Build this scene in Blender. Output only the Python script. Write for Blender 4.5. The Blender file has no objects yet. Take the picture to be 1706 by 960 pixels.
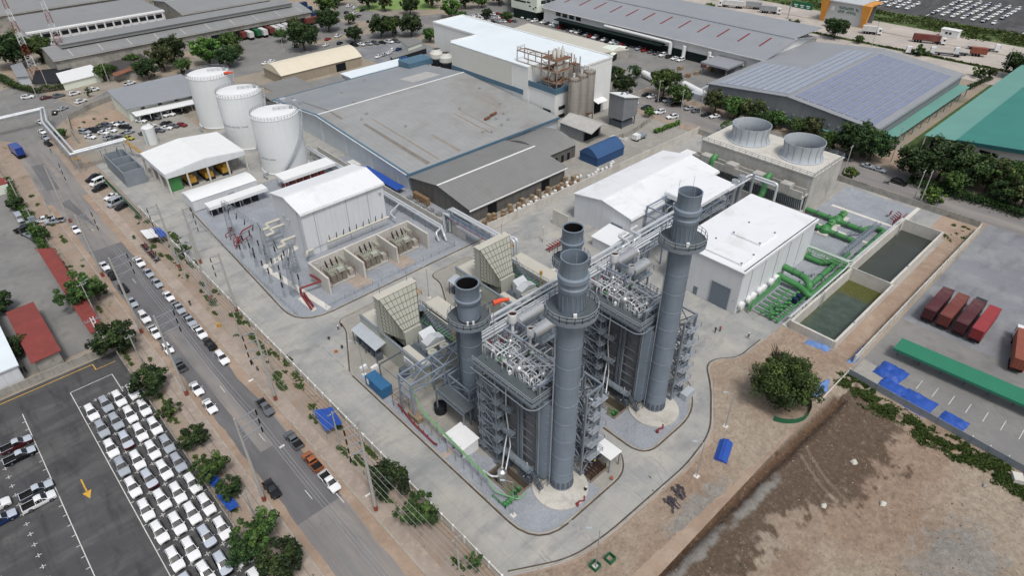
import bpy,bmesh,math,random
from mathutils import Vector as V,Matrix,noise as mnoise
SC=bpy.context.scene
COL=SC.collection
rnd=random.Random(7)
PI=math.pi
sin,cos=math.sin,math.cos
FPX,PW,PH,HC=1088.62,1706.0,960.0,97.0
_p,_r,_az=math.radians(36.006),math.radians(-0.4639),math.radians(47.1077)
_fw=V((0,cos(_p),-sin(_p)));_rt=V((1,0,0));_up=_rt.cross(_fw)
_r2=_rt*cos(_r)+_up*sin(_r);_u2=_up*cos(_r)-_rt*sin(_r)
_dA=V((sin(_az),cos(_az),0));_dB=V((-cos(_az),sin(_az),0))
_M=Matrix((_dA,_dB,V((0,0,1))))
CR,CU,CF=_M@_r2,_M@_u2,_M@_fw
def G(px,py,z=0.0):
 "world point on the level z seen at a photo pixel"
 d=CR*((px-PW/2)/FPX)-CU*((py-PH/2)/FPX)+CF
 t=(z-HC)/d.z
 return V((d.x*t,d.y*t,z))
def Hh(bx,by,tx,ty):
 "height of a vertical thing from its foot and top pixels"
 g=G(bx,by);best=(1e9,5)
 for k in range(1,700):
  z=k*.1;v=V((g.x,g.y,z-HC));w=v.dot(CF)
  y=PH/2-FPX*v.dot(CU)/w
  if abs(y-ty)<best[0]:best=(abs(y-ty),z)
 return best[1]
def lin(h):
 h=h.lstrip('#');o=[]
 for i in(0,2,4):
  c=int(h[i:i+2],16)/255
  o.append(c/12.92 if c<=.04045 else((c+.055)/1.055)**2.4)
 L=max(.02,.2*o[0]+.7*o[1]+.1*o[2]);k=min(1.0,(L/.80)**.20);g_=.2*o[0]+.7*o[1]+.1*o[2]
 return tuple((g_+(q-g_)*.94)*k for q in o)+(1.0,)
MATS={}
class NT:
 def __init__(s,name):
  m=bpy.data.materials.new(name);m.use_nodes=True
  s.m=m;s.t=m.node_tree;s.n=s.t.nodes;s.l=s.t.links
  s.b=s.n['Principled BSDF'];s.b.inputs['Specular IOR Level'].default_value=.3
  MATS[name]=m
 def add(s,typ,**kw):
  n=s.n.new(typ)
  for k,v in kw.items():
   if k in('op',):n.operation=v
   elif hasattr(n,k)and k not in n.inputs:setattr(n,k,v)
   else:n.inputs[k].default_value=v
  return n
 def math(s,op,a,b=None,c=None):
  n=s.n.new('ShaderNodeMath');n.operation=op
  for i,x in enumerate((a,b,c)):
   if x is None:continue
   if isinstance(x,(int,float)):n.inputs[i].default_value=x
   else:s.l.new(x,n.inputs[i])
  return n.outputs[0]
 def mix(s,f,a,b,bt='MIX'):
  n=s.n.new('ShaderNodeMix');n.data_type='RGBA';n.blend_type=bt;n.clamp_factor=True
  for i,x in((0,f),(6,a),(7,b)):
   if isinstance(x,(int,float)):n.inputs[i].default_value=x
   elif isinstance(x,tuple):n.inputs[i].default_value=x
   else:s.l.new(x,n.inputs[i])
  return n.outputs[2]
 def noise(s,vec,scale,detail=4,rough=.6,dist=0):
  n=s.n.new('ShaderNodeTexNoise');n.inputs['Scale'].default_value=scale;n.inputs['Detail'].default_value=detail
  n.inputs['Roughness'].default_value=rough;n.inputs['Distortion'].default_value=dist
  s.l.new(vec,n.inputs['Vector']);return n.outputs['Fac']
 def ramp(s,f,a,b):
  n=s.n.new('ShaderNodeMapRange');n.inputs[1].default_value=a;n.inputs[2].default_value=b;n.clamp=True
  s.l.new(f,n.inputs[0]);return n.outputs[0]
 def pos(s):return s.n.new('ShaderNodeNewGeometry').outputs['Position']
 def obj(s):return s.n.new('ShaderNodeTexCoord').outputs['Object']
 def sep(s,v):
  n=s.n.new('ShaderNodeSeparateXYZ');s.l.new(v,n.inputs[0]);return n.outputs
 def scale(s,v,sx,sy,sz):
  n=s.n.new('ShaderNodeVectorMath');n.operation='MULTIPLY';n.inputs[1].default_value=(sx,sy,sz);s.l.new(v,n.inputs[0]);return n.outputs[0]
 def bump(s,h,d=.05,st=.6):
  n=s.n.new('ShaderNodeBump');n.inputs['Distance'].default_value=d;n.inputs['Strength'].default_value=st
  s.l.new(h,n.inputs['Height']);s.l.new(n.outputs[0],s.b.inputs['Normal'])
 def out(s,col,rough=.7,metal=0.0):
  if isinstance(col,tuple):s.b.inputs['Base Color'].default_value=col
  else:s.l.new(col,s.b.inputs['Base Color'])
  s.b.inputs['Roughness'].default_value=rough;s.b.inputs['Metallic'].default_value=metal
  return s.m
def mul(c,k):return(min(1,c[0]*k),min(1,c[1]*k),min(1,c[2]*k),1.0)
def mat(name,hexc,rough=.6,metal=0.,var=.10,scale=.35,dirt=None,damt=.4,dscale=.15,streak=0.,stripes=None,fine=.06,bump=0.,spec=.3):
 """weathered paint / metal / concrete: broad blotches, fine grain, dirt patches, vertical rain streaks, panel lines"""
 if name in MATS:return MATS[name]
 t=NT(name);c=lin(hexc);P_=t.obj()
 f=t.ramp(t.noise(P_,scale,5,.6),.3,.7)
 col=t.mix(f,mul(c,1-var),mul(c,1+var))
 if fine:
  g=t.ramp(t.noise(P_,6.0,3,.7),.3,.7);col=t.mix(t.math('MULTIPLY',g,fine*2),col,mul(c,.55))
 if dirt:
  d=t.ramp(t.noise(P_,dscale,6,.65,.4),.5,.72);col=t.mix(t.math('MULTIPLY',d,damt),col,lin(dirt))
 if streak:
  d=t.ramp(t.noise(t.scale(P_,1.6,1.6,.10),1.0,5,.7),.48,.75);col=t.mix(t.math('MULTIPLY',d,streak),col,mul(c,.45))
 h=None
 if stripes:
  for ax,per,wid,dk in stripes:
   v=t.sep(P_)[ax];fr=t.math('FRACT',t.math('DIVIDE',v,per))
   m_=t.math('LESS_THAN',fr,wid);col=t.mix(t.math('MULTIPLY',m_,dk),col,mul(c,.35))
   h=m_
 t.b.inputs['Specular IOR Level'].default_value=spec
 t.out(col,rough,metal)
 if bump:t.bump(t.noise(P_,3.0,5,.7),bump)
 return t.m
class MB:
 def __init__(s):s.v=[];s.f=[];s.m=[]
 def face(s,pts,m=0):
  i=len(s.v);s.v+=[tuple(p)for p in pts];s.f.append(tuple(range(i,i+len(pts))));s.m.append(m);return s
 def hexa(s,P_,m=0):
  i=len(s.v);s.v+=[tuple(p)for p in P_]
  for q in((0,3,2,1),(4,5,6,7),(0,1,5,4),(1,2,6,5),(2,3,7,6),(3,0,4,7)):
   s.f.append(tuple(i+k for k in q));s.m.append(m)
  return s
 def box(s,x0,x1,y0,y1,z0,z1,m=0):
  return s.hexa([(x0,y0,z0),(x1,y0,z0),(x1,y1,z0),(x0,y1,z0),(x0,y0,z1),(x1,y0,z1),(x1,y1,z1),(x0,y1,z1)],m)
 def cbox(s,c,sx,sy,sz,m=0,rz=0):
  "box standing on c (centre of its foot), turned by rz"
  x,y,z=c;P_=[]
  for zz in(z,z+sz):
   for a,b in((-1,-1),(1,-1),(1,1),(-1,1)):
    u,w=a*sx/2,b*sy/2;P_.append((x+u*cos(rz)-w*sin(rz),y+u*sin(rz)+w*cos(rz),zz))
  return s.hexa(P_,m)
 def loft(s,r0,r1,m=0,caps=True):
  "two closed rings of equal length"
  n=len(r0);i=len(s.v);s.v+=[tuple(p)for p in r0]+[tuple(p)for p in r1]
  for k in range(n):
   j=(k+1)%n;s.f.append((i+k,i+j,i+n+j,i+n+k));s.m.append(m)
  if caps:s.f+=[tuple(i+n-1-k for k in range(n)),tuple(i+n+k for k in range(n))];s.m+=[m,m]
  return s
 def rings(s,R_,m=0,caps=True,closed=False):
  n=len(R_[0]);i=len(s.v)
  for r in R_:s.v+=[tuple(p)for p in r]
  for a in range(len(R_)-(0 if closed else 1)):
   b=(a+1)%len(R_)
   for k in range(n):
    j=(k+1)%n;s.f.append((i+a*n+k,i+a*n+j,i+b*n+j,i+b*n+k));s.m.append(m)
  if caps and not closed:
   e=i+(len(R_)-1)*n;s.f+=[tuple(i+n-1-k for k in range(n)),tuple(e+k for k in range(n))];s.m+=[m,m]
  return s
 def beam(s,p,q,w=.2,h=None,m=0):
  p,q=V(p),V(q);d=q-p
  if d.length<1e-5:return s
  d.normalize();h=h or w
  u=d.cross(V((0,0,1)))
  if u.length<1e-3:u=V((1,0,0))
  u.normalize();n=u.cross(d).normalized();u=u*w/2;n=n*h/2
  return s.loft([p-u-n,p+u-n,p+u+n,p-u+n],[q-u-n,q+u-n,q+u+n,q-u+n],m)
 def tube(s,pts,r=.1,n=8,m=0,caps=True,elbow=0.):
  pts=[V(p)for p in pts]
  if elbow and len(pts)>2:
   o=[pts[0]]
   for i in range(1,len(pts)-1):
    a,b,c=pts[i-1],pts[i],pts[i+1];e=min(elbow,(a-b).length*.45,(c-b).length*.45)
    p0=b+(a-b).normalized()*e;p1=b+(c-b).normalized()*e
    for k in range(4):
     t=k/3;o.append(p0*(1-t)**2+b*2*t*(1-t)+p1*t*t)
   o.append(pts[-1]);pts=o
  R_=[];up=None
  for i,p in enumerate(pts):
   if i==0:d=pts[1]-p
   elif i==len(pts)-1:d=p-pts[i-1]
   else:d=(pts[i+1]-p).normalized()+(p-pts[i-1]).normalized()
   d.normalize()
   if up is None:
    up=d.cross(V((0,0,1)))
    if up.length<1e-2:up=d.cross(V((1,0,0)))
   up=(up-d*up.dot(d));up.normalize();w=d.cross(up)
   rr=r[i]if isinstance(r,(list,tuple))else r
   R_.append([p+up*rr*cos(2*PI*k/n)+w*rr*sin(2*PI*k/n)for k in range(n)])
  return s.rings(R_,m,caps)
 def lathe(s,c,prof,n=24,m=0,caps=True):
  return s.rings([[(c[0]+r*cos(2*PI*k/n),c[1]+r*sin(2*PI*k/n),c[2]+z)for k in range(n)]for r,z in prof],m,caps)
 def prism(s,poly,z0,z1,m=0):
  return s.loft([(x,y,z0)for x,y in poly],[(x,y,z1)for x,y in poly],m)
 def extr(s,poly,axis,a,b,m=0):
  "polygon in the plane across an axis ('x': (y,z), 'y': (x,z)) swept from a to b"
  f=(lambda u,w,t:(t,u,w))if axis=='x' else(lambda u,w,t:(u,t,w))
  return s.loft([f(u,w,a)for u,w in poly],[f(u,w,b)for u,w in poly],m)
 def rail(s,pts,h=1.1,r=.035,m=0,step=1.8,closed=False):
  "handrail: posts and two rails along a path"
  pts=[V(p)for p in pts]
  if closed:pts=pts+[pts[0]]
  for a,b in zip(pts,pts[1:]):
   L=(b-a).length;n=max(1,round(L/step))
   for k in range(n+1):
    p=a.lerp(b,k/n);s.beam(p,p+V((0,0,h)),r*2,r*2,m)
   for hh in(h,h*.55):s.beam(a+V((0,0,hh)),b+V((0,0,hh)),r*2,r*2,m)
  return s
 def ladder(s,p,h,dx=.25,dy=0,m=0,r=.04):
  a=V(p);o=V((dx,dy,0))
  for q in(a-o,a+o):s.beam(q,q+V((0,0,h)),r*2,r*2,m)
  for k in range(int(h/.6)):s.beam(a-o+V((0,0,.6*k)),a+o+V((0,0,.6*k)),r*1.5,r*1.5,m)
  return s
 def stairs(s,p,q,w=.9,m=0):
  "flight with treads and side rails"
  p,q=V(p),V(q);d=q-p;hd=V((d.x,d.y,0)).normalized();sd=V((-hd.y,hd.x,0))*w/2
  n=max(2,int(abs(d.z)/.28))
  for k in range(n):
   c=p.lerp(q,(k+.5)/n);s.cbox(c,.28,w,.05,m,math.atan2(hd.y,hd.x))
  for e in(-1,1):
   s.beam(p+sd*e,q+sd*e,.08,.25,m)
   s.beam(p+sd*e+V((0,0,1)),q+sd*e+V((0,0,1)),.07,.07,m)
   for k in range(5):
    c=p.lerp(q,k/4)+sd*e;s.beam(c,c+V((0,0,1)),.06,.06,m)
  return s
 def truss(s,p,q,up,n=5,w=.22,m=0,braces=True):
  "flat truss between two points with its second chord offset by up"
  p,q,up=V(p),V(q),V(up)
  s.beam(p,q,w,w,m);s.beam(p+up,q+up,w,w,m)
  for k in range(n+1):
   a=p.lerp(q,k/n);s.beam(a,a+up,w*.8,w*.8,m)
   if braces and k<n:
    b=p.lerp(q,(k+1)/n)
    if k%2:s.beam(a,b+up,w*.6,w*.6,m)
    else:s.beam(a+up,b,w*.6,w*.6,m)
  return s
 def mesh(s,name,mats,off=(0,0,0),smooth=None):
  me=bpy.data.meshes.new(name)
  o=off
  me.from_pydata([(x-o[0],y-o[1],z-o[2])for x,y,z in s.v],[],s.f)
  for mm in(mats if isinstance(mats,(list,tuple))else[mats]):me.materials.append(MATS[mm]if isinstance(mm,str)else mm)
  if any(s.m):me.polygons.foreach_set('material_index',s.m)
  bm=bmesh.new();bm.from_mesh(me);bmesh.ops.recalc_face_normals(bm,faces=bm.faces);bm.to_mesh(me);bm.free()
  if smooth:
   me.shade_smooth();me.set_sharp_from_angle(angle=smooth)
  me.update();return me
 def build(s,name,mats,parent=None,smooth=None,**tags):
  off=WLOC.get(parent.name,V((0,0,0)))if parent else(0,0,0)
  o=bpy.data.objects.new(name,s.mesh(name,mats,off,smooth));COL.objects.link(o)
  if parent:
   o.parent=parent;WLOC[o.name]=V(off)
  tag(o,**tags);return o
WLOC={}
def tag(o,label=None,cat=None,group=None,kind=None):
 if label:o['label']=label
 if cat:o['category']=cat
 if group:o['group']=group
 if kind:o['kind']=kind
 return o
def thing(name,label,cat,x=0,y=0,z=0,group=None,rz=0):
 o=bpy.data.objects.new(name,None);COL.objects.link(o);o.empty_display_size=.5
 o.location=(x,y,z);o.rotation_euler=(0,0,rz);WLOC[o.name]=V((x,y,z))
 return tag(o,label,cat,group)
def dup(o,loc=None,rz=None,label=None,group=None,sc=None,parent=None,objs=None):
 "a copy of a thing, its parts and their sub-parts (mesh data shared)"
 c=o.copy();COL.objects.link(c);c.parent=parent
 if loc is not None:c.location=loc
 if rz is not None:c.rotation_euler=(0,0,rz)
 if sc is not None:c.scale=(sc,sc,sc)if isinstance(sc,(int,float))else sc
 if label:c['label']=label
 if group:c['group']=group
 for ch in list(o.children):dup(ch,parent=c)
 return c
def recolor(root,part_name,m):
 "give one part of a copied thing its own paint"
 for ch in[root]+list(root.children):
  if ch.name.split('.')[0]==part_name:
   key=ch.data.name.split('~')[0]+'~'+m
   me=bpy.data.meshes.get(key)
   if me is None:
    me=ch.data.copy();me.name=key;me.materials[0]=MATS[m]
   ch.data=me
def text(body,size,mname,name='lettering',parent=None,ex=.01,align='CENTER'):
 cu=bpy.data.curves.new(name,'FONT');cu.body=body;cu.size=size;cu.extrude=ex;cu.align_x=align;cu.align_y='CENTER'
 cu.materials.append(MATS[mname]);o=bpy.data.objects.new(name,cu);COL.objects.link(o)
 if parent:o.parent=parent
 return o
def ground_mat(name,base,parts,rough=.9,bump=.05,bscale=2.5,joints=None,spec=.2):
 """layers of world-space noise: parts = (hex, scale, lo, hi, amount, (sx, sy))"""
 t=NT(name);P_=t.pos();col=lin(base)
 f=t.ramp(t.noise(P_,.07,6,.6),.3,.7);col=t.mix(f,mul(col,.88),mul(col,1.1))
 for hx,sc,lo,hi,am,st in parts:
  v=t.scale(P_,st[0],st[1],1)if st else P_
  col=t.mix(t.math('MULTIPLY',t.ramp(t.noise(v,sc,7,.65,.3),lo,hi),am),col,lin(hx))
 if joints:
  s_=t.sep(P_)
  for ax,per,wid,dk,o in joints:
   fr=t.math('FRACT',t.math('DIVIDE',t.math('ADD',s_[ax],o),per));m_=t.math('LESS_THAN',fr,wid/per)
   col=t.mix(t.math('MULTIPLY',m_,dk),col,mul(lin(base),.3))
   k=t.math('FLOOR',t.math('DIVIDE',t.math('ADD',s_[ax],o),per))
 t.b.inputs['Specular IOR Level'].default_value=spec
 t.out(col,rough)
 if bump:t.bump(t.noise(P_,bscale,6,.7),bump)
 return t.m
ground_mat('ground','#a39a8c',[('#b79c80',.03,.45,.65,.6,None),('#5d6b45',.05,.55,.68,.7,None),('#8b8781',.2,.5,.7,.5,None),('#6e655a',1.5,.5,.75,.35,None)])
ground_mat('asphalt_street','#8c8988',[('#a29b93',.10,.42,.62,.75,(2.2,.35)),('#6f6d6d',.25,.52,.72,.55,(3,.12)),('#b39c86',.09,.56,.72,.55,(2.5,.3)),('#5c5958',1.3,.6,.75,.35,None),('#a8a5a2',5,.5,.8,.3,None)],bump=.02,bscale=9)
ground_mat('asphalt_patch','#7a797b',[('#8d8a88',.2,.45,.7,.5,(2,.3)),('#656466',2,.5,.8,.4,None)],bump=.02,bscale=9)
ground_mat('asphalt_lot','#5f5f60',[('#7a7a79',.12,.48,.66,.55,(.5,2.2)),('#474749',.2,.5,.68,.65,(2,.5)),('#86857f',.5,.6,.75,.3,None),('#3d3d3f',1.6,.58,.8,.4,None)],bump=.02,bscale=9)
ground_mat('asphalt_yard','#8b8a88',[('#9c9992',.1,.45,.65,.6,None),('#6d6c6c',.2,.5,.7,.5,None),('#5a5958',1.2,.6,.8,.4,None)],bump=.02,bscale=9)
ground_mat('asphalt_yard_blue','#8a8d92',[('#a5a6a6',.1,.45,.65,.55,None),('#6d7076',.17,.5,.7,.5,(.4,1.5)),('#62605f',1.2,.6,.8,.4,None)],bump=.02,bscale=9)
ground_mat('concrete_road','#b0aea8',[('#989b9b',.07,.45,.60,.75,None),('#bdb8ac',.16,.5,.7,.6,None),('#82868a',.14,.52,.68,.6,(.5,1.3)),('#8b8984',.45,.58,.74,.5,None),('#9a958c',1.1,.55,.75,.35,None)],bump=.015,bscale=8,joints=[(0,4.0,.05,.45,0.3),(1,9.0,.06,.35,1.0)])
ground_mat('concrete_slab','#a3a098',[('#97948f',.15,.45,.65,.6,None),('#bdb6a8',.3,.5,.7,.5,None),('#7d7a75',.9,.58,.75,.45,None)],bump=.02,bscale=8,joints=[(0,5.0,.06,.3,0),(1,5.0,.06,.3,0)])
ground_mat('concrete_white','#d6d3cb',[('#c2beb5',.3,.45,.65,.6,None),('#a9a59c',1.2,.55,.75,.35,None)],bump=.01)
ground_mat('plinth','#c3bfb6',[('#aca79c',.25,.45,.62,.7,None),('#8f897e',.8,.55,.75,.5,None)],bump=.01)
ground_mat('gutter','#6f655a',[('#4e463e',.6,.45,.65,.7,None)],bump=0)
ground_mat('concrete_kerb','#b3ada3',[('#8d877d',.5,.45,.65,.6,None)],bump=.01)
ground_mat('paver','#afa093',[('#9a8b7e',.3,.45,.65,.6,None),('#c9b7a4',.8,.5,.7,.5,None),('#7c7066',1.4,.6,.78,.5,None)],bump=.02)
ground_mat('gravel','#a0a5ac',[('#8b9097',.2,.42,.62,.6,None),('#b5b9be',3.5,.45,.65,.6,None),('#6f747c',7,.5,.7,.65,None)],bump=.08,bscale=9)
ground_mat('dirt','#b09a86',[('#9d8471',.12,.42,.62,.6,None),('#bfae9c',.3,.5,.7,.55,None),('#8f8377',.7,.55,.72,.5,None),('#7a5f4a',2.5,.55,.78,.45,None)],bump=.10,bscale=2.2)
ground_mat('dirt_verge','#aa9a8a',[('#a08570',.15,.45,.62,.6,None),('#9d968c',.3,.5,.7,.6,None),('#66704a',.22,.58,.68,.75,None),('#6d5b4b',2.2,.55,.78,.5,None)],bump=.10,bscale=2.2)
ground_mat('grass_ground','#5f7440',[('#46602f',.15,.4,.65,.7,None),('#8c8f58',.35,.5,.7,.5,None),('#9b8a68',.12,.58,.72,.6,None),('#36502a',2.0,.5,.75,.6,None)],bump=.15,bscale=1.5)
ground_mat('lawn','#86a35a',[('#6e8c48',.15,.4,.65,.7,None),('#9db36c',.4,.5,.7,.5,None)],bump=.05)
ground_mat('road_concrete_far','#bdb4aa',[('#aba49d',.05,.42,.62,.6,(.3,1)),('#cfc4b7',.12,.5,.7,.5,None),('#948e88',.3,.55,.72,.5,None)],bump=.01,joints=[(1,12.0,.12,.25,0),(0,4.5,.10,.25,0)])
ground_mat('line_white','#d4d3ce',[('#a5a4a0',.8,.5,.75,.7,None)],bump=0)
ground_mat('line_yellow','#d9a93b',[('#a98a42',.8,.5,.75,.7,None)],bump=0)
ground_mat('tyre_mark','#99999a',[('#b5b1a8',.5,.45,.62,.8,None)],bump=0)
def XY(pts):return[(p.x,p.y)if hasattr(p,'x')else(p[0],p[1])for p in pts]
def px(*pts):return[G(*p)for p in pts]
def round_poly(poly,r,n=6):
 o=[]
 for i,b in enumerate(poly):
  a,c=V(poly[i-1]),V(poly[(i+1)%len(poly)]);b=V(b)
  rr=r[i]if isinstance(r,(list,tuple))else r
  e=min(rr,(a-b).length*.48,(c-b).length*.48)
  if e<.05:o.append(tuple(b));continue
  p0=b+(a-b).normalized()*e;p1=b+(c-b).normalized()*e
  for k in range(n+1):
   t=k/n;q=p0*(1-t)**2+b*2*t*(1-t)+p1*t*t;o.append((q.x,q.y))
 return o
def sheet(name,poly,z,m,kind='structure',holes=(),**tags):
 poly=XY(poly)
 me=bpy.data.meshes.new(name);bm=bmesh.new()
 holes=[h for h in holes if min(p[0]for p in poly)<h[0]and max(p[0]for p in poly)>h[1]and min(p[1]for p in poly)<h[2]and max(p[1]for p in poly)>h[3]]
 if holes:
  from mathutils.geometry import delaunay_2d_cdt
  vv=[V(p)for p in poly];ee=[(i,(i+1)%len(poly))for i in range(len(poly))]
  for h in holes:
   k=len(vv);vv+=[V(q)for q in((h[0],h[2]),(h[1],h[2]),(h[1],h[3]),(h[0],h[3]))];ee+=[(k+i,k+(i+1)%4)for i in range(4)]
  ov,_,of=delaunay_2d_cdt(vv,ee,[],1,1e-4)[:3]
  bv=[bm.verts.new((p.x,p.y,z))for p in ov]
  for f in of:
   c=sum((ov[i]for i in f),V((0,0)))/len(f)
   if not any(h[0]<c.x<h[1]and h[2]<c.y<h[3]for h in holes):bm.faces.new([bv[i]for i in f])
 else:
  f=bm.faces.new([bm.verts.new((x,y,z))for x,y in poly]);bmesh.ops.triangulate(bm,faces=[f])
 bmesh.ops.recalc_face_normals(bm,faces=bm.faces)
 for f in bm.faces:
  if f.normal.z<0:f.normal_flip()
 bm.to_mesh(me);bm.free();me.materials.append(MATS[m])
 o=bpy.data.objects.new(name,me);COL.objects.link(o);return tag(o,kind=kind,**tags)
def rect(x0,x1,y0,y1):return[(x0,y0),(x1,y0),(x1,y1),(x0,y1)]
def kerb(name,path,w=.25,h=.13,m='concrete_kerb',closed=False,z=0.0):
 pts=[V((x,y,0))for x,y in XY(path)];R_=[];n=len(pts)
 for i,p in enumerate(pts):
  a=pts[i-1]if(i or closed)else p;c=pts[(i+1)%n]if(i<n-1 or closed)else p
  d=(c-a).normalized();q=V((-d.y,d.x,0))*w/2;u=V((0,0,1))
  R_.append([p-q+u*z,p+q+u*z,p+q+u*(z+h),p-q+u*(z+h)])
 b=MB().rings(R_,0,True,closed);return b.build(name,m,kind='structure')
POOLS=((126.9,157.6,31.9,41.6),(158.2,193.2,32.5,42.2))
FIELD=(37.0,126.2,-46.0,50.0)
PITS=((48.2,52.0,51.9,58.8),(75.4,79.2,51.9,58.8),(60.6,65.0,45.0,47.4))
sheet('ground',rect(-1500,2500,-1500,2500),0.0,'ground',holes=list(POOLS)+[(37.0,121.9,-46.0,28.6)]+list(PITS))
sheet('verge',rect(10.3,36.4,-60,300),.010,'dirt_verge')
sheet('pavement',rect(28.5,30.9,-60,235),.06,'paver')
sheet('pavement',rect(13.4,16.4,-60,150),.06,'paver')
sheet('street',[(16.9,-60),(28.2,-60),(28.2,232),(30.5,305),(20,305),(16.9,232)],.018,'asphalt_street')
sheet('street_patch',rect(17.6,26.6,73.0,190),.024,'asphalt_patch')
sheet('street_patch',rect(20.6,23.2,92,141),.029,'asphalt_street')
sheet('street_patch',px((52,277),(72,273),(100,315),(78,318)),.029,'asphalt_patch')
sheet('street_patch',px((100,340),(115,332),(170,385),(140,365)),.029,'asphalt_patch')
for sx0,sx1,nm in((26.4,28.3,'a'),(16.6,18.0,'b')):
 e=[(sx0+.8*mnoise.noise(V((y*.07,sx0,0)))+.35*mnoise.noise(V((y*.31,sx0,2))),y)if nm=='a' else(sx0,y)for y in range(-50,230,2)]
 f=[(sx1,y)if nm=='a' else(sx1+.6*mnoise.noise(V((y*.07,sx1,0)))+.3*mnoise.noise(V((y*.3,sx1,0))),y)for y in range(228,-52,-2)]
 sheet('road_shoulder',e+f,.034,'dirt')
kerb('kerb',[(28.4,-60),(28.4,232)]);kerb('kerb',[(16.5,-60),(16.5,232)])
for y0,y1 in((71.5,75.6),):sheet('road_marking',rect(26.05,26.2,y0,y1),.040,'line_white')
for y in(76,94,112,166,202):sheet('road_marking',rect(22.4,22.52,y,y+2.6),.034,'line_white')
sheet('car_lot',rect(-110,10.0,-80,141.6),.012,'asphalt_lot')
b=MB()
for x in(-9.75,-1.05):b.box(x-.07,x+.07,-60,134.2,.016,.020)
b.box(-1.05,7.1,134.1,134.24,.016,.020);b.box(7.03,7.17,127,134.2,.016,.020)
for k in range(16):
 y=128.3-6.25*k
 for x in(2.15,4.8,7.4):b.box(x-.06,x+.06,y-.45,y+.45,.016,.020);b.box(x-.45,x+.45,y-.06,y+.06,.016,.020)
 b.box(-1.0,-.5,y-.06,y+.06,.016,.020);b.box(9.3,9.8,y-.06,y+.06,.016,.020)
for k in range(30):
 y=131.5-2.66*k;b.box(-10.4,-9.8,y-.06,y+.06,.016,.020)
 for x in(-15.3,-20.9):b.box(x-.06,x+.06,y-.45,y+.45,.016,.020);b.box(x-.45,x+.45,y-.06,y+.06,.016,.020)
b.build('lot_marking','line_white',kind='structure')
b=MB();b.box(-6.0,-5.75,104.9,108.6,.018,.022);b.face([(-6.6,105,.022),(-5.88,103.0,.022),(-5.15,105,.022)]);b.build('lot_arrow','line_yellow',kind='structure')
b=MB();b.box(-60,5,140.3,140.5,.016,.02);b.box(4.9,5.1,138,140.3,.016,.02);b.box(5.1,9,138,138.15,.016,.02);b.build('lot_marking','line_yellow',kind='structure')
sheet('workshop_yard',rect(-110,10.6,146.5,330),.012,'asphalt_yard')
sheet('cross_street',px((-60,175),(30,140),(130,178),(180,150),(300,122),(400,92),(480,70),(520,95),(420,115),(330,150),(200,168),(150,168),(112,196),(60,240),(0,235)),.020,'asphalt_yard')
sheet('cross_street',[(100,305),(250,305),(250,322),(100,330)],.016,'asphalt_yard')
sheet('loading_yard',rect(112,200,333,372),.022,'asphalt_yard')
sheet('side_street',px((560,10),(585,5),(640,25),(690,27),(740,22),(740,40),(640,36),(600,34),(560,30)),.026,'asphalt_yard')
sheet('service_road',[(211,165),(226,165),(246,330),(228,330)],.018,'asphalt_street')
sheet('service_road',rect(212,229,-60,166),.020,'asphalt_street')
sheet('verge',rect(208.2,212.2,-60,166),.014,'dirt_verge');sheet('verge',rect(228.5,236,-60,166),.014,'dirt_verge')
sheet('visitor_yard',rect(170,206,252,304),.016,'asphalt_yard_blue')
sheet('factory_yard',rect(100,207.5,122.4,250),.012,'concrete_slab')
sheet('factory_yard',rect(228,290,132,300),.012,'asphalt_yard')
sheet('factory_yard',rect(256,345,262,330),.016,'asphalt_yard')
sheet('highway',rect(372,396,-200,600),.016,'road_concrete_far');sheet('highway',rect(398,418,-200,600),.018,'road_concrete_far')
sheet('frontage_road',rect(345,368,-200,600),.014,'road_concrete_far')
sheet('highway_verge',rect(368,372,-200,600),.020,'grass_ground');sheet('highway_verge',rect(418,446,-200,600),.014,'grass_ground')
sheet('export_lot',rect(446,700,-200,260),.016,'asphalt_lot')
for y in(78,128):sheet('lot_marking',rect(446,600,y,y+.5),.030,'line_white')
sheet('lawn',px((600,10),(690,-14),(730,15),(640,16),(590,18)),.030,'lawn')
sheet('dirt_yard',rect(40.8,58,273,301),.016,'dirt')
sheet('car_park',rect(40.5,76,248,283),.020,'concrete_slab')
sheet('dirt_lane',rect(236,246,20,66),.018,'dirt');sheet('grass_strip',rect(246,345,58.5,64),.018,'grass_ground')
HOLES=list(POOLS)+list(PITS)
sheet('plant_road',rect(36.7,207.8,26.2,122.2),.030,'concrete_road',holes=HOLES);sheet('plant_road',rect(36.7,104,122.2,250),.030,'concrete_road')
def gutter(path,off,w,z,closed=True):
 P_=[V((*p,0))for p in path];n=len(P_);A_=sum(P_[i-1].x*P_[i].y-P_[i].x*P_[i-1].y for i in range(n));sg=1 if(A_>0 or not closed)else-1;b=MB();R_=[]
 for i,p in enumerate(P_):
  a=P_[i-1]if i or closed else p;c=P_[(i+1)%n]if i<n-1 or closed else p;d=(c-a).normalized();q=V((d.y,-d.x,0))*sg;R_.append((p+q*off,p+q*(off+w)))
 for i in range(n if closed else n-1):(a,c),(e,f)=R_[i],R_[(i+1)%n];b.face([(a.x,a.y,z),(c.x,c.y,z),(f.x,f.y,z),(e.x,e.y,z)])
 return b.build('drain_channel','gutter',kind='structure')
def island(name,poly,z,m,r,inner=.0):
 q=round_poly(poly,r);gutter(q,.12,.32,.037);o=sheet(name,q,z,m,holes=PITS);kerb('kerb',q,.22,.16,closed=True,z=.03);return o
island('gravel_bed',[(44.4,121.0),(104,121.0),(104,196),(48.0,196)],.07,'gravel',[9,1,1,1])
island('gravel_bed',[(44.6,42.2),(66.5,42.2),(70.3,46.4),(66,54),(66,116.5),(52,116.5),(52,112.5),(44.6,99)],.07,'concrete_slab',[7,4,3,.5,1,3,3,1])
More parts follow.
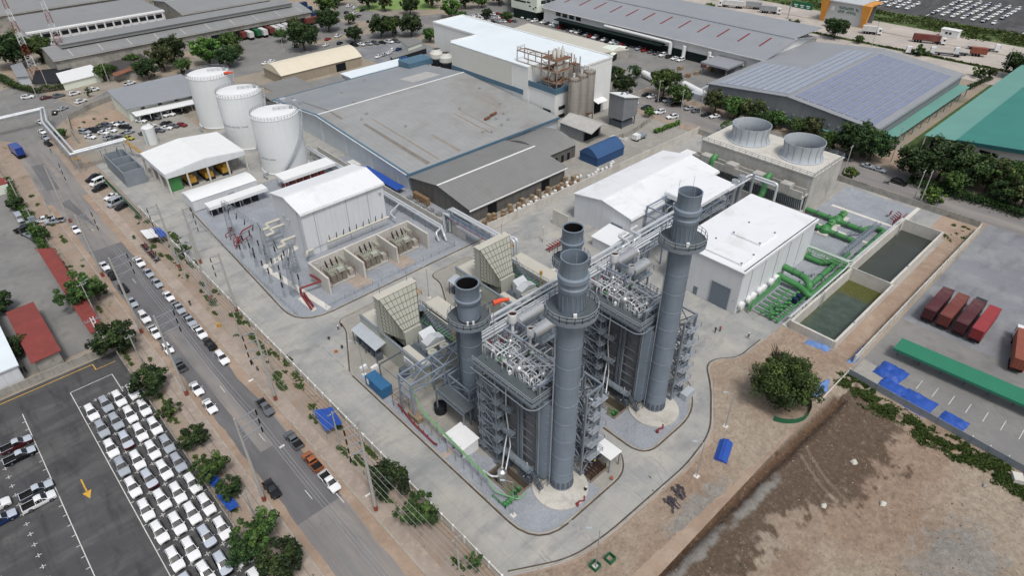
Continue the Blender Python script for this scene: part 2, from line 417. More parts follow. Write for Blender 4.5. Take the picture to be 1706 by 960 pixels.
sheet('gravel_bed',round_poly([(44.8,42.5),(60.5,42.5),(60.5,48),(52,52),(51.6,60),(47,71),(46.6,89),(49,95),(45.0,98)],[6.8,.2,2,1,1,1,1,1,1]),.09,'gravel',holes=PITS)
island('gravel_bed',[(72.2,41.9),(88,41.9),(95.6,48.5),(92,54),(92,116.5),(79.5,116.5),(79.5,112),(72.2,99)],.07,'concrete_slab',[4,5,4,.5,1,3,3,1])
sheet('gravel_bed',round_poly([(72.5,42.2),(87.8,42.2),(93,47.5),(79,52),(79,60),(74.5,71),(72.6,71)],[3.5,4.5,2,1,1,1,1]),.09,'gravel',holes=PITS)
sheet('gravel_bed',rect(126.5,206,42.6,64.3),.05,'gravel');sheet('gravel_bed',rect(122,207,64.3,66),.052,'concrete_slab')
sheet('footpath',rect(126.5,207.6,42.5,43.6),.075,'concrete_white')
for x in(176,190):sheet('footpath',rect(x,x+1.2,44,62),.072,'concrete_white')
for q in(px((435,445),(500,402),(507,408),(443,450)),px((443,452),(449,446),(552,512),(545,518))):sheet('footpath',q,.095,'concrete_white')
sheet('footpath',rect(44.9,52,67,68.3),.095,'paver')
for p in((560,430),(597,470),(668,437)):sheet('paving',[(G(*p).x+a,G(*p).y+b_)for a,b_ in((-2,-3),(3,-3),(3,3),(-2,3))],.092,'paver')
for cx in(56.7,83.9):
 b=MB().lathe((cx-.85,48.0,0.02),[(5.0,0),(5.0,.32),(4.85,.36)],48);b.build('stack_plinth','plinth',kind='structure',smooth=.6)
for cx,cy,rr,a0,a1 in((57,38,(7.5,9.4,10.2,12.0),-.4,1.7),(108,57,(3.0,3.6,5.2,5.8),0,5.2),(50,40,(5.5,6.2,8.0),2.2,4.3),(64.5,40.5,(5.0,6.8,8.3),-1.2,.9)):
 for r in rr:
  n=28;b=MB()
  A_=[a0+(a1-a0)*k/n for k in range(n+1)]
  inn=[(cx+r*cos(a),cy+r*sin(a),.036)for a in A_];ou=[(cx+(r+.22)*cos(a),cy+(r+.22)*sin(a),.036)for a in A_]
  i0=[p for p in inn if 26.5<p[1]<41.5 or cx>100]
  for k in range(n):
   if all(26.5<inn[j][1]<41.6 or cx>100 for j in(k,k+1)):b.face([inn[k],ou[k],ou[k+1],inn[k+1]])
  if b.f:b.build('tyre_mark','tyre_mark',kind='structure')
b=MB()
for q in((51.5,36.2,52.4,42),(44.2,98,44.6,113)):b.box(q[0],q[2],q[1],q[3],.034,.042)
b.build('drain_channel','tyre_mark',kind='structure')
SOIL=[(37.2,25.0),(37.2,42),(47,36.4),(55,35.3),(76,34.6),(84.5,35.2),(87.5,37),(96,42.6),(101.5,46.3),(104,46.8),(109,44),(126.1,43.4),(126.1,25.0)]
def inside(x,y,P_=SOIL):
 c=False
 for(ax,ay),(bx,by)in zip(P_,P_[1:]+P_[:1]):
  if(ay>y)!=(by>y)and x<(bx-ax)*(y-ay)/(by-ay)+ax:c=not c
 return c
sheet('bare_soil',round_poly([(36.8,25.8),(36.8,42.3),(47,36.6),(55,35.5),(76,34.8),(86,36),(97,43),(103,48.5),(109,44),(126.2,43.5),(126.2,25.8)],[0,0,4,3,3,4,4,4,2,0,0]),.042,'dirt')
gutter(round_poly([(38,42.3),(47,36.9),(55,35.8),(76,35.1),(86,36.3),(97,43.3),(103,48.8),(109,44.3),(118,44)],[0,4,3,3,4,4,4,2,0]),-.46,.34,.060,False)
kerb('kerb',round_poly([(38,42.3),(47,36.9),(55,35.8),(76,35.1),(86,36.3),(97,43.3),(103,48.8),(109,44.3),(118,44)],[0,4,3,3,4,4,4,2,0]),.25,.15,z=.02)
sheet('bare_soil',rect(157,207,26.2,31.3),.040,'dirt');sheet('bare_soil',rect(126.3,157,26.2,31.3),.041,'dirt');sheet('bare_soil',rect(193.8,207.6,26.3,36.5),.044,'dirt')
sheet('container_yard',[(115.4,-60),(211.8,-60),(211.8,25.6),(121,25.6)],.022,'asphalt_yard_blue')
sheet('container_yard',[(115.4,-60),(151,-60),(149,25.4),(121,25.4)],.028,'asphalt_yard');sheet('container_yard',[(121.2,17),(127,17),(128.5,25.4),(121.2,25.4)],.034,'concrete_slab')
t=NT('field_soil');P_=t.pos();at=t.n.new('ShaderNodeAttribute');at.attribute_name='soil'
col=at.outputs['Color']
col=t.mix(t.math('MULTIPLY',t.ramp(t.noise(P_,.8,8,.75),.45,.7),.35),col,lin('#7f6b5a'))
col=t.mix(t.math('MULTIPLY',t.ramp(t.noise(P_,2.2,6,.8),.5,.72),.45),col,lin('#66564a'))
col=t.mix(t.math('MULTIPLY',t.ramp(t.noise(P_,1.4,7,.75,.2),.54,.72),.45),col,lin('#c9b9a6'))
col=t.mix(t.math('MULTIPLY',t.ramp(t.noise(P_,4.0,3,.8),.62,.72),.6),col,lin('#d8cec2'))
t.out(col,.95);t.bump(t.noise(P_,2.0,9,.8),.45,1.0)
x0,x1,y0,y1=FIELD;NX,NY=297,320
vs=[];cs=[]
def fb(x,y,s,o=0):return mnoise.fractal(V((x*s,y*s,o)),1.0,2.0,5)
TAN,BRN,GRY,RED,DRK,GRN=(V(lin(h)[:3])for h in('#bfae9a','#7d6856','#a5a39d','#b59b84','#715b49','#5a6a3c'))
def trench(x):return 25.5-.048*(x-71.8)+.3*fb(x,0,.1)
def soil(x,y):
 n1,n2,n3,n4=fb(x,y,.06),fb(x,y,.16,5),fb(x,y,.5,9),fb(x,y,1.6,12)
 c=TAN.lerp(RED,min(1,max(0,.45+n1*1.3)))
 d=(y-(15.5 if x<78 else max(9.0,15.5-(x-78)*.45)))/3.6+1.5*n2+1.0*n3+.5*n4
 if x>112:d-=(x-112)*.5
 if y>trench(x):d=(-.35-(y-trench(x))*.25+1.2*n3+.7*n2)*(1 if x>88 or y<trench(x)+2 else .4)
 if d>0:c=c.lerp(BRN.lerp(DRK,min(1,max(0,.5+n3*1.5))),min(.95,d*1.6))
 for ex,ey,sx,sy in((69,28.4,11,2.6),(63,24.0,11,1.4),(78,22.8,9,1.2),(90,-6,12,7),(82,-14,10,6)):
  d=math.hypot((x-ex)/sx,(y-ey)/sy)-.5*n3-.35*n2
  if d<1:c=c.lerp(GRY,min(.85,(1-d)*2))
 for ex,ey,sx,sy in((57,27.8,6,2.8),(70,12,7,3),(58,18,5,2.5)):
  d=math.hypot((x-ex)/sx,(y-ey)/sy)-.6*n3-.4*n2
  if d<1:c=c.lerp(RED*.92,min(.8,(1-d)*2))
 return c*(1+.22*n4+.16*n3)
keep=[]
for j in range(NY+1):
 for i in range(NX+1):
  x=x0+(x1-x0)*i/NX;y=y0+(y1-y0)*j/NY
  e=max(0,min(1,(x-x0)/3,(121-.066*(24-y)-x)/1.5 if y<26 else 1,(y-y0)/3));k2=max(.16,min(1,(28.5-y)/2))
  z=.048+e*k2*(.26*abs(fb(x,y,.12))+.18*abs(fb(x,y,.45,3))+.13*abs(fb(x,y,1.3,7)))
  z+=e*k2*(.9*math.exp(-((x-90)/9)**2-((y+6)/6)**2)+.6*math.exp(-((x-80)/12)**2-((y+14)/5)**2))
  c=soil(x,y)
  k=math.exp(-((y-trench(x))/1.25)**2)if x<113 else 0
  if k>.04:z-=k*1.15;c=c.lerp(V(lin('#4d3a2d')[:3])if k<.62 else V(lin('#7d6048')[:3])*(1+.3*fb(x,y,.8,4)),min(1,k*1.25))
  for cx_,cy_,rr in((103,-16,24),(103,-16,25.8),(118,2,30),(118,2,31.8),(60,-20,30),(60,-20,31.7)):
   r_=math.hypot(x-cx_,y-cy_)-rr
   if abs(r_)<.3 and y<trench(x)-2:z-=.07*e;c=c.lerp(TAN,.3)
  vs.append((x,y,z));cs.append((c.x,c.y,c.z,1));keep.append(x<121.0-.066*(24-y)if y<25.8 else inside(x,y))
fs=[(j*(NX+1)+i,j*(NX+1)+i+1,(j+1)*(NX+1)+i+1,(j+1)*(NX+1)+i)for j in range(NY)for i in range(NX)if keep[j*(NX+1)+i+1]and keep[(j+1)*(NX+1)+i]and keep[j*(NX+1)+i]and keep[(j+1)*(NX+1)+i+1]]
me=bpy.data.meshes.new('dirt_field');me.from_pydata(vs,[],fs);ca=me.color_attributes.new('soil','FLOAT_COLOR','POINT')
ca.data.foreach_set('color',[q for c in cs for q in c]);me.materials.append(MATS['field_soil']);me.shade_smooth()
o=bpy.data.objects.new('terrain',me);COL.objects.link(o);tag(o,kind='structure')
mat('pit_concrete','#8b7f70',.9,var=.2,streak=.5)
for h in PITS:
 b=MB();a0,a1,b0,b1=h
 b.box(a0,a1,b0,b1,-2.2,-2.0);
 for q in((a0-.3,a0,b0-.3,b1+.3),(a1,a1+.3,b0-.3,b1+.3),(a0,a1,b0-.3,b0),(a0,a1,b1,b1+.3)):b.box(*q,-2.2,.28)
 b.build('pit','pit_concrete',kind='structure')
r_=random.Random(11);b=MB()
for k in range(5200):
 x,y=r_.uniform(48,120),r_.uniform(-30,33)
 if x>119-.066*(24-y)or(y>25.8 and not inside(x,y))or abs(y-trench(x))<1.2:continue
 if fb(x,y,.2,30)+.4*r_.random()<.05:continue
 i=min(NX,int((x-x0)/(x1-x0)*NX));j=min(NY,int((y-y0)/(y1-y0)*NY));z=vs[j*(NX+1)+i][2];q=.05+.16*r_.random()**3;u=r_.uniform(0,6)
 P_=[(x+q*cos(u+a)*r_.uniform(.7,1.3),y+q*sin(u+a)*r_.uniform(.7,1.3),z-.02)for a in(0,1.6,3.1,4.7)];t_=(x,y,z+q*r_.uniform(.5,1))
 for a in range(4):b.face([P_[a],P_[(a+1)%4],t_],0 if r_.random()<.6 else 1)
mat('stone','#b7ab9c',.9,var=.2,scale=2);mat('stone_dark','#6e5f50',.95,var=.2,scale=2)
tag(b.build('rubble',['stone','stone_dark']),'small stones and clods strewn over the dirt field','rubble',kind='stuff')
b=MB()
for k in range(9):y=14-3.1*k;b.box(119.6-.06*(14-y),122.6-.06*(14-y),y,y+.12,.036,.040);b.box(127,130.5,y,y+.12,.036,.040);b.box(138.2,141,y,y+.12,.036,.040)
b.build('parking_marking','line_white',kind='structure')
mat('paint_grey','#87919b',.5,var=.07,scale=.25,dirt='#6f7780',damt=.4,streak=.18)
mat('paint_grey_dark','#67707a',.55,var=.12,scale=.4,streak=.3)
mat('paint_grey_light','#a3aab2',.5,var=.06,streak=.2)
mat('stack_grey','#8593a1',.5,var=.07,scale=.25,streak=.34,dirt='#727f8b',damt=.5,dscale=.2,stripes=[(2,2.95,.014,.35)])
mat('casing','#76797f',.65,var=.12,scale=.5,dirt='#8a8078',damt=.4,streak=.45)
mat('grating','#666f73',.7,var=.1,fine=.2)
mat('steel_galv','#a6adb3',.45,.25,var=.10)
mat('steel_blue_grey','#8f9bab',.5,var=.06,streak=.12)
mat('silver','#d3d4d3',.34,.75,var=.05,fine=.02)
mat('clad_bright','#d4d8da',.42,.35,var=.06,fine=.03)
mat('white_roof','#e2e4e6',.5,var=.03,scale=.1,fine=.02,dirt='#c3c2bd',damt=.6,dscale=.12,stripes=[(0,1.0,.07,.22)])
mat('white_wall','#d6d9dc',.55,var=.04,scale=.15,fine=.02,streak=.24,stripes=[(0,4.2,.012,.5)])
mat('white_wall_y','#d6d9dc',.55,var=.04,scale=.15,fine=.02,streak=.24,stripes=[(1,5.0,.012,.4)])
mat('white_paint','#e3e4e3',.5,var=.03,fine=.03,streak=.1)
mat('beige','#b6b7aa',.6,var=.05,scale=.3,streak=.16)
mat('beige_dark','#85867b',.6,var=.06,streak=.2)
mat('beige_roof','#c6c2b5',.65,var=.04,scale=.3)
mat('concrete','#b9b6af',.85,var=.12,scale=.25,dirt='#8f8b83',damt=.5,streak=.35)
mat('concrete_pale','#cfcbc2',.85,var=.08,scale=.25,dirt='#a39e92',damt=.45,streak=.35)
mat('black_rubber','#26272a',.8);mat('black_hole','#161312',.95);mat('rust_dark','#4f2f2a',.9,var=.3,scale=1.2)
mat('red_pipe','#9c4044',.55,var=.15,dirt='#8a5a55',damt=.5,dscale=.6);mat('green_pipe','#489350',.5,var=.10,scale=.6,dirt='#6f9a6c',damt=.45,dscale=.5,streak=.25,spec=.4);mat('green_light','#7fb57c',.5,var=.08)
mat('yellow_paint','#cf9d33',.5);mat('orange_cloth','#f0603a',.8);mat('insulator','#241c1b',.35);mat('transformer','#a7a899',.5,var=.08,streak=.25)
mat('transformer_dark','#7b7f72',.55,var=.1,streak=.3);mat('louvre_dark','#3a3f45',.7,stripes=[(0,.55,.45,.8)]);mat('door_grey','#7f8b98',.5,var=.05,stripes=[(2,.5,.08,.3)])
mat('glass_dark','#2b3238',.15,spec=.6);mat('blue_box','#3a78a8',.5,var=.1,scale=.6,dirt='#7d8a8c',damt=.35,streak=.25);mat('sign_white','#e8e9ea',.5,fine=0,var=.02);mat('sign_grey','#7d8794',.6,fine=0)
mat('fan_grey','#b6bdc3',.55,var=.05,streak=.25);mat('fan_rib','#8e979f',.6);mat('tower_concrete','#bcbab3',.85,var=.12,scale=.3,dirt='#87847c',damt=.6,streak=.5)
mat('brick_red','#9c6a58',.85,var=.15);mat('blue_dark','#20355c',.5)
DX=27.2
CX=56.9
TRAIN=[]
def make_stack():
 t=thing('exhaust_stack','tall grey exhaust stack standing in front of the near boiler, nearest the camera','chimney',CX-.2,48.5,0,'tall exhaust stacks at the boiler ends')
 x,y=CX-.2,48.5
 b=MB();b.lathe((x,y,.35),[(2.15,0),(2.15,.25),(1.98,.3),(1.98,38.9),(2.02,39.2),(2.02,39.6)],40,caps=False)
 for z in(4.2,8.5,12.6,16.8,21,25,29,33):b.lathe((x,y,z),[(1.985,0),(2.03,.03),(2.03,.13),(1.985,.16)],40,caps=False)
 b.build('shell','stack_grey',t,smooth=.7)
 b=MB();b.lathe((x,y,39.9),[(1.92,0),(1.92,2.9),(2.06,3.1),(2.12,3.9),(1.95,4.05),(1.95,4.7),(2.25,4.95),(2.25,5.6),(2.1,5.75),(1.92,5.8),(1.92,8.2),(1.97,8.3),(1.97,8.45),(1.80,8.45),(1.78,2.0)],40,caps=False)
 b.build('upper_shell','stack_grey',t,smooth=.7)
 b=MB()
 for k in range(18):
  a=2*PI*k/18;b.beam((x+1.97*cos(a),y+1.97*sin(a),39.9),(x+1.97*cos(a),y+1.97*sin(a),42.7),.09,.14)
 b.build('rib','paint_grey',t)
 b=MB().lathe((x,y,39.3),[(1.95,0),(3.9,0),(3.9,.16),(1.95,.16)],40,caps=False);b.build('platform','grating',t,smooth=.5)
 b=MB().lathe((x,y,38.9),[(3.86,0),(3.98,0),(3.98,.62),(3.9,.62),(3.86,.55)],40,caps=False)
 for k in range(14):
  a=2*PI*k/14;b.beam((x+2.0*cos(a),y+2.0*sin(a),37.6),(x+3.7*cos(a),y+3.7*sin(a),39.2),.14,.2)
 b.build('platform_rim','paint_grey',t,smooth=.5)
 b=MB();b.rail([(x+3.9*cos(2*PI*k/22),y+3.9*sin(2*PI*k/22),39.5)for k in range(22)],1.2,.035,closed=True,step=1.4);b.build('railing','paint_grey_light',t)
 b=MB()
 for a in(-2.2,.6):b.cbox((x+2.4*cos(a),y+2.4*sin(a),39.5),.35,.5,.7,0,a)
 b.build('monitor_box','white_paint',t)
 b=MB()
 for k in range(14):
  a=2*PI*k/14;b.cbox((x+2.03*cos(a),y+2.03*sin(a),.6),.08,.5,1.5,0,a)
 for k in range(32):
  a=2*PI*k/32;b.cbox((x+2.12*cos(a),y+2.12*sin(a),.58),.14,.1,.3,0,a)
 b.build('base_gusset','paint_grey_dark',t)
 b=MB().lathe((x,y,41),[(1.79,0),(.01,.02)],30,caps=False);b.build('flue','rust_dark',t)
 b=MB();a=2.7;b.ladder((x+2.3*cos(a),y+2.3*sin(a),.6),38.6,.2,.1)
 b.tube([(x+2.1*cos(a-.25),y+2.1*sin(a-.25),.6),(x+2.1*cos(a-.25),y+2.1*sin(a-.25),39)],.07,6);b.build('ladder','paint_grey_light',t)
 b=MB()
 for a in(.4,2.2,4.0):b.tube([(x+1.9*cos(a),y+1.9*sin(a),48),(x+1.9*cos(a),y+1.9*sin(a),50.2)],.03,5)
 b.build('lightning_rod','paint_grey_light',t);return t
def make_bypass():
 x,y=CX+.25,73.0
 t=thing('bypass_stack','shorter grey bypass stack with a dark bore between turbine and near boiler','chimney',x,y,0,'short bypass stacks between turbines and boilers')
 b=MB().lathe((x,y,4.4),[(2.15,0),(2.15,18.9),(2.2,19.0)],36,caps=False)
 for z in(6.2,8.3,11.5,14.6,17.8):b.lathe((x,y,z),[(2.155,0),(2.2,.03),(2.2,.15),(2.155,.18)],36,caps=False)
 b.build('shell','stack_grey',t,smooth=.7)
 b=MB().lathe((x,y,23.6),[(2.0,0),(2.0,3.5),(2.35,3.9),(2.42,4.6),(2.12,4.75),(2.12,7.2),(2.2,7.3),(2.2,7.5),(1.93,7.5),(1.9,2)],36,caps=False);b.build('upper_shell','stack_grey',t,smooth=.7)
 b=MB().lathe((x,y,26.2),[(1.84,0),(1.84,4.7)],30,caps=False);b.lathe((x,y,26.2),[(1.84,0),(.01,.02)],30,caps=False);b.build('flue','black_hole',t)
 b=MB().lathe((x,y,23.3),[(2.1,0),(3.9,0),(3.9,.15),(2.1,.15)],36,caps=False);b.build('platform','grating',t,smooth=.5)
 b=MB().lathe((x,y,22.9),[(3.85,0),(3.97,0),(3.97,.6),(3.88,.6)],36,caps=False)
 for k in range(12):
  a=2*PI*k/12;b.beam((x+2.1*cos(a),y+2.1*sin(a),21.6),(x+3.7*cos(a),y+3.7*sin(a),23.2),.14,.2)
 b.build('platform_rim','paint_grey',t,smooth=.5)
 b=MB();b.rail([(x+3.9*cos(2*PI*k/20),y+3.9*sin(2*PI*k/20),23.45)for k in range(20)],1.2,.035,closed=True,step=1.4);b.build('railing','paint_grey_light',t)
 b=MB()
 for a in(-2.35,-1.95):b.cbox((x+2.5*cos(a),y+2.5*sin(a),23.5),.3,.35,.8,0,a)
 b.build('monitor_box','white_paint',t)
 b=MB()
 for a,h0 in((2.55,4.4),(2.95,4.4)):b.cbox((x+2.25*cos(a),y+2.25*sin(a),h0),.3,.35,18.5,0,a)
 b.ladder((x+2.5*cos(2.75),y+2.5*sin(2.75),4.4),19,.2,.1);b.build('ladder','paint_grey_dark',t)
 b=MB();b.box(x-2.9,x+2.9,70.2,76.0,1.2,5.6);b.extr([(70.2,1.8),(70.2,5.6),(64.3,15.5),(64.3,1.6)],'x',x-2.9,x+2.9);b.loft([(x-2.3,76,1.6),(x+2.3,76,1.6),(x+2.3,76,5.4),(x-2.3,76,5.4)],[(x-1.6,81,2.0),(x+1.6,81,2.0),(x+1.6,81,4.8),(x-1.6,81,4.8)])
 b.build('diverter_duct','paint_grey_dark',t)
 b=MB()
 for yy in(70.0,76.3):
  for xx in(x-3.3,x+3.3):b.beam((xx,yy,.1),(xx,yy,9.0),.32)
  b.beam((x-3.3,yy,6.2),(x+3.3,yy,6.2),.3)
  b.beam((x-3.3,yy,9),(x+3.3,yy,9),.25)
 for xx in(x-3.3,x+3.3):
  b.beam((xx,70,6.2),(xx,76.3,6.2),.3);b.beam((xx,70,.4),(xx,76.3,6.2),.2);b.beam((xx,70,9),(xx,76.3,9),.25);b.beam((xx,76.3,6.2),(xx,70,9),.16)
 b.build('support_frame','paint_grey',t)
 b=MB();b.box(x-6.2,x-3.1,68.5,77.0,6.0,6.15);b.build('platform','grating',t)
 b=MB();b.rail([(x-6.2,68.5,6.15),(x-6.2,77,6.15),(x-3.2,77,6.15)]);b.beam((x-6.1,68.6,0),(x-6.1,68.6,6),.25);b.beam((x-6.1,76.9,0),(x-6.1,76.9,6),.25);b.beam((x-6.2,68.5,5.9),(x-6.2,77,5.9),.2,.35);b.build('railing','paint_grey',t)
 return t
XL,XR,YA,YB=CX-3.5,CX+3.6,51.5,64.2
def make_boiler():
 t=thing('boiler','near grey heat recovery boiler with crowded top platform behind the tallest near stack','boiler',CX,59,0,'heat recovery boilers of the two trains')
 b=MB();b.box(XL+.5,XR-.5,YA,YB,1.2,20.6)
 for y0_,y1_ in((51.7,55.0),(56.3,60.0),(61.2,64.0)):
  b.box(XL+.28,XL+.5,y0_+.5,y1_-.5,1.4,20.4);b.box(XR-.5,XR-.28,y0_+.5,y1_-.5,1.4,20.4)
 b.build('casing','casing',t)
 b=MB()
 for x,s_ in((XL+.2,1),(XR-.2,-1)):
  for k in range(9):
   z=2.6+2.15*k
   for y0_,y1_ in((51.9,55.1),(56.2,60.1),(61.1,64.0)):b.box(x-.12,x+.12,y0_,y1_,z,z+.28)
 b.build('stiffener','casing',t)
 for x in(XL,XR):
  for y in(51.4,55.3,56.05,60.4,61.0,64.1):
   b=MB();w=.42
   b.box(x-w/2,x+w/2,y-.2,y-.14,.1,24.2 if y==51.4 else 20.8);b.box(x-w/2,x+w/2,y+.14,y+.2,.1,24.2 if y==51.4 else 20.8);b.box(x-.05,x+.05,y-.14,y+.14,.1,24.2 if y==51.4 else 20.8)
   b.build('column','paint_grey',t)
 b=MB();b.hexa([(CX-2.6,50.3,1.2),(CX+2.6,50.3,1.2),(CX+3.0,YA,1.2),(CX-3.0,YA,1.2),(CX-2.6,50.3,20.1),(CX+2.6,50.3,20.1),(CX+3.0,YA,20.1),(CX-3.0,YA,20.1)])
 b.hexa([(CX-1.5,49.2,2.2),(CX+1.5,49.2,2.2),(CX+2.2,50.3,1.6),(CX-2.2,50.3,1.6),(CX-1.5,49.2,18.6),(CX+1.5,49.2,18.6),(CX+2.2,50.3,19.4),(CX-2.2,50.3,19.4)])
 for k in range(11):z=2+1.7*k;b.box(CX-2.72,CX+2.72,50.22,51.0,z,z+.1)
 b.build('outlet_duct','stack_grey',t)
 P0,P1,Q0,Q1,Z=XL-2.2,XR+2.0,50.7,65.2,21.6
 b=MB();b.box(P0,P1,Q0,Q1,Z,Z+.14);b.build('top_platform','grating',t)
 b=MB()
 for x in(P0,P1):b.beam((x,Q0,Z-.2),(x,Q1,Z-.2),.2,.55)
 for y in(Q0,55.6,60.7,Q1):b.beam((P0,y,Z-.2),(P1,y,Z-.2),.2,.55)
 for y in(51.4,55.6,60.4,66.3):b.beam((XL,y,Z-2.6),(P0+.1,y,Z-.3),.16);b.beam((XR,y,Z-2.6),(P1-.1,y,Z-.3),.16)
 b.tube([(P0-.5,Q1,Z-1.0),(P0-.5,Q0+.6,Z-1.0),(P0+.6,Q0-.5,Z-1.0),(P1,Q0-.5,Z-1.0)],.11,8,elbow=1.2)
 b.build('platform_beam','paint_grey',t)
 b=MB();b.rail([(P0,Q1,Z+.14),(P0,Q0,Z+.14),(P1,Q0,Z+.14),(P1,Q1,Z+.14)],1.15,.04);b.build('railing','paint_grey_light',t)
 b=MB()
 b.beam((XL,51.4,24.1),(XR,51.4,24.1),.3,.36);b.beam((XL,51.4,24.1),(XL,54.0,22),.2);b.beam((XL,51.4,24.1),(XL+2.4,51.4,22),.18)
 for y in(60.0,64.6):b.beam((XR-2.4,y,25.2),(XR+.6,y,25.2),.22,.26)
 for x in(XR-2.4,XR+.6):b.beam((x,60.0,25.2),(x,64.6,25.2),.22,.26);b.beam((x,60.0,21.7),(x,60.0,25.2),.22);b.beam((x,64.6,21.7),(x,64.6,25.2),.22)
 b.build('roof_steel','steel_blue_grey',t)
 r_=random.Random(3);b=MB()
 for k in range(9):
  y=52.6+1.35*k;zz=22.6+r_.random()*1.0
  b.tube([(XL+.6,y,Z+.2),(XL+.6,y,zz),(XR-.6,y,zz),(XR-.6,y,Z+.2)],.13,8,elbow=.4)
 for k in range(150):
  x,y=XL+.3+6.5*r_.random(),52+11.5*r_.random();z=22.3+1.9*r_.random();L=1+2.5*r_.random();d=r_.choice(((1,0),(0,1),(0,1)))
  b.tube([(x,y,Z),(x,y,z),(x+d[0]*L,y+d[1]*L,z),(x+d[0]*L,y+d[1]*L,Z)],.06+.05*r_.random(),6,elbow=.3)
 b.build('pipework','clad_bright',t,smooth=.9)
 for x,y,r,z in((54.2,56.8,.75,23.6),(56.5,53.5,.6,23.2),(57.6,62.5,.5,24.0),(55.3,60.2,.45,23.4),(58.6,58.2,.5,23.4),(54.5,63.6,.4,23.0),(57.8,52.3,.4,22.9)):
  b=MB();b.lathe((x,y,z-r),[(r*sin(PI*k/8)+.001,r-r*cos(PI*k/8))for k in range(9)],14,caps=False);b.tube([(x,y,Z),(x,y,z)],.12,8)
  b.tube([(x,y,z),(x+1.1,y+.8,z+.25),(x+2.2,y+.8,z+.3)],r*.45,10);b.build('safety_valve','silver',t,smooth=.8);b=MB()
 for x,y in((53.9,53.0),(55,54.6),(53.6,58.4),(59.3,55.2),(56.9,64.8),(59.5,60.8)):MB().cbox((x,y,Z+.15),.5,.4,.7).build('instrument_box','white_paint',t)
 b=MB();b.tube([(54.9,57.5,23.2),(58.6,53.2,23.9),(61.0,53.2,23.9)],.14,8);b.tube([(54.2,61.5,22.8),(54.2,57.6,22.8),(57.0,57.6,22.8),(57.0,54.4,22.8)],.2,8,elbow=.5);b.tube([(60.0,66,23.0),(60.0,52.6,23.0)],.26,8);b.build('steam_line','clad_bright',t,smooth=.9)
 b=MB()
 for k in range(10):x,y=XL+.4+6.2*r_.random(),52+14*r_.random();b.lathe((x,y,22.0+r_.random()),[(.22,0),(.28,.15),(.22,.3),(.08,.32),(.08,.8)],8)
 b.build('green_valve','green_pipe',t)
 b=MB()
 for k in range(14):x,y=XL+.4+6.2*r_.random(),52+14*r_.random();b.tube([(x,y,22.2),(x,y,22.6+.5*r_.random())],.06,5);b.lathe((x,y,22.7),[(.16,0),(.16,.05)],8)
 for k in range(5):x,y=XL+1+5*r_.random(),60+6*r_.random();b.cbox((x,y,21.75),.4,.4,1.2+r_.random())
 b.build('red_valve','red_pipe',t)
 for x,y,r,z in((CX+2.9,64.3,.85,26.2),(CX+3.4,60.4,.62,25.0)):
  b=MB().lathe((x,y,z),[(r*.75,-.4),(r,0),(r,1.7),(r*.92,1.75),(r*.9,1.2)],20,caps=False);b.tube([(x,y,21.7),(x,y,z)],r*.35,10);s_=b.build('silencer','white_paint',t,smooth=.6)
  b=MB().lathe((x,y,z+1.3),[(r*.92,0),(.01,.01)],20,caps=False);b.build('throat','rust_dark',s_)
 for y,z,x0_,x1_,r in((61.6,23.7,CX+4.6,CX+10.0,1.12),(65.7,23.9,CX+5.4,CX+11.2,1.12)):
  b=MB();n=20;R_=[]
  for q,rr in((x0_-.55,.05),(x0_-.5,.4),(x0_-.32,.78),(x0_,r),(x0_+.1,r),(x1_,r),(x1_+.32,.8),(x1_+.55,.05)):R_.append([(q,y+rr*cos(2*PI*k/n),z+rr*sin(2*PI*k/n))for k in range(n)])
  b.rings(R_)
  for q in(x0_+1.2,x1_-1.2):b.tube([(q,y,z+.5),(q,y,z+1.7)],.15,8)
  b.build('steam_drum','silver',t,smooth=.7)
  b=MB();b.box(x0_-.6,x1_+.6,y-1.6,y+1.6,Z-.1,Z+.05);b.rail([(x0_-.6,y+1.6,z-1.2),(x0_-.6,y-1.6,z-1.2),(x1_+.6,y-1.6,z-1.2),(x1_+.6,y+1.6,z-1.2)],1.1,.04)
  for q in(x0_+.8,x1_-.8):b.box(q-.15,q+.15,y-.9,y+.9,Z,z-.6);b.beam((q,y-1.4,.1),(q,y-1.4,Z),.3);b.beam((q,y+1.4,.1),(q,y+1.4,Z),.3)
  b.build('drum_cradle','paint_grey',t)
 b=MB();SX0,SX1,SY0,SY1=XL-2.1,XL-.4,59.6,63.4
 for x in(SX0,SX1):
  for y in(SY0,SY1):b.beam((x,y,.1),(x,y,22.6),.24)
 for k in range(7):
  z=3.1*k+.2
  for x in(SX0,SX1):b.beam((x,SY0,z),(x,SY1,z),.16,.22)
  for y in(SY0,SY1):b.beam((SX0,y,z),(SX1,y,z),.16,.22)
  if k%2:b.beam((SX0,SY0,z),(SX0,SY1,z+3.1),.1)
  else:b.beam((SX0,SY1,z),(SX0,SY0,z+3.1),.1)
 b.build('stair_frame','paint_grey',t)
 for k in range(7):
  z=3.1*k+.2;b=MB()
  b.box(SX0-.5,SX1+.2,SY0-.8,SY0+.2,z,z+.06);b.box(SX0-.3,SX1+.3,SY1-.8,SY1+.9,z+1.55,z+1.65)
  b.rail([(SX1,SY0-.8,z+.1),(SX0-.5,SY0-.8,z+.1),(SX0-.5,SY0+.2,z+.1)],1.1,.035);b.rail([(SX0-.3,SY1-.8,z+1.6),(SX0-.3,SY1+.9,z+1.6),(SX1+.3,SY1+.9,z+1.6)],1.1,.035)
  if k<6:b.stairs((SX0+.6,SY0,z+.1),(SX0+.6,SY1-.8,z+1.6),.8);b.stairs((SX1-.5,SY1-.8,z+1.6),(SX1-.5,SY0,z+3.2),.8)
  b.build('landing','paint_grey',t)
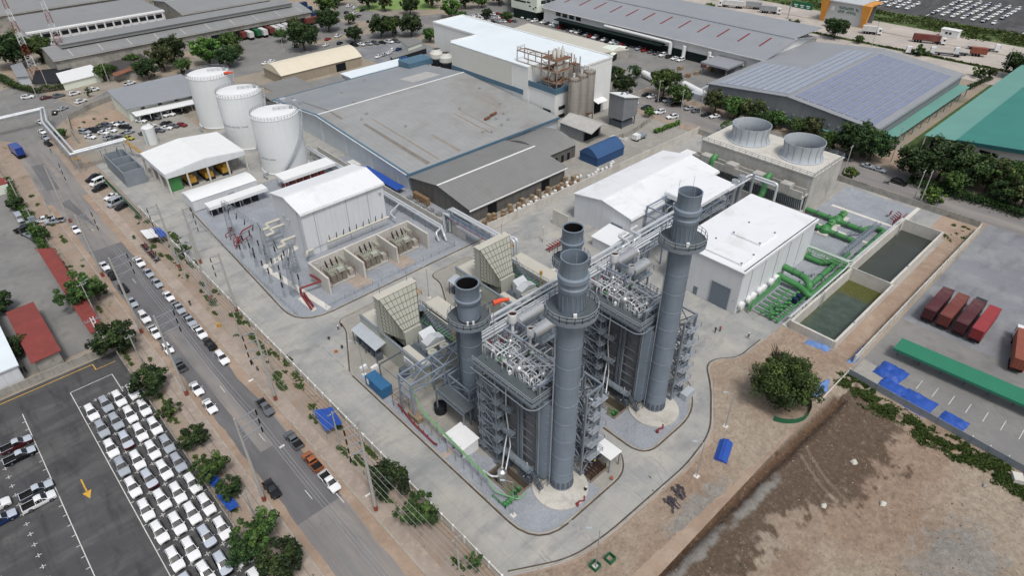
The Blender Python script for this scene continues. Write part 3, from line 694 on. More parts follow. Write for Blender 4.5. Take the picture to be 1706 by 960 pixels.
 for z,y0_,y1_ in((9.0,56.5,61.0),(14.6,57.0,61.2),(3.2,52.0,61.0)):
  b=MB();b.box(XL-1.6,XL-.2,y0_,y1_,z,z+.1);b.rail([(XL-.3,y0_,z+.1),(XL-1.6,y0_,z+.1),(XL-1.6,y1_,z+.1)],1.1,.035)
  for y in(y0_+.2,y1_-.2):b.beam((XL,y,z-1.4),(XL-1.5,y,z),.12)
  b.build('side_gallery','paint_grey',t)
 b=MB();b.tube([(XL-.6,58.6,21.4),(XL-.6,58.6,13.0),(XL-.6,57.9,8.0),(XL-.6,57.6,5.2),(XL-3.6,55.6,3.0)],.13,8);b.tube([(XL-.5,60.8,21),(XL-.5,60.8,1)],.09,6);b.tube([(XL-.4,53.5,4),(XL-.4,53.5,1.0),(XL-1.4,53.5,1.0)],.12,6)
 for k in range(7):b.tube([(XL-.9,62+.6*k,20.5-k),(XL-.9,62+.6*k,1.0)],.07,6)
 b.build('drop_pipe','clad_bright',t,smooth=.9)
 b=MB()
 for y in(52.4,54,57.5,59.2):
  b.cbox((XL-.9,y,.1),.9,.8,1.7);b.rail([(XL-1.6,y-.6,.1),(XL-1.6,y+.6,.1)],1.4,.035)
 b.stairs((XL-.6,49.6,.2),(XL-.6,52.2,3.2),.8);b.rail([(XL-1.4,49.4,.3),(XL+.6,49.4,.3)],3.0,.04)
 b.build('skid','paint_grey_dark',t)
 b=MB();X0_,X1_,Y0_,Y1_=XR-.4,XR+3.4,47.0,50.8
 for x in(X0_,X1_):
  for y in(Y0_,Y1_):b.beam((x,y,.1),(x,y,20.6),.36)
 for k in range(5):
  z=4.0*k+.4
  for y in(Y0_,Y1_):b.beam((X0_,y,z),(X1_,y,z),.28,.34);b.beam((X0_,y,z),(X1_,y,z+4.0),.18);b.beam((X1_,y,z),(X0_,y,z+4.0),.18)
  for x in(X0_,X1_):b.beam((x,Y0_,z),(x,Y1_,z),.28,.34);b.beam((x,Y0_,z),(x,Y1_,z+4.0),.18);b.beam((x,Y1_,z),(x,Y0_,z+4.0),.18)
 b.beam((X1_,Y0_,20.4),(X0_,Y0_,20.4),.3);b.beam((X1_,Y1_,20.4),(X1_,Y0_,20.4),.3)
 b.build('brace_tower','paint_grey',t)
 for k in range(5):
  z=3.4*k+.4;b=MB();b.box(X1_-2.6,X1_+.9,Y0_-.9,Y0_+.5,z+3.4,z+3.5);b.rail([(X1_-2.6,Y0_-.9,z+3.5),(X1_+.9,Y0_-.9,z+3.5),(X1_+.9,Y0_+.5,z+3.5)],1.1,.035)
  if k<4:b.stairs((X1_-1,Y0_+.4,z+3.5),(X1_-1,Y1_-.4,z+5.4),.8);b.stairs((X1_-.2,Y1_-.4,z+5.4),(X1_-.2,Y0_+.4,z+7.3),.8)
  b.build('landing','paint_grey_light',t)
 b=MB()
 for k in range(8):b.tube([(XR+.9,53+1.6*k,21),(XR+.9,53+1.6*k,1.2)],.1+.05*(k%3),6)
 for z in(5,9,13,17):b.beam((XR+.3,51,z),(XR+3.0,51,z),.2);b.beam((XR+3.0,51,z),(XR+3.0,66,z),.2);b.box(XR+.2,XR+2.9,51.5,66,z,z+.08)
 for y in(51,56,61,66):b.beam((XR+3.0,y,.1),(XR+3.0,y,22),.26)
 b.build('far_gallery','paint_grey',t)
 return t
def make_filter():
 t=thing('filter_house','near beige intake filter house with gridded sloping duct above turbine hall wall','filter house',57.6,97,0,'air intake filter houses')
 b=MB();b.box(53.0,62.4,97.4,99.3,5.2,16.1);b.build('filter_box','beige',t)
 b=MB();b.loft([(53.02,97.4,7.6),(62.38,97.4,7.6),(62.38,97.4,16.05),(53.02,97.4,16.05)],[(55.3,93.6,6.3),(59.8,93.6,6.3),(59.8,93.6,8.8),(55.3,93.6,8.8)]);b.box(55.4,59.7,93.2,97.2,4.6,6.6);b.box(55.4,59.7,92.9,93.5,4.6,8.6);b.build('tapered_duct','beige',t)
 A_=[V(p)for p in((53.0,97.4,7.6),(62.4,97.4,7.6),(62.4,97.4,16.07),(53.0,97.4,16.07))];B_=[V(p)for p in((55.28,93.6,6.28),(59.82,93.6,6.28),(59.82,93.6,8.82),(55.28,93.6,8.82))]
 b=MB()
 for i in range(4):
  j=(i+1)%4
  for k in range(9):u=k/8;b.beam(A_[i].lerp(A_[j],u),B_[i].lerp(B_[j],u),.07,.16)
  for k in range(7):u=k/6;b.beam(A_[i].lerp(B_[i],u),A_[j].lerp(B_[j],u),.07,.16)
 b.build('stiffener','beige_dark',t)
 b=MB()
 for k in range(11):z=5.6+.95*k;b.face([(53.1,99.35,z+.85),(62.3,99.35,z+.85),(62.3,100.2,z+.2),(53.1,100.2,z+.2)]);b.face([(53.1,99.35,z+.85),(53.1,100.2,z+.2),(53.1,99.35,z+.1)])
 b.box(52.8,62.6,97.3,99.45,16.12,16.22);b.build('weather_hood','beige_roof',t)
 b=MB()
 for x in(53.2,62.2):
  for y in(97.5,99.1):b.beam((x,y,.1),(x,y,5.2),.3)
 b.beam((53.2,97.5,.4),(62.2,97.5,5),.18);b.beam((62.2,97.5,.4),(53.2,97.5,5),.18);b.tube([(54.4,99.0,16.2),(54.4,99.0,19.0)],.05,6);b.tube([(61.2,98.9,16.2),(61.2,98.9,19.2)],.05,6);b.ladder((62.8,98.4,5),11.5,0,.22)
 b.stairs((63.6,92,5.2),(63.6,97,8.2),.9);b.box(62.6,64.2,97,99.3,8.1,8.2);b.rail([(64.2,97,8.2),(64.2,99.3,8.2),(62.6,99.3,8.2)]);b.build('support_frame','paint_grey',t)
 b=MB();b.rail([(62.5,97.4,12),(63.6,97.4,12),(63.6,99.3,12)],1.1,.05);b.build('railing','yellow_paint',t)
 return t
def make_hall():
 t=thing('turbine_enclosure','near beige walled turbine enclosure with round roof vents and grey canopy','turbine hall',59,95,0,'turbine enclosures of the two trains')
 b=MB();b.box(53.0,53.35,83.6,107.2,.1,6.5);b.box(53.35,65.8,83.6,83.9,.1,6.1);b.box(65.5,65.8,83.9,107.2,.1,6.1);b.box(53.35,65.5,106.9,107.2,.1,6.5);b.build('wall','beige',t)
 b=MB();b.box(53.35,55.4,83.95,92.0,5.8,6.0);b.box(53.36,65.4,99.5,106.85,6.2,6.5);b.build('roof','beige_roof',t)
 b=MB();b.box(55.45,65.45,83.95,99.4,4.4,4.6);b.build('deck','paint_grey_dark',t)
 b=MB();b.box(52.9,53.45,83.5,107.3,6.5,6.62);b.build('coping','paint_grey',t)
 b=MB();b.extr([(50.2,3.9),(50.2,4.05),(52.98,4.75),(52.98,4.6)],'y',97.2,107)
 b.build('canopy','fan_grey',t)
 b=MB()
 for y in(97.5,102,106.6):b.beam((50.4,y,.1),(50.4,y,3.9),.16)
 b.build('canopy_post','paint_grey_dark',t)
 for k in range(5):MB().cbox((51.6,98.5+1.9*k,.1),1.3,1.1,1.5).build('pump_cabinet','paint_grey_dark',t)
 b=MB();b.box(57.3,61.9,87.9,90.0,4.6,7.0);b.extr([(90.0,4.6),(90.0,7.0),(91.8,8.0),(91.8,4.6)],'x',58.0,61.4);b.extr([(57.3,7.0),(59.6,7.9),(61.9,7.0)],'y',87.9,90.0);b.build('fan_box','clad_bright',t)
 b=MB()
 for x,y in((57.4,86.3),(60.4,86.1)):b.lathe((x,y,4.6),[(1.05,0),(1.05,1.9),(.9,2.05),(.3,2.08),(.3,2.4),(.05,2.5)],22)
 b.beam((56.6,87.3,6.75),(61.4,87.0,6.75),.5,.2);b.build('roof_vent','beige',t,smooth=.5)
 b=MB();b.rail([(55.5,92,4.6),(55.5,84.1,4.6),(65.3,84.1,4.6),(65.3,96,4.6)],1.1,.04);b.rail([(56.8,92,5.4),(56.8,87.6,5.4)],1.1,.04)
 for k in range(10):b.tube([(62.6+.3*k%2,85+.9*k,4.6),(62.6,85+.9*k,6.2),(64.6,85+.9*k,6.2)],.08,6)
 for k in range(5):b.beam((56,84.6+.5*k,5.0),(63,84.6+.5*k,5.0),.2,.3)
 b.build('railing','paint_grey',t)
 b=MB();b.tube([(63.4,85,5.4),(63.4,95,5.4)],.22,8);b.tube([(64.0,85,5.4),(64.0,96,5.4)],.15,8);b.tube([(62.8,93,5.2),(62.8,97,5.2),(64.5,97,7)],.15,8);b.build('green_line','green_pipe',t,smooth=.8)
 b=MB();b.box(52.86,52.98,87.0,90.4,3.9,5.3);sg=b.build('sign_board','sign_white',t)
 b=MB();[b.box(52.83,52.86,87.3+.02*k,90.1-(.5 if k%2 else .1),5.0-.3*k,5.1-.3*k)for k in range(4)];b.build('sign_text','sign_grey',sg)
 b=MB();b.box(51.4,52.98,89.0,90.6,.1,2.6);b.box(51.35,51.4,89.2,90.4,.3,2.4);b.build('porch','paint_grey_dark',t)
 b=MB();b.beam((53,91.5,5.6),(47.6,91.5,5.6),.25);b.beam((47.6,91.5,5.6),(47.6,91.5,.1),.2);b.beam((47.6,91.5,5.6),(47.0,89.6,.1),.14);b.beam((47.6,91.5,5.6),(46.9,82.6,7.4),.08);b.build('pipe_gantry','paint_grey_dark',t)
 return t
def make_module():
 t=thing('control_module','low control module with flat cream roof beside near filter house','module',69,96,0,'control modules beside the turbine halls')
 b=MB();b.box(67.3,71.2,88.5,102.3,.1,4.7);b.build('wall','beige_dark',t)
 b=MB();b.box(67.0,71.5,88.2,102.6,4.7,4.95);b.build('roof','beige_roof',t)
 b=MB();b.rail([(66.9,88.2,4.7),(66.9,102.6,4.7)],1.1,.04);b.build('railing','paint_grey',t);return t
def make_vessel():
 t=thing('blowdown_vessel','silver blowdown vessel with upright vent pipe in pit before near boiler','vessel',48.6,56.0,-2,'blowdown vessels in the sumps')
 x,y=49.8,56.6
 b=MB().lathe((x,y,-2),[(.95,0),(.95,3.4),(.8,3.8),(.35,4.1),(.3,4.6)],22);b.build('shell','silver',t,smooth=.6)
 b=MB();b.tube([(x,y,2.5),(x+.2,y+.1,3.2),(x+1.4,y+.8,6.0),(x+2.6,y+1.4,8.2)],.14,8);b.tube([(x-.9,y+.2,.8),(x-2.0,y+.6,1.4),(x-2.2,y+2.6,1.4)],.2,8,elbow=.4);b.build('vent_pipe','clad_bright',t,smooth=.8)
 b=MB()
 for k in range(3):b.cbox((49.0+.9*k,53.4,-2),.5,.6,1.2);b.tube([(49.0+.9*k,53.4,-1),(49.0+.9*k,55,-1)],.09,6)
 b.build('sump_pump','green_pipe',t);return t
def make_shelter():
 t=thing('analyser_shelter','small white open-fronted shelter beside the near boiler stair','shelter',49.3,67.2,0,'white shelters beside the boilers')
 b=MB();b.box(47.2,50.9,64.4,64.6,.1,2.9);b.box(50.7,50.9,64.6,69.4,.1,2.9);b.box(47.2,50.7,69.2,69.4,.1,2.9);b.box(47.25,50.7,64.6,69.2,.1,.2);b.build('wall','white_paint',t)
 b=MB();b.hexa([(46.7,64.2,2.75),(51.1,64.2,3.05),(51.1,69.7,3.05),(46.7,69.7,2.75),(46.7,64.2,2.85),(51.1,64.2,3.15),(51.1,69.7,3.15),(46.7,69.7,2.85)]);b.build('roof','white_paint',t)
 b=MB();b.cbox((49.6,66.8,.2),1.2,3,1.6);b.build('cabinet','paint_grey_dark',t);return t
def make_canopy():
 t=thing('pump_canopy','white flat canopy on grey posts over feed pumps beside near stack','canopy',67.5,47.5,0,'white canopies over the feed pumps')
 b=MB();b.hexa([(64.1,43.7,3.9),(67.4,43.7,3.7),(67.4,51.9,3.7),(64.1,51.9,3.9),(64.1,43.7,4.0),(67.4,43.7,3.8),(67.4,51.9,3.8),(64.1,51.9,4.0)]);b.build('roof','white_paint',t)
 b=MB()
 for x in(64.4,67.1):
  for y in(44.0,47.8,51.6):b.beam((x,y,.05),(x,y,3.75),.18)
 b.build('post','paint_grey',t)
 b=MB()
 for k in range(4):b.cbox((66.2,47.8+1.1*k,.1),1.0,.8,1.0);b.tube([(65.6,47.8+1.1*k,.5),(65.6,47.8+1.1*k,1.6),(66.8,47.8+1.1*k,1.6)],.14,8)
 b.build('pump','transformer_dark',t);return t
FAR={'exhaust_stack':'tall grey exhaust stack of the far boiler, beside the white hall with grey shutter','bypass_stack':'shorter grey bypass stack half hidden behind the nearest tall stack','boiler':'far grey heat recovery boiler between the two tall stacks','filter_house':'far beige intake filter house with gridded sloping duct beside overhead pipe bridge','turbine_enclosure':'far beige turbine enclosure behind the near bypass stack','control_module':'far low control module partly hidden by the short stacks','blowdown_vessel':'silver blowdown vessel below the far boiler, glimpsed between the tall stacks','analyser_shelter':'white shelter beside the far boiler, hidden by the near boiler','pump_canopy':'white pump canopy beside the far stack'}
for mk in(make_stack,make_bypass,make_boiler,make_filter,make_hall,make_module,make_vessel,make_shelter,make_canopy):
 o=mk()
 if o.name in('analyser_shelter','pump_canopy'):continue
 dup(o,loc=(o.location.x+DX+(.3 if mk is make_filter or mk is make_hall else 0),o.location.y,o.location.z),label=FAR[o.name])
t=thing('pipe_rack','long grey steel pipe rack running behind the boilers towards the white halls','pipe rack',100,82,0)
b=MB();RX=list(range(0,96,8))
for k in RX:
 x=46.6+k
 if abs(x-57)<3.5 or abs(x-84.3)<3:pass
 for y in(78.6,82.6):b.beam((x,y,.1),(x,y,9.6),.34)
 for z in(5.4,7.5,9.4):b.beam((x,78.6,z),(x,82.6,z),.28,.34)
b.build('post','steel_blue_grey',t)
b=MB()
for k,k2 in zip(RX,RX[1:]):
 x,x2=46.6+k,46.6+k2;xm=(x+x2)/2
 for y in(78.6,82.6):
  for z in(7.3,9.4):b.beam((x,y,z),(x2,y,z),.26,.3)
  b.beam((x,y,9.4),(xm,y,7.3),.17);b.beam((xm,y,7.3),(x2,y,9.4),.17);b.beam((xm,y,7.3),(xm,y,9.4),.15)
 b.beam((x,78.6,9.5),(x2,82.6,9.5),.15);b.beam((xm,78.6,9.5),(xm,82.6,9.5),.2)
b.build('truss','steel_blue_grey',t)
b=MB()
for y,r in((79.3,.3),(80.1,.2),(80.7,.16),(81.8,.2)):b.tube([(62+rnd.random()*4,y,9.9),(138,y,9.9)],r,8)
for y,r in((79.2,.2),(80,.25),(81,.2),(81.9,.15)):b.tube([(62,y,7.8),(138,y,7.8)],r,8)
for x in(72,78,101,106,113):b.tube([(x,79.3,10.0),(x,79.3,11.2),(x,76.4,11.2),(x,76.4,8)],.28,8,elbow=.6)
for x in(112,116.5):b.tube([(x,80.7,9.9),(x,80.7,10.9),(x+3,80.7,10.9),(x+3,84.5,10.9),(x+6,84.5,10.9)],.35,8,elbow=.8)
b.build('pipe','clad_bright',t,smooth=.8)
b=MB();b.box(62,138,82.8,83.5,9.8,10.2);b.box(62,120,78.0,78.4,10.0,10.3);b.build('cable_tray','clad_bright',t)
t=thing('steel_gantry','grey braced steel gantry under white lean-to roof between the white halls','gantry',145,84,0)
b=MB()
for x in(134,143,152,160):
 for y in(80.4,89.8):b.beam((x,y,.1),(x,y,10.3),.36)
 for z in(4.4,7.4,10.6):b.beam((x,80.4,min(z,10)),(x,89.8,min(z,10)),.3)
for y in(80.4,89.8):
 for z in(4.4,7.4,10.0):b.beam((134,y,z),(162,y,z),.3)
for x,x2 in((134,143),(143,152)):b.beam((x,80.4,4.4),(x2,80.4,7.4),.16)
b.build('frame','steel_blue_grey',t)
b=MB();b.hexa([(143,80,10.4),(162,80,10.4),(162,90.6,11.0),(143,90.6,11.0),(143,80,10.6),(162,80,10.6),(162,90.6,11.2),(143,90.6,11.2)]);b.box(142.9,162.1,79.8,80,9.5,10.6);b.box(142.8,143,80,90.6,9.6,10.9);b.build('roof','white_roof',t)
b=MB()
for k in range(22):x=134+28*rnd.random();y=85+4*rnd.random();z=rnd.choice((4.6,7.6));b.tube([(x,y,z),(x,y,z+1.4),(x+2,y,z+1.4)],.12+.1*rnd.random(),8)
b.box(134,162,80.5,89.7,4.3,4.38);b.rail([(134,80.4,4.5),(162,80.4,4.5)],1.1,.045);b.rail([(134,80.4,7.6),(162,80.4,7.6)],1.1,.045);b.build('pipework','steel_galv',t,smooth=.8)
b=MB()
for x in(162.6,166.5):b.lathe((x,80.5,.1),[(.8,0),(.8,8),(1.1,8.5),(1.1,10.6),(.9,10.9),(.9,11.4)],16)
b.tube([(169.5,78.5,0),(169.5,78.5,11.8)],.4,10);b.build('vent_stack','steel_galv',t,smooth=.6)
b=MB();b.tube([(158,80.7,9.9),(172,80.7,9.9),(172,72,9.9),(172,72,3)],.4,8,elbow=1);b.tube([(158,79.5,9.9),(170.5,79.5,9.9),(170.5,72,9.9)],.3,8,elbow=1);b.build('header_pipe','clad_bright',t,smooth=.8)
def gable(name,label,cat,x0,x1,y0,y1,he,hr,wall,roof,ridge='x',over=.35,group=None,rt=.22,trim='white_paint'):
 t=thing(name,label,cat,(x0+x1)/2,(y0+y1)/2,0,group);b=MB()
 if ridge=='x':
  ym=(y0+y1)/2;prof=[(y0,.02),(y1,.02),(y1,he),(ym,hr),(y0,he)];b.extr(prof,'x',x0,x1);s_=(hr-he)/(ym-y0)
  r_=[(y0-over,he-over*s_+.03),(ym,hr+.03),(y1+over,he-over*s_+.03),(y1+over,he-over*s_+.03+rt),(ym,hr+.03+rt),(y0-over,he-over*s_+.03+rt)]
  rb=MB().extr(r_,'x',x0-over,x1+over)
  cap=MB().box(x0-over,x1+over,ym-.3,ym+.3,hr+.03+rt-.04,hr+.03+rt+.07)
  gut=MB();[gut.box(x0-over,x1+over,y-.14,y+.14,he-.45,he-.08)for y in(y0-over-.14,y1+over+.14)]
 else:
  xm=(x0+x1)/2;prof=[(x0,.02),(x1,.02),(x1,he),(xm,hr),(x0,he)];b.extr(prof,'y',y0,y1);s_=(hr-he)/(xm-x0)
  r_=[(x0-over,he-over*s_+.03),(xm,hr+.03),(x1+over,he-over*s_+.03),(x1+over,he-over*s_+.03+rt),(xm,hr+.03+rt),(x0-over,he-over*s_+.03+rt)]
  rb=MB().extr(r_,'y',y0-over,y1+over)
  cap=MB().box(xm-.3,xm+.3,y0-over,y1+over,hr+.03+rt-.04,hr+.03+rt+.07)
  gut=MB();[gut.box(x-.14,x+.14,y0-over,y1+over,he-.45,he-.08)for x in(x0-over-.14,x1+over+.14)]
 b.build('wall',wall,t);r=rb.build('roof',roof,t);cap.build('ridge_cap',trim,r);gut.build('gutter',trim,r);return t
t=gable('switchgear_hall','tall windowless white switchgear hall with shallow gable roof beside the transformers','hall',60.9,86.3,146.1,162.1,13.3,15.0,'white_wall','white_roof')
for x in(64.5,74.2,81.0):MB().tube([(x,146.0,.3),(x,146.0,12.8)],.08,6).build('downpipe','fan_grey',t)
MB().tube([(60.8,148,.3),(60.8,148,13)],.08,6).build('downpipe','fan_grey',t);MB().tube([(62,145.95,2.2),(86,145.95,2.2)],.06,6).build('conduit','fan_grey',t)
b=MB();b.cbox((60.6,156.5,8.5),.5,.6,.6);b.cbox((60.6,153.9,8.1),.5,.6,.6);b.cbox((85,145.8,10.6),.6,.5,.5);b.build('lamp','fan_grey',t)
b=MB()
for y,z in((161,5.6),(158.6,5.0),(152.6,3.8)):b.tube([(60.9,y,z),(56.8,y,z),(56.8,y-2.4,z),(54.4,y-2.4,z)],.42,10,elbow=.5)
b.tube([(62,145,2.6),(60,145,2.6),(59.2,143.5,2.6)],.4,10);b.tube([(66,144.6,3.2),(86,144.6,3.2)],.38,10);b.build('busbar_duct','beige_roof',t,smooth=.7)
b=MB()
for x0_,y0_,z0_ in((54.4,158.6,5.6),(54.4,150.2,3.8)):
 for a in(-.5,.4,1.3):b.tube([(x0_,y0_,z0_),(x0_-.4+.3*a,y0_+1.1*a,z0_+1.9)],[.12,.07],8)
for k in range(9):b.tube([(67+2.1*k,144.6,3.5),(67+2.1*k+.2*(k%3-1),144.4,5.2)],[.16,.09],8)
b.build('bushing','insulator',t)
t=gable('steam_turbine_hall','long white turbine hall with gable roof along the boundary wall','hall',128.2,170.4,90.6,110.9,8.0,9.8,'white_wall_y','white_roof')
b=MB();b.box(128.05,128.15,93,97,.1,4.5);b.build('door','door_grey',t)
t=thing('annex','low white annex with lean-to roof at the near end of the long turbine hall','annex',124,93,0)
b=MB();b.box(120.5,127.9,90.6,97.0,.1,3.0);b.build('wall','white_wall',t);b=MB();b.hexa([(120.1,90.2,3.0),(127.9,90.2,3.9),(127.9,97.4,3.9),(120.1,97.4,3.0),(120.1,90.2,3.15),(127.9,90.2,4.05),(127.9,97.4,4.05),(120.1,97.4,3.15)]);b.build('roof','white_roof',t)
b=MB();b.box(122,123,90.5,90.58,.1,2.2);b.box(125,126.2,90.5,90.58,1.0,2.0);b.build('door','door_grey',t)
t=thing('water_treatment_hall','white hall with flat roof, raised roof hatches and large grey shutter','hall',139,63,0)
b=MB();b.box(121.8,157.0,53.4,72.2,.1,11.8);b.build('wall','white_wall',t)
b=MB();b.box(121.5,157.3,53.1,72.5,11.8,12.05);b.box(121.5,157.3,53.0,53.1,11.4,12.1);b.build('roof','white_roof',t)
b=MB();b.box(122.2,157.2,53.5,53.75,12.06,12.10);b.build('gutter','glass_dark',t)
for x0_,x1_,y0_,y1_ in((123.6,129.5,55.2,66.0),(134.5,142.2,56.8,64.5)):
 b=MB();b.box(x0_,x1_,y0_,y1_,12.06,12.55);r=b.build('roof_hatch','white_roof',t);b=MB();[b.cbox((x,y,12.5),.35,.35,.35)for x in(x0_+.3,x1_-.3)for y in(y0_+.3,y1_-.3)];b.build('lifting_lug','door_grey',r)
b=MB();b.box(121.68,121.79,55.6,60.6,.1,6.3);b.build('shutter','door_grey',t)
b=MB();b.box(121.62,121.68,55.4,60.8,6.3,6.5);b.box(121.62,121.68,55.38,55.58,.1,6.3);b.box(121.62,121.68,60.62,60.82,.1,6.3);b.build('shutter_frame','fan_grey',t)
b=MB();b.box(121.7,121.79,64.0,65.1,.1,2.4);b.build('door','door_grey',t)
b=MB();b.box(121.7,121.79,67.4,68.0,1.2,2.2);b.box(121.7,121.79,54.2,54.5,3.5,3.8);b.build('wall_lamp','fan_grey',t)
for x in(123.2,126.6,128.6,131.6,133.4,137.0,139.4):
 b=MB().lathe((0,0,0),[(.02,0),(.9,.02),(1.0,.3),(1.0,1.3),(.9,1.35)],20);b.v=[(x+p[0],53.35-p[2]*.75,2.3+p[1])for p in b.v];b.build('extract_fan','white_paint',t,smooth=.6)
for x in(126,132,138,144,150):MB().tube([(x,53.3,.2),(x,53.3,11.5)],.06,6).build('downpipe','fan_grey',t)
t=thing('cooling_tower','concrete cooling tower with two wide ribbed fan cylinders on its deck','cooling tower',189,84,0)
b=MB();b.box(179.2,198.4,65.4,102.6,.1,11.9);b.build('tower_body','tower_concrete',t)
b=MB();b.box(179.0,198.6,65.2,102.8,11.9,12.15);b.build('fan_deck','concrete_pale',t)
b=MB();b.rail([(179.1,65.3,12.15),(179.1,102.7,12.15),(198.5,102.7,12.15),(198.5,65.3,12.15)],1.1,.04,closed=True,step=2.2);b.build('railing','paint_grey',t)
b=MB();b.box(174.6,179.18,65.5,102.5,6.3,6.6);b.box(174.6,175.0,65.5,102.5,6.6,8.6);b.box(176.9,177.2,65.5,102.5,6.6,8.8)
for y in(71,80,89,98):b.box(174.5,177.3,y-1.6,y+1.6,6.65,9.4)
for k in range(14):y=67+2.6*k;b.box(175.2,179.18,y,y+.3,5.6,6.3)
b.build('distribution_trough','tower_concrete',t)
b=MB();b.box(174.0,179.18,65.5,102.5,.05,1.1);b.box(173.6,174.0,65.4,102.6,.05,3.2);b.build('basin','tower_concrete',t)
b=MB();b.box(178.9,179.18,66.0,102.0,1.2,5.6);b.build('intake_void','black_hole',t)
b=MB()
for k in range(60):y=66.2+.6*k;b.hexa([(178.2,y,1.1),(178.85,y,1.1),(178.85,y+.22,1.1),(178.2,y+.22,1.1),(177.2,y,5.9),(178.85,y,5.9),(178.85,y+.22,5.9),(177.2,y+.22,5.9)])
b.build('louvre','fan_grey',t)
for cy in(92.2,74.6):
 b=MB().lathe((189.6,cy,12.15),[(6.6,0),(6.62,.25),(6.1,.3),(5.75,.9),(5.6,1.8),(5.62,3.0),(5.85,4.4),(6.0,5.2),(5.85,5.2),(5.5,3.2),(5.5,1.8),(5.7,.6)],56,caps=False);f=b.build('fan_cylinder','fan_grey',t,smooth=.6)
 b=MB()
 for k in range(16):
  a=2*PI*k/16;q=[(r,z)for r,z in((6.12,.3),(5.78,.9),(5.63,1.8),(5.65,3.0),(5.88,4.4),(6.02,5.15))]
  for(r0,z0),(r1,z1)in zip(q,q[1:]):b.beam((189.6+r0*cos(a),cy+r0*sin(a),12.15+z0),(189.6+r1*cos(a),cy+r1*sin(a),12.15+z1),.12,.1)
 b.build('cylinder_rib','fan_rib',f)
 b=MB().lathe((189.6,cy,13.0),[(.01,.9),(.7,.8),(.8,0)],14,caps=False)
 for k in range(8):
  a=2*PI*k/8;u=V((cos(a),sin(a),0));w=V((-sin(a),cos(a),0))*.45;c=V((189.6,cy,13.5));b.face([c+u*.7-w,c+u*5.3-w*.7+V((0,0,.1)),c+u*5.3+w*.7+V((0,0,-.12)),c+u*.7+w])
 b.build('fan_blade','paint_grey_dark',f)
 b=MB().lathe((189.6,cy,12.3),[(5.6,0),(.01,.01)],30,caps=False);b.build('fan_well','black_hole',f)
b=MB()
for y in(95.5,77.0):b.tube([(171.5,y,1.2),(174.8,y,4.5),(175.2,y,9.0),(176.6,y,9.6)],.95,14,elbow=1.6)
b.build('riser_pipe','green_pipe',t,smooth=.8)
b=MB()
for y in(95.5,77.0):b.rail([(173.0,y-1.3,6.4),(173.0,y+1.3,6.4),(174.5,y+1.3,6.4)],1.2,.05)
b.stairs((199.6,67,.1),(199.6,78,6.2),1.0);b.stairs((199.6,78,6.2),(199.6,68,12.1),1.0);b.build('access_stair','paint_grey',t)
t=thing('tower_shelter','tiny white flat shelter on thin posts at the cooling tower end','shelter',177,105,0)
b=MB();b.box(174.5,178.6,103.6,107.2,7.3,7.5);b.build('roof','white_paint',t);b=MB();[b.beam((x,y,0),(x,y,7.3),.18)for x in(174.7,178.4)for y in(103.8,107)];b.build('post','paint_grey',t)
mat('water_clear','#4c524a',.08,var=.10,scale=.12,fine=0,spec=.5)
tw=NT('water_green');P_=tw.pos();c=tw.mix(tw.ramp(tw.noise(P_,.5,6,.6),.35,.65),lin('#4d5c52'),lin('#5b6a5e'));s_=tw.sep(P_)
e=tw.math('ADD',s_[0],tw.math('MULTIPLY',tw.noise(P_,.8,6,.7),3.0));m_=tw.ramp(e,151.6,153.0);c=tw.mix(m_,c,lin('#6b6f38'))
c=tw.mix(tw.math('MULTIPLY',m_,tw.ramp(tw.noise(P_,3.2,6,.75),.45,.65)),c,lin('#4b4b22'));e2=tw.ramp(tw.math('ADD',s_[1],tw.math('MULTIPLY',tw.noise(P_,1.2,6,.7),1.6)),41.6,42.2);c=tw.mix(tw.math('MULTIPLY',e2,.7),c,lin('#656b3a'));tw.out(c,.12)
for nm,lab,(a0,a1,b0,b1),wm in(('water_basin','near concrete basin of green water with algae scum at its far end',POOLS[0],'water_green'),('water_basin','far concrete basin of dark clear water beside the green pumps',POOLS[1],'water_clear')):
 t=thing(nm,lab,'basin',(a0+a1)/2,(b0+b1)/2,0,'open water basins');b=MB();H=2.2;w=.55
 for q in((a0-.4,a1+.3,b0-w,b0),(a0-.4,a1+.3,b1,b1+w),(a0-w,a0,b0,b1),(a1,a1+.28,b0,b1)):b.box(*q,-3.2,H)
 b.build('basin_wall','concrete_pale',t)
 b=MB();b.box(a0,a1,b0,b1,-3.2,-3.0);b.build('basin_floor','concrete',t)
 b=MB();b.face([(a0-.01,b0-.01,-1.3),(a1+.01,b0-.01,-1.3),(a1+.01,b1+.01,-1.3),(a0-.01,b1+.01,-1.3)]);b.build('water_surface',wm,t)
 b=MB();x=a0+(a1-a0)*(.45 if wm=='water_green' else .86)
 for d in(0,.9):b.tube([(x+d,b1+.5,2.2),(x+d,b1+.1,3.1),(x+d,b1-.4,2.6),(x+d,b1-.5,-2.0)],.09,8)
 b.cbox((a0+(a1-a0)*.3,b0-.25,2.2),.5,.35,.3);b.build('pool_ladder','steel_galv',t)
t=thing('circulation_header','large green pipe headers bending round the pumps beside the far basin','pipework',165,50,0)
b=MB()
def gp_(pts,r,e=None):b.tube(pts,r,14,elbow=e or r*2.2)
gp_([(143.6,53.3,3.6),(143.6,47.4,3.2),(141.5,45.2,3.0),(141.5,45.2,.9)],.85);gp_([(141.2,53.3,2.2),(141.2,46.5,1.6),(139.2,43.8,1.4),(142,43.6,1.4),(163,43.6,1.2)],.8)
gp_([(142,46.0,1.0),(158,46.2,1.0),(166,46.2,1.0)],.7);gp_([(156.5,53.5,1.0),(156.5,48.6,1.0),(160,46.8,1.0)],.75)
gp_([(163,43.6,1.2),(171,43.8,1.2),(184.5,44.0,1.2),(184.5,47.5,1.0),(180,48.6,1.0)],.72)
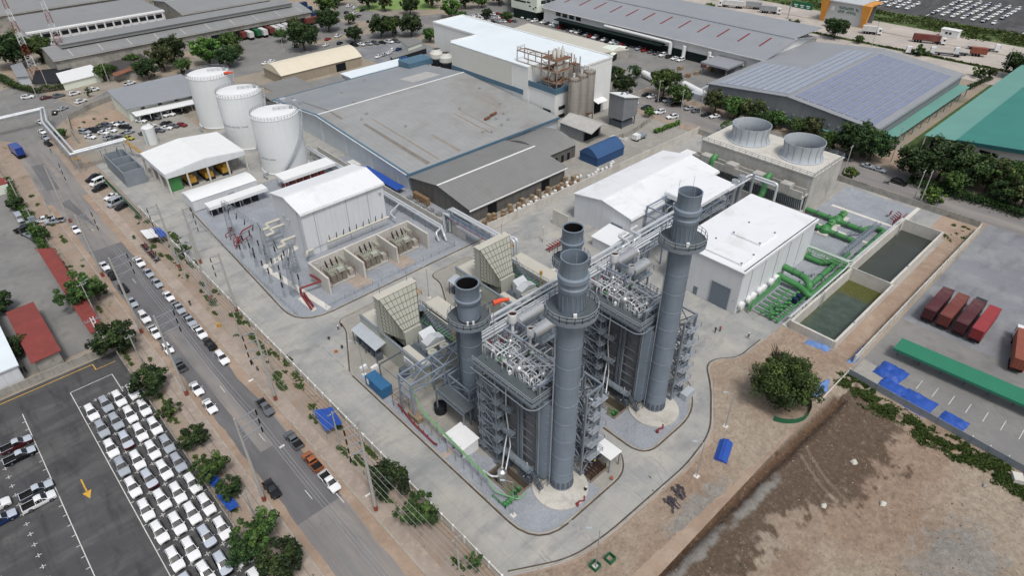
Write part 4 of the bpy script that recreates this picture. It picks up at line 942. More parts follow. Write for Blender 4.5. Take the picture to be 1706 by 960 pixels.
for x in(180.5,173.0):gp_([(x,65.2,1.2),(x,47.6,1.1)],.68);gp_([(x-1.5,56,1.4),(x+4.8,56,1.4)],.6)
gp_([(171.5,66,1.2),(158.5,66,1.2),(158.5,55,1.2),(156.6,52,1.0)],.7)
b.build('header_pipe','green_pipe',t,smooth=.8)
b=MB()
for x in(146,151,156,161,166,171,176,181):b.tube([(x,43.75,1.2),(x+.25,43.75,1.2)],.92,14);b.cbox((x+1.5,43.75,.06),.5,1.3,.5)
for y in(48.5,50.5):b.tube([(143.6,y,3.4),(143.6,y+.22,3.4)],1.02,14)
for x in(145,150,155):b.tube([(x,46.1,1),(x+.2,46.1,1)],.88,14)
for x in(180.5,173.0):
 for y in(62,58.5,52.8,49.5):
  bb=MB().lathe((0,0,0),[(.95,-.12),(.95,.12)],18);bb.v=[(x+p[0],y+p[2],1.15+p[1])for p in bb.v];k=len(b.v);b.v+=bb.v;b.f+=[tuple(i+k for i in f)for f in bb.f];b.m+=bb.m
b.build('flange','paint_grey_dark',t)
for x,y in((180.5,56),(173.0,56)):
 p=thing('circulation_pump','green motor pump standing between flanged pipes, '+('nearer the cooling tower' if x>175 else 'nearer the white hall'),'pump',x,y,0,'big green circulation pumps')
 b=MB().lathe((x+.3,y,.1),[(1.3,0),(1.5,.4),(1.5,1.5),(1.1,2.0),(.8,2.3)],22);b.build('volute','green_pipe',p,smooth=.6)
 b=MB();b.tube([(x+1.6,y,1.8),(x+4.6,y,1.8)],.85,16);b.lathe((x+2.6,y,2.6),[(.6,0),(.6,.5)],12);b.build('motor','green_pipe',p,smooth=.6)
 b=MB();[b.tube([(x+1.8+.35*k,y,1.8),(x+1.95+.35*k,y,1.8)],.95,16)for k in range(8)];b.build('cooling_fin','green_light',p)
 b=MB();b.box(x-2,x+5.2,y-1.5,y+1.5,.06,.5);b.build('plinth','concrete_pale',p)
t=thing('auxiliary_pump_skid','tangle of green auxiliary pipes, valves and motors below the white extract fans','pump skid',133,47,0)
b=MB()
for y in(51.6,51.0):b.tube([(124.5,y,.8),(124.8,y,2.4),(138,y,2.6),(140,y+1.4,2.8),(140.6,53.3,2.8)],.24,8,elbow=.7)
for k in range(7):x=126+2.0*k;b.tube([(x,50.8,1.2),(x,44.2,1.0)],.22,8);b.lathe((x,46.2,.4),[(.3,0),(.5,.2),(.5,.9),(.2,1.1),(.2,1.7),(.45,1.75),(.45,1.85)],12)
b.tube([(125.5,44.6,.9),(139,44.6,.9)],.26,8);b.tube([(125.5,48.6,1.3),(139,48.6,1.3)],.2,8);b.build('pipe','green_pipe',t,smooth=.8)
for x in(127.3,130.6):
 b=MB();n=18;b.tube([(x+1.0*cos(2*PI*k/n),47.4+.25*sin(4*PI*k/n),1.3+1.0*sin(2*PI*k/n))for k in range(n+1)],.18,8);b.tube([(x-1,47.4,1.3),(x+1,47.4,1.3)],.15,6);b.build('hand_wheel','green_pipe',t,smooth=.8)
b=MB()
for k in range(2):b.cbox((135.6+1.8*k,45.6,.1),1.1,1.3,1.9);b.tube([(135.6+1.8*k,44.6,.1),(135.6+1.8*k,44.6,1.6),(135.6+1.8*k,43.3,1.6),(135.6+1.8*k,43.3,.1)],.08,6)
b.build('control_cabinet','blue_dark',t)
b=MB()
for k in range(16):x=139+11*rnd.random();y=44.5+5*rnd.random();b.tube([(x,y,.1),(x,y,.9),(x+1.5,y,.9),(x+1.5,y,.1)],.12,6)
for k in range(6):x=160+2*k;b.tube([(x,59,.6),(x,63,.6)],.3,8);b.lathe((x,61,.3),[(.5,0),(.5,1.0),(.2,1.3)],10)
b.build('grey_valve','steel_galv',t,smooth=.8)
t=thing('pipe_bridge','green and grey pipe bridge crossing from the white hall to the basin corner','pipe bridge',157,48,0)
b=MB();b.truss((156.2,54,2.6),(156.2,42.4,2.6),(0,0,1.0),7,.16);b.truss((158.4,54,2.6),(158.4,42.4,2.6),(0,0,1.0),7,.16)
for y in(44,49,53):b.beam((156.2,y,.1),(156.2,y,2.6),.2);b.beam((158.4,y,.1),(158.4,y,2.6),.2)
b.build('truss','green_light',t)
b=MB();b.tube([(157,54.5,3.8),(157,42.4,3.8),(154,42.3,3.4),(127,42.6,2.6)],.2,8,elbow=1);b.tube([(157.6,54.5,3.8),(157.6,42.6,3.8),(160,42.7,3.6),(193,43.0,2.4)],.16,8,elbow=1);b.box(127,193,42.75,43.05,2.3,2.4);b.build('pipe','clad_bright',t,smooth=.8)
b=MB();[b.cbox((130+6*k,42.9,.1),.15,.15,2.3)for k in range(11)];b.build('support','paint_grey',t)
t=thing('access_walkway','grey steel walkway with steps over the green headers near the far basin','walkway',170,47,0)
b=MB();b.box(163,184,45.6,46.8,2.3,2.4);b.rail([(163,45.6,2.4),(184,45.6,2.4)],1.0,.05);b.rail([(163,46.8,2.4),(184,46.8,2.4)],1.0,.05);b.stairs((159.8,46.2,.1),(163,46.2,2.4),1.1);b.stairs((176,51,.1),(176,47,2.4),1.1);b.build('walkway','paint_grey',t)
t=thing('fire_hydrant_skid','small red fire pipe skid with signboard beside far basin corner','hydrant',195,46,0)
b=MB()
for k in range(5):b.tube([(191.5+1.3*k,44.5,.1),(191.5+1.3*k,44.5,1.6),(192.3+1.3*k,45.8,1.6)],.15,8)
b.tube([(189,43.6,1.2),(199,43.6,1.2)],.16,8);b.cbox((195.6,47,.8),1.6,.15,1.2);b.build('red_pipes','red_pipe',t,smooth=.8)
t=thing('transformer_blast_wall','pale concrete blast walls dividing the three transformer bays','wall',71,137,0)
b=MB()
for x in(56.3,66.4,76.6,86.8):b.box(x-.25,x+.25,126.8,136.6,.05,5.0)
for x0_,x1_ in((56.55,66.15),(66.65,76.35),(76.85,86.55)):b.box(x0_,x1_,136.1,136.6,.05,5.0)
b.build('blast_wall','concrete_pale',t)
def make_transformer(x,y,label):
 t=thing('power_transformer',label,'transformer',x,y,0,'power transformers in the blast wall bays');WLOC[t.name]=V((0,0,0))
 b=MB();b.box(-2.6,2.2,-.2,2.6,.5,3.2);b.box(-2.3,1.9,.1,2.3,3.2,3.45);b.build('tank','transformer',t)
 for k in range(3):
  b=MB();[b.box(-2.7+1.55*k+.18*q,-2.7+1.55*k+.18*q+.1,-1.7,-.4,.6,2.9)for q in range(7)];b.box(-2.7+1.55*k,-1.5+1.55*k,-1.0,-.6,2.9,3.1);b.build('radiator','transformer',t)
 b=MB();b.box(2.6,3.7,-1.4,.2,.5,2.2);b.box(-.6,1.0,-1.9,-.7,3.2,4.1);b.build('control_cabinet','beige',t)
 b=MB();b.tube([(2.6,0,4.6),(2.6,2.8,4.6)],.55,14);b.beam((2.6,.4,3.2),(2.6,.4,4.1),.2);b.beam((2.6,2.4,3.2),(2.6,2.4,4.1),.2);b.build('conservator','transformer',t,smooth=.6)
 for k in range(3):b=MB().tube([(-1.7+1.5*k,1.9,3.4),(-1.9+1.5*k,2.4,5.4)],[.2,.1],10);[b.tube([(-1.75+1.5*k-.03*q,1.98+.08*q,3.7+.3*q),(-1.76+1.5*k-.03*q,2.0+.08*q,3.76+.3*q)],.26,10)for q in range(5)];b.build('bushing','insulator',t)
 b=MB();[b.tube([(-2.0+.55*k,.7,3.4),(-2.0+.55*k,.9,4.3)],[.14,.07],8)for k in range(6)];b.build('low_voltage_bushing','transformer_dark',t)
 b=MB();b.box(-3.4,3.9,-2.3,3.0,.08,.45);b.build('bund','concrete',t)
 b=MB()
 for z in(1.6,3.0):b.tube([(-3.2,-2.2,z),(3.6,-2.2,z),(3.6,3.0,z+.6),(-3.2,3.0,z+.6),(-3.2,-2.2,z)],.05,6)
 for x_,y_ in((-3.2,-2.2),(3.6,-2.2),(3.6,3.0),(-3.2,3.0)):b.beam((x_,y_,.1),(x_,y_,3.6),.08)
 b.build('deluge_pipe','red_pipe',t);return t
for k,(x,lab)in enumerate(((61.3,'beige power transformer in the bay beside the red fire pipe'),(71.5,'beige power transformer in the middle blast wall bay'),(81.7,'beige power transformer in the bay beside the pipe bridge leg'))):
 if k==0:tr=make_transformer(x,131.4,lab)
 else:dup(tr,loc=(x,131.4,0),label=lab)
t=thing('mesh_fence','low thin wire fence along the front of the transformer bays','fence',74,123,0)
b=MB();b.rail([(52.5,122.8,.1),(92.6,122.8,.1)],1.7,.03,step=2.6);b.rail([(92.6,122.8,.1),(92.6,130,.1)],1.7,.03,step=2.6);b.build('fence_rail','steel_galv',t)
t=thing('mesh_fence','low thin wire fence along the road edge of the switchyard','fence',45.6,140,0)
b=MB();b.rail([(45.8,124,.1),(46.0,190,.1)],1.8,.03,step=2.2);b.build('fence_rail','steel_galv',t)
for x,y,h,lab in((63.2,86.5,9.5,'slim yellow davit post beside the near round roof vents'),(90.6,87.5,9.5,'slim yellow davit post beside the far bypass stack')):
 t=thing('davit_post',lab,'crane',x,y,0,'yellow davit posts');b=MB();b.tube([(x,y,.1),(x,y,h)],[.16,.1],8);b.build('post','yellow_paint',t);b=MB();b.cbox((x,y,h),.5,.5,.9);b.build('head','yellow_paint',t)
p0,p1=G(905,402),G(944,425);t=thing('screen_wall','free-standing pale concrete screen wall before the long turbine hall','wall',p0 .x,p0 .y,0);MB().beam((p0 .x,p0 .y,2.4),(p1 .x,p0 .y-.5,2.4),.3,4.8).build('wall_panel','concrete_pale',t);MB().beam((p0 .x+9,p0 .y-1,2.4),(p0 .x+9,p0 .y+5,2.4),.3,4.8).build('wall_panel','concrete_pale',t)
g=G(918,408);t=thing('fire_rack','red fire pipe rack beside the screen wall behind the far bypass stack','fire pipe',g.x,g.y,0);b=MB();[b.tube([(g.x-3+k,g.y-2.4,.1),(g.x-3+k,g.y-2.4,1.8),(g.x-3+k,g.y-1.2,1.8)],.14,6)for k in range(8)];b.tube([(g.x-3.5,g.y-2.4,1.2),(g.x+5,g.y-2.4,1.2)],.2,8);b.tube([(g.x-3.5,g.y-1.4,.6),(g.x+5,g.y-1.4,.6)],.16,8);b.build('pipe','red_pipe',t)
t=thing('fire_main','red fire main pipe angled between switchyard and blast wall','fire pipe',53,131,0)
b=MB();b.tube([(55.4,134.9,2.4),(56.0,130.6,2.4),(50.6,131.4,2.4),(50.6,131.4,.6),(49.4,124.2,.5)],.28,10,elbow=.5);b.tube([(51.2,131.0,.9),(50.2,124.6,.9)],.2,8)
for k in range(8):b.tube([(50.8-.1*k,130.4-.8*k,.1),(50.8-.1*k,130.4-.8*k,1.3)],.12,8);b.lathe((50.8-.1*k,130.4-.8*k,1.3),[(.25,0),(.25,.1)],10)
b.build('pipe','red_pipe',t,smooth=.8);b=MB().box(49.2,50.6,123.8,130.8,.09,.3);b.build('plinth','concrete_white',t)
t=thing('fire_valve_skid','red pipes and valve wheels at the head of the switchyard','fire pipe',52,171,0)
b=MB()
for k in range(9):x,y=48.5+6*rnd.random(),164+8*rnd.random();b.tube([(x,y,.3),(x,y,1.4),(x+1.6,y+.6,1.4),(x+1.6,y+.6,.4)],.13,8,elbow=.3)
b.tube([(48,163,.9),(50,166,1.2),(53,170,1.2),(57,171,1.2)],.2,8,elbow=1);b.cbox((51,172.4,.9),1.5,.2,1.3);b.build('pipe','red_pipe',t,smooth=.8)
def lattice(b,p,h,w0,w1,n):
 for k in range(n):
  z0,z1=h*k/n,h*(k+1)/n;a0,a1=w0+(w1-w0)*k/n,w0+(w1-w0)*(k+1)/n
  for sx,sy,ex,ey in((-1,-1,1,-1),(1,-1,1,1),(1,1,-1,1),(-1,1,-1,-1)):
   q0=V((p[0]+sx*a0/2,p[1]+sy*a0/2,p[2]+z0));q1=V((p[0]+sx*a1/2,p[1]+sy*a1/2,p[2]+z1));e1=V((p[0]+ex*a1/2,p[1]+ey*a1/2,p[2]+z1))
   b.beam(q0,q1,.09);b.beam(q0,e1,.06);b.beam(q1,e1,.06)
for nm,ax,ay,bx,by,h,lab in(('line_gantry',50.5,171,51.5,150,10.5,'tall lattice line gantry spanning the switchyard lengthways'),('line_gantry',55,142,49.5,133,8.5,'lower lattice gantry on tall legs at the transformer end of the switchyard')):
 t=thing(nm,lab,'gantry',(ax+bx)/2,(ay+by)/2,0,'lattice gantries of the switchyard');b=MB();lattice(b,(ax,ay,.1),h,1.5,.7,8);lattice(b,(bx,by,.1),h,1.5,.7,8);b.build('lattice_leg','steel_galv',t)
 b=MB();A_,B_=V((ax,ay,h)),V((bx,by,h));d=(B_-A_);s_=V((-d.y,d.x,0)).normalized()*.45
 for o_ in(s_,-s_):b.truss(A_+o_,B_+o_,(0,0,.9),14,.08)
 for k in range(15):q=A_.lerp(B_,k/14);b.beam(q+s_,q-s_,.06);b.beam(q+s_+V((0,0,.9)),q-s_+V((0,0,.9)),.06)
 b.build('lattice_beam','steel_galv',t)
 b=MB()
 for k in(2,5,8,11):q=A_.lerp(B_,k/14);b.tube([q-V((0,0,.1)),q-V((.4,0,1.7))],.14,8)
 b.build('insulator_string','insulator',t)
proto=None
for k,(x,y)in enumerate([(50.0,162),(52.6,163),(47.8,142),(50.4,141.6),(49.4,154),(52.4,153.6),(54.6,147),(47.4,134),(52.0,134.4),(47.5,158),(49.7,157),(52,156.5),(48.2,146.5),(50.6,146),(53.2,145.4),(49.0,138),(51.6,137.4),(53.8,143),(48.5,151.5),(51.2,151.2),(53.8,150.6)]):
 lab='slender steel post insulator on the switchyard gravel'
 if proto is None:
  proto=thing('post_insulator',lab,'insulator post',x,y,0,'post insulators standing on the switchyard gravel');WLOC[proto.name]=V((0,0,0))
  b=MB();[b.beam((sx*.28,sy*.28,.1),(sx*.1,sy*.1,2.9),.07)for sx in(-1,1)for sy in(-1,1)];b.beam((-.25,0,1.5),(.25,0,1.5),.05);b.cbox((0,0,.05),.8,.8,.12);b.build('stand','steel_galv',proto)
  b=MB();b.tube([(0,0,2.9),(0,0,4.5)],[.13,.09],8);[b.tube([(0,0,3.0+.28*q),(0,0,3.08+.28*q)],.2,8)for q in range(6)];b.build('insulator','insulator',proto)
  b=MB();b.tube([(-1.2,.3,4.6),(1.2,-.3,4.6)],.06,6);b.build('busbar','steel_galv',proto)
 else:dup(proto,loc=(x,y,0),rz=.3*k)
mat('tank_white','#dcdfdf',.5,var=.03,scale=.12,fine=.02,streak=.14,stripes=[(2,2.4,.012,.25)])
mat('lettering_grey','#767c80',.7,fine=0,var=.02);mat('lettering_green','#1f7a52',.7,fine=0,var=.02)
mat('roof_grey_brown','#a2a3a2',.6,var=.09,scale=.12,dirt='#8b857c',damt=.6,dscale=.06,stripes=[(0,2.0,.10,.16)])
mat('roof_blue_grey','#989da1',.6,var=.06,scale=.1,dirt='#a7a59f',damt=.6,dscale=.05,stripes=[(0,2.0,.10,.14)])
mat('roof_grey','#8e8e8c',.6,var=.07,scale=.12,dirt='#7f7a72',damt=.4,stripes=[(0,1.6,.12,.16)])
mat('roof_metal','#a0a3a8',.5,.1,var=.05,scale=.05,dirt='#8f9399',damt=.35,stripes=[(1,3.0,.06,.12)])
mat('roof_metal_x','#9b9c9c',.5,.1,var=.05,scale=.05,dirt='#8c8a85',damt=.35,stripes=[(0,3.0,.06,.12)])
mat('wall_blue_white','#c9d0d6',.6,var=.05,streak=.25,stripes=[(1,1.0,.06,.12)]);mat('wall_corrugated','#8f9397',.6,var=.08,streak=.35,stripes=[(0,.8,.3,.25),(1,.8,.3,.25)])
mat('wall_brown_grey','#777470',.7,var=.1,streak=.4,stripes=[(1,3.2,.12,.35),(0,3.2,.12,.35)])
mat('blue_trim','#5b7f96',.55,var=.06,streak=.15);mat('silo_wall','#e0e1de',.6,var=.025,fine=.02,streak=.12,stripes=[(2,6.0,.015,.35)]);mat('silo_panel','#d3d2ca',.6,var=.02,streak=.08)
mat('white_membrane','#dde6ea',.5,var=.025,scale=.08,fine=.015,dirt='#cbd6db',damt=.5,dscale=.05)
mat('silo_metal','#a19c93',.5,.2,var=.07,streak=.4,stripes=[(2,1.5,.06,.3)]);mat('rust_steel','#a58a74',.8,var=.2,scale=1.5,dirt='#c9c4ba',damt=.7,dscale=.6);mat('rust_floor','#8a6249',.9,var=.2)
mat('tan_roof','#d9cfb9',.65,var=.04,fine=.03,stripes=[(0,1.5,.05,.12)]);mat('tan_wall','#aca08c',.7,var=.08,streak=.35,stripes=[(0,1.2,.2,.2)])
mat('green_roof','#3f9186',.55,var=.06,scale=.1,stripes=[(0,8.0,.02,.3),(1,.9,.12,.1)]);mat('green_roof_pale','#6fa79b',.55,var=.06,scale=.1,stripes=[(1,.9,.12,.1)]);mat('green_fascia','#2f6f72',.55)
mat('canopy_green','#2f8a6a',.55,var=.05,stripes=[(1,.8,.12,.12)])
mat('red_roof','#a04d46',.7,var=.12,scale=.4,dirt='#7c4a42',damt=.5,stripes=[(1,1.0,.1,.2)]);mat('tile_dark','#5e5a57',.8,var=.15,stripes=[(0,.8,.2,.3)]);mat('tile_rust','#9a6650',.85,var=.2)
mat('blue_tarp','#2b5fc4',.45,var=.12,scale=.8,bump=.15,spec=.45);mat('blue_tarp_pale','#6f95d2',.55,var=.2,scale=1.2,bump=.15);mat('blue_roof','#3f6798',.5,var=.06,stripes=[(0,.8,.12,.15)]);mat('blue_wall','#3a5f92',.55,streak=.3)
mat('solar','#8a94ae',.22,.0,var=.12,scale=.3,spec=.5,stripes=[(1,1.05,.07,.6),(0,1.9,.04,.6)]);mat('solar_pale','#a3adbd',.25,var=.08,scale=.3,spec=.5,stripes=[(1,1.05,.07,.45),(0,1.9,.04,.45)])
mat('office_white','#d9e0d2',.6,var=.02,fine=.02);mat('dark_void','#1d2125',.9);mat('dark_green','#16302a',.7);mat('orange_panel','#e29a3a',.5,fine=.02);mat('panel_grey','#c6c9ca',.5,.1,var=.03)
mat('wood_crate','#a08c70',.8,var=.25,scale=1.2,stripes=[(2,.35,.15,.3)]);mat('carton','#9b7d60',.85,var=.15,scale=.8);mat('sack_white','#d5d5d2',.85,var=.08,scale=2,bump=.2);mat('barrel_blue','#2f62a8',.5)
mat('net_green','#2f7a55',.8,var=.1,scale=.6,stripes=[(2,.5,.1,.2)]);mat('tower_red','#a4493c',.6);mat('wall_weathered','#aba79f',.9,var=.15,scale=.3,dirt='#6e6a64',damt=.7,dscale=.4,streak=.5);mat('dark_cloth','#31353b',.8)
def roof_slab(name,poly,z0,z1,m,parent):return MB().prism(poly,z0,z1).build(name,m,parent)
TANKS=[(83.8,203.4,7.6,'nearest white water tank with a long curved stair down its side'),(84.2,231.0,7.6,'middle white water tank of the three, lettered halfway up'),(84.6,257.6,7.8,'farthest white water tank with an orange windsock above its roof')]
for k,(x,y,r,lab)in enumerate(TANKS):
 t=thing('water_tank',lab,'tank',x,y,0,'big white cylindrical water tanks');H=18.6
 b=MB().lathe((x,y,.1),[(r+.25,0),(r+.25,.25),(r,.3),(r,H-.3),(r+.06,H-.25),(r+.06,H)],64,caps=False);b.build('shell','tank_white',t,smooth=.5)
 b=MB().lathe((x,y,H+.1),[(r+.12,0),(r+.12,.06),(r*.5,.55),(.01,.75)],64,caps=False);b.build('roof','white_paint',t,smooth=.5)
 b=MB();b.rail([(x+(r-.1)*cos(2*PI*q/44),y+(r-.1)*sin(2*PI*q/44),H+.12)for q in range(44)],1.1,.035,closed=True,step=1.6);b.build('railing','steel_galv',t)
 b=MB();a=-.2;d=V((cos(a),sin(a),0));n_=V((-d.y,d.x,0));c=V((x,y,H+.75));e=c+d*(r-.4)-V((0,0,.55))
 b.beam(c,e,.8,.1)
 for o_ in(.45,-.45):b.rail([c+n_*o_,e+n_*o_],1.0,.035)
 b.lathe((x+r*.75*d.x,y+r*.75*d.y,H+.4),[(.5,0),(.5,.9),(.2,1.2)],12);b.build('roof_walkway','steel_galv',t)
 b=MB();n=36;a0,a1=(-.35,-2.2)if k==0 else(-.35,-1.75);P0=None
 for q in range(n+1):
  a=a0+(a1-a0)*q/n;z=H-(H-.6)*q/n if k==0 else H-(H-1.0)*q/n
  p=V((x+(r+.5)*cos(a),y+(r+.5)*sin(a),z))
  b.cbox((p.x,p.y,p.z),.8,.45,.06,0,a)
  if P0 is not None:
   o0,o1=[V((cos(s_),sin(s_),0))*.42 for s_ in(a0+(a1-a0)*(q-1)/n,a)]
   b.beam(P0+o0,p+o1,.08,.3);b.beam(P0+o0+V((0,0,1)),p+o1+V((0,0,1)),.06);b.beam(p+o1,p+o1+V((0,0,1)),.05)
  P0=p
 b.build('spiral_stair','fan_grey',t)
 b=MB();a=2.55 if k==2 else .15
 b.ladder((x+(r+.3)*cos(a),y+(r+.3)*sin(a),.5),H,.2*-sin(a),.2*cos(a));b.build('ladder','steel_galv',t)
 if k<2:
  for body,z,sz,ac in(('WATER TANK' if k==0 else 'TREATED WATER TANK',8.2 if k==1 else 5.2,.95,-2.72 if k==0 else-2.55),('- -- ---',6.6 if k==1 else 3.8,.9,-2.80 if k==0 else-2.66)):
   cu=bpy.data.curves.new('tmp','FONT');cu.body=body;cu.size=sz;cu.align_x='CENTER';o=bpy.data.objects.new('tmp',cu);COL.objects.link(o)
   me=bpy.data.meshes.new_from_object(o.evaluated_get(bpy.context.evaluated_depsgraph_get()));bpy.data.objects.remove(o)
   for v in me.vertices:
    a=ac+v.co.x/r;v.co=((r+.03)*cos(a),(r+.03)*sin(a),z+v.co.y)
   me.materials.clear();me.materials.append(MATS['lettering_grey']);o=bpy.data.objects.new('lettering',me);COL.objects.link(o);o.parent=t
 b=MB();b.tube([(x-r,y-3,1.0),(x-r-2.0,y-3,1.0),(x-r-2.0,y-6,.6)],.25,8,elbow=.6);b.tube([(x+r,y-2,1),(x+r+1.6,y-2,1),(x+r+1.6,y-20,1)],.2,8,elbow=.6);b.build('feed_pipe','steel_galv',t,smooth=.8)
for nm,lab,p in(('windsock','orange windsock flying above the farthest water tank',(88.2,251.5,19.4)),('windsock','orange windsock beside the tallest near stack platform',(62.6,72.5,24.0))):
 t=thing(nm,lab,'windsock',p[0],p[1],0,'orange windsocks');b=MB().tube([(p[0],p[1],p[2]-2.5 if p[2]<22 else 9),(p[0],p[1],p[2]+.6)],.05,6);b.build('mast','steel_galv',t)
 b=MB().tube([p,(p[0]+1.4,p[1]-.5,p[2]+.2),(p[0]+3.0,p[1]-1.0,p[2]-.1)],[.55,.45,.3],12,caps=False);b.build('sock','orange_cloth',t,smooth=.8)
t=thing('open_pump_shed','open-sided white gable shed with yellow engines between its posts','shed',60,219,0)
b=MB();hr,he=8.4,7.0;x0_,x1_,y0_,y1_=47.2,73.0,208.6,230.4;xm=(x0_+x1_)/2
b.extr([(x0_,he),(xm,hr),(x1_,he),(x1_,he+.2),(xm,hr+.2),(x0_,he+.2)],'y',y0_,y1_);b.build('roof','white_paint',t)
b=MB();b.extr([(x0_,he-1.5),(x1_,he-1.5),(x1_,he),(xm,hr),(x0_,he)],'y',y0_-.12,y0_-.01);b.extr([(x0_,he-1.5),(x1_,he-1.5),(x1_,he),(xm,hr),(x0_,he)],'y',y1_+.01,y1_+.12);b.box(x0_-.12,x0_-.01,y0_,y1_,he-1.3,he+.15);b.box(x1_+.01,x1_+.12,y0_,y1_,he-1.3,he+.15);b.build('fascia','white_wall',t)
for x in(x0_+.2,53.6,60.1,66.6,x1_-.2):
 for y in(y0_+.2,216,223,y1_-.2):MB().box(x-.25,x+.25,y-.25,y+.25,.05,he+.1).build('post','concrete_pale',t)
b=MB();b.box(47.8,72.6,209.4,229.8,.05,.25);b.build('plinth','concrete',t)
b=MB();b.box(48.1,51.6,209.8,213,.25,4.6);b.build('green_screen','green_pipe',t)
for k in range(3):
 e=thing('diesel_engine',('yellow diesel engine set under the open white shed, nearest the green screen','yellow diesel engine set in the middle of the open shed','yellow diesel engine set at the tank end of the open shed')[k],'engine',55+5.6*k,213,0,'yellow diesel engines in the open shed');x=55+5.6*k
 b=MB();b.box(x-1.3,x+1.3,210.2,216.5,1.0,3.0);b.tube([(x,210.4,3.3),(x,213.6,3.3)],.6,10);b.build('block','yellow_paint',e);b=MB();b.box(x-1.6,x+1.6,209.8,217,.25,.95);b.tube([(x+.8,214,3),(x+.8,214,5.4)],.25,8);b.box(x-1.5,x+1.5,216.6,217.2,.9,3.6);b.build('frame','dark_cloth',e)
t=thing('neutral_bin','tall grey concrete bins, open topped, with dividing walls','bin',42,233,0)
b=MB();X0_,X1_,Y0_,Y1_,H=38.9,45.3,223.6,243.6,5.2
for q in((X0_,X0_+.3,Y0_,Y1_),(X1_-.3,X1_,Y0_,Y1_),(X0_+.3,X1_-.3,Y0_,Y0_+.3),(X0_+.3,X1_-.3,Y1_-.3,Y1_),(X0_+.3,X1_-.3,230,230.3),(X0_+.3,X1_-.3,236.6,236.9)):b.box(*q,.05,H)
b.build('bin_wall','fan_rib',t);b=MB();b.box(X0_+.3,X1_-.3,Y0_+.3,Y1_-.3,.1,.2);b.tube([(X1_-2,Y1_,5.2),(X1_-2,Y1_-1.5,6.6),(X1_-2,Y1_-3.5,6.4),(X1_-2,Y1_-4.2,4)],.2,8);b.build('bin_floor','fan_rib',t)
t=thing('small_water_tank','small plain white upright tank among the parked cars','tank',57.3,254.5,0)
b=MB().lathe((57.3,254.5,.05),[(2.1,0),(2.1,6.2),(1.6,6.6),(.01,6.8)],28);b.build('shell','tank_white',t,smooth=.5);b=MB();b.ladder((55.6,253.1,.1),6.4,.15,-.15);b.build('ladder','steel_galv',t)
for lab,x0_,x1_,y0_,y1_,h,kind in(('long white container unit with ribbed roof in front of the open shed',48.2,68.6,192.2,200.2,4.2,'box'),('low white canopy with open sides next to the long container unit',50.4,68.6,184.6,188.4,3.6,'canopy'),('white canopy over dark red equipment behind the switchgear hall',74.2,92.6,184.6,190.6,4.2,'canopy')):
 t=thing('equipment_shelter',lab,'shelter',(x0_+x1_)/2,(y0_+y1_)/2,0)
 if kind=='box':
  b=MB();b.box(x0_,x1_,y0_,y1_,.3,h-.5);b.build('wall','white_wall',t);n=8;pr=[(y0_-.15+(y1_-y0_+.3)*k/n,h-.5+.7*sin(PI*k/n))for k in range(n+1)];b=MB();b.extr(pr,'x',x0_-.1,x1_+.1);b.build('roof','white_paint',t)
  b=MB();b.box(59,61,y0_-.06,y0_,.4,2.6);b.build('door','fan_grey',t)
 else:
  b=MB();b.box(x0_,x1_,y0_,y1_,h,h+.25);b.box(x0_,x1_,y0_-.08,y0_-.01,h-.7,h+.25);b.box(x0_-.08,x0_-.01,y0_,y1_,h-.7,h+.25);b.build('roof','white_paint',t);b=MB();[b.beam((x,y,.05),(x,y,h),.16)for x in(x0_+.3,(x0_+x1_)/2,x1_-.3)for y in(y0_+.3,y1_-.3)];b.build('post','fan_grey',t)
  [MB().cbox((x0_+1.5+2.6*k,(y0_+y1_)/2+.4,.1),1.6,1.6,1.4+.4*(k%3)).build('equipment','dark_cloth' if x0_<60 else 'tower_red',t)for k in range(6)]
t=thing('chemical_tank','pair of blue plastic tanks beside the red equipment canopy','tank',73,182.5,0);b=MB();[b.lathe((72.4+2.2*k,182.4,.1),[(.95,0),(.95,2.2),(.6,2.5),(.25,2.6)],14)for k in range(2)];b.build('shell','barrel_blue',t,smooth=.6)
t=thing('street_pipe_bridge','bright insulated pipe bridge running along and across the street corner','pipe bridge',33,280,0)
path=[V((10,301,6)),V((34.6,301.5,6)),V((31.8,286,6)),V((31.2,248,6)),V((48.0,248,6))];b=MB()
for o_ in(-.75,.75):b.tube([p+V((0,o_,.5))if i in(0,4)else p+V((o_,o_ if i in(1,3)else 0,.5))for i,p in enumerate(path)],.42,10)
b.build('pipe','clad_bright',t,smooth=.9)
b=MB()
for p,q in zip(path,path[1:]):
 d=(q-p).normalized();n_=V((-d.y,d.x,0))*1.2;k=max(2,int((q-p).length/2.5))
 for s_ in(n_,-n_):b.truss(p+s_-V((0,0,.9)),q+s_-V((0,0,.9)),(0,0,.9),k,.11)
 for i in range(k+1):c=p.lerp(q,i/k);b.beam(c+n_,c-n_,.1)
for p in((12,301),(34,300.5),(31.7,285),(31.4,268),(31.2,250),(31.8,246.5),(40,248),(47.6,248)):[b.beam((p[0]+s_,p[1]+(0 if s_ else 0),0),(p[0]+s_,p[1],5.2),.22)for s_ in(-.8,.8)]
b.build('truss','steel_galv',t)
b=MB();b.stairs((51.5,243,.1),(47.5,247,6),1.0);b.beam((30.2,246.6,5.0),(33.0,246.6,5.0),.12,.4);b.build('yellow_stair','yellow_paint',t)
t=thing('utility_pipe_rack','low pipe rack with bright pipes from the tanks past the transformers to the yard portal','pipe rack',95,160,0)
b=MB();b.tube([(93.6,205,2.6),(93.6,130,2.6),(91,129,2.6),(91,127.8,.4)],.3,8,elbow=.8);b.tube([(94.5,205,2.6),(94.5,131,2.6)],.35,8);b.tube([(93.6,150,2.6),(88,147,2.6),(88,144,2)],.25,8,elbow=.8);b.build('pipe','clad_bright',t,smooth=.9)
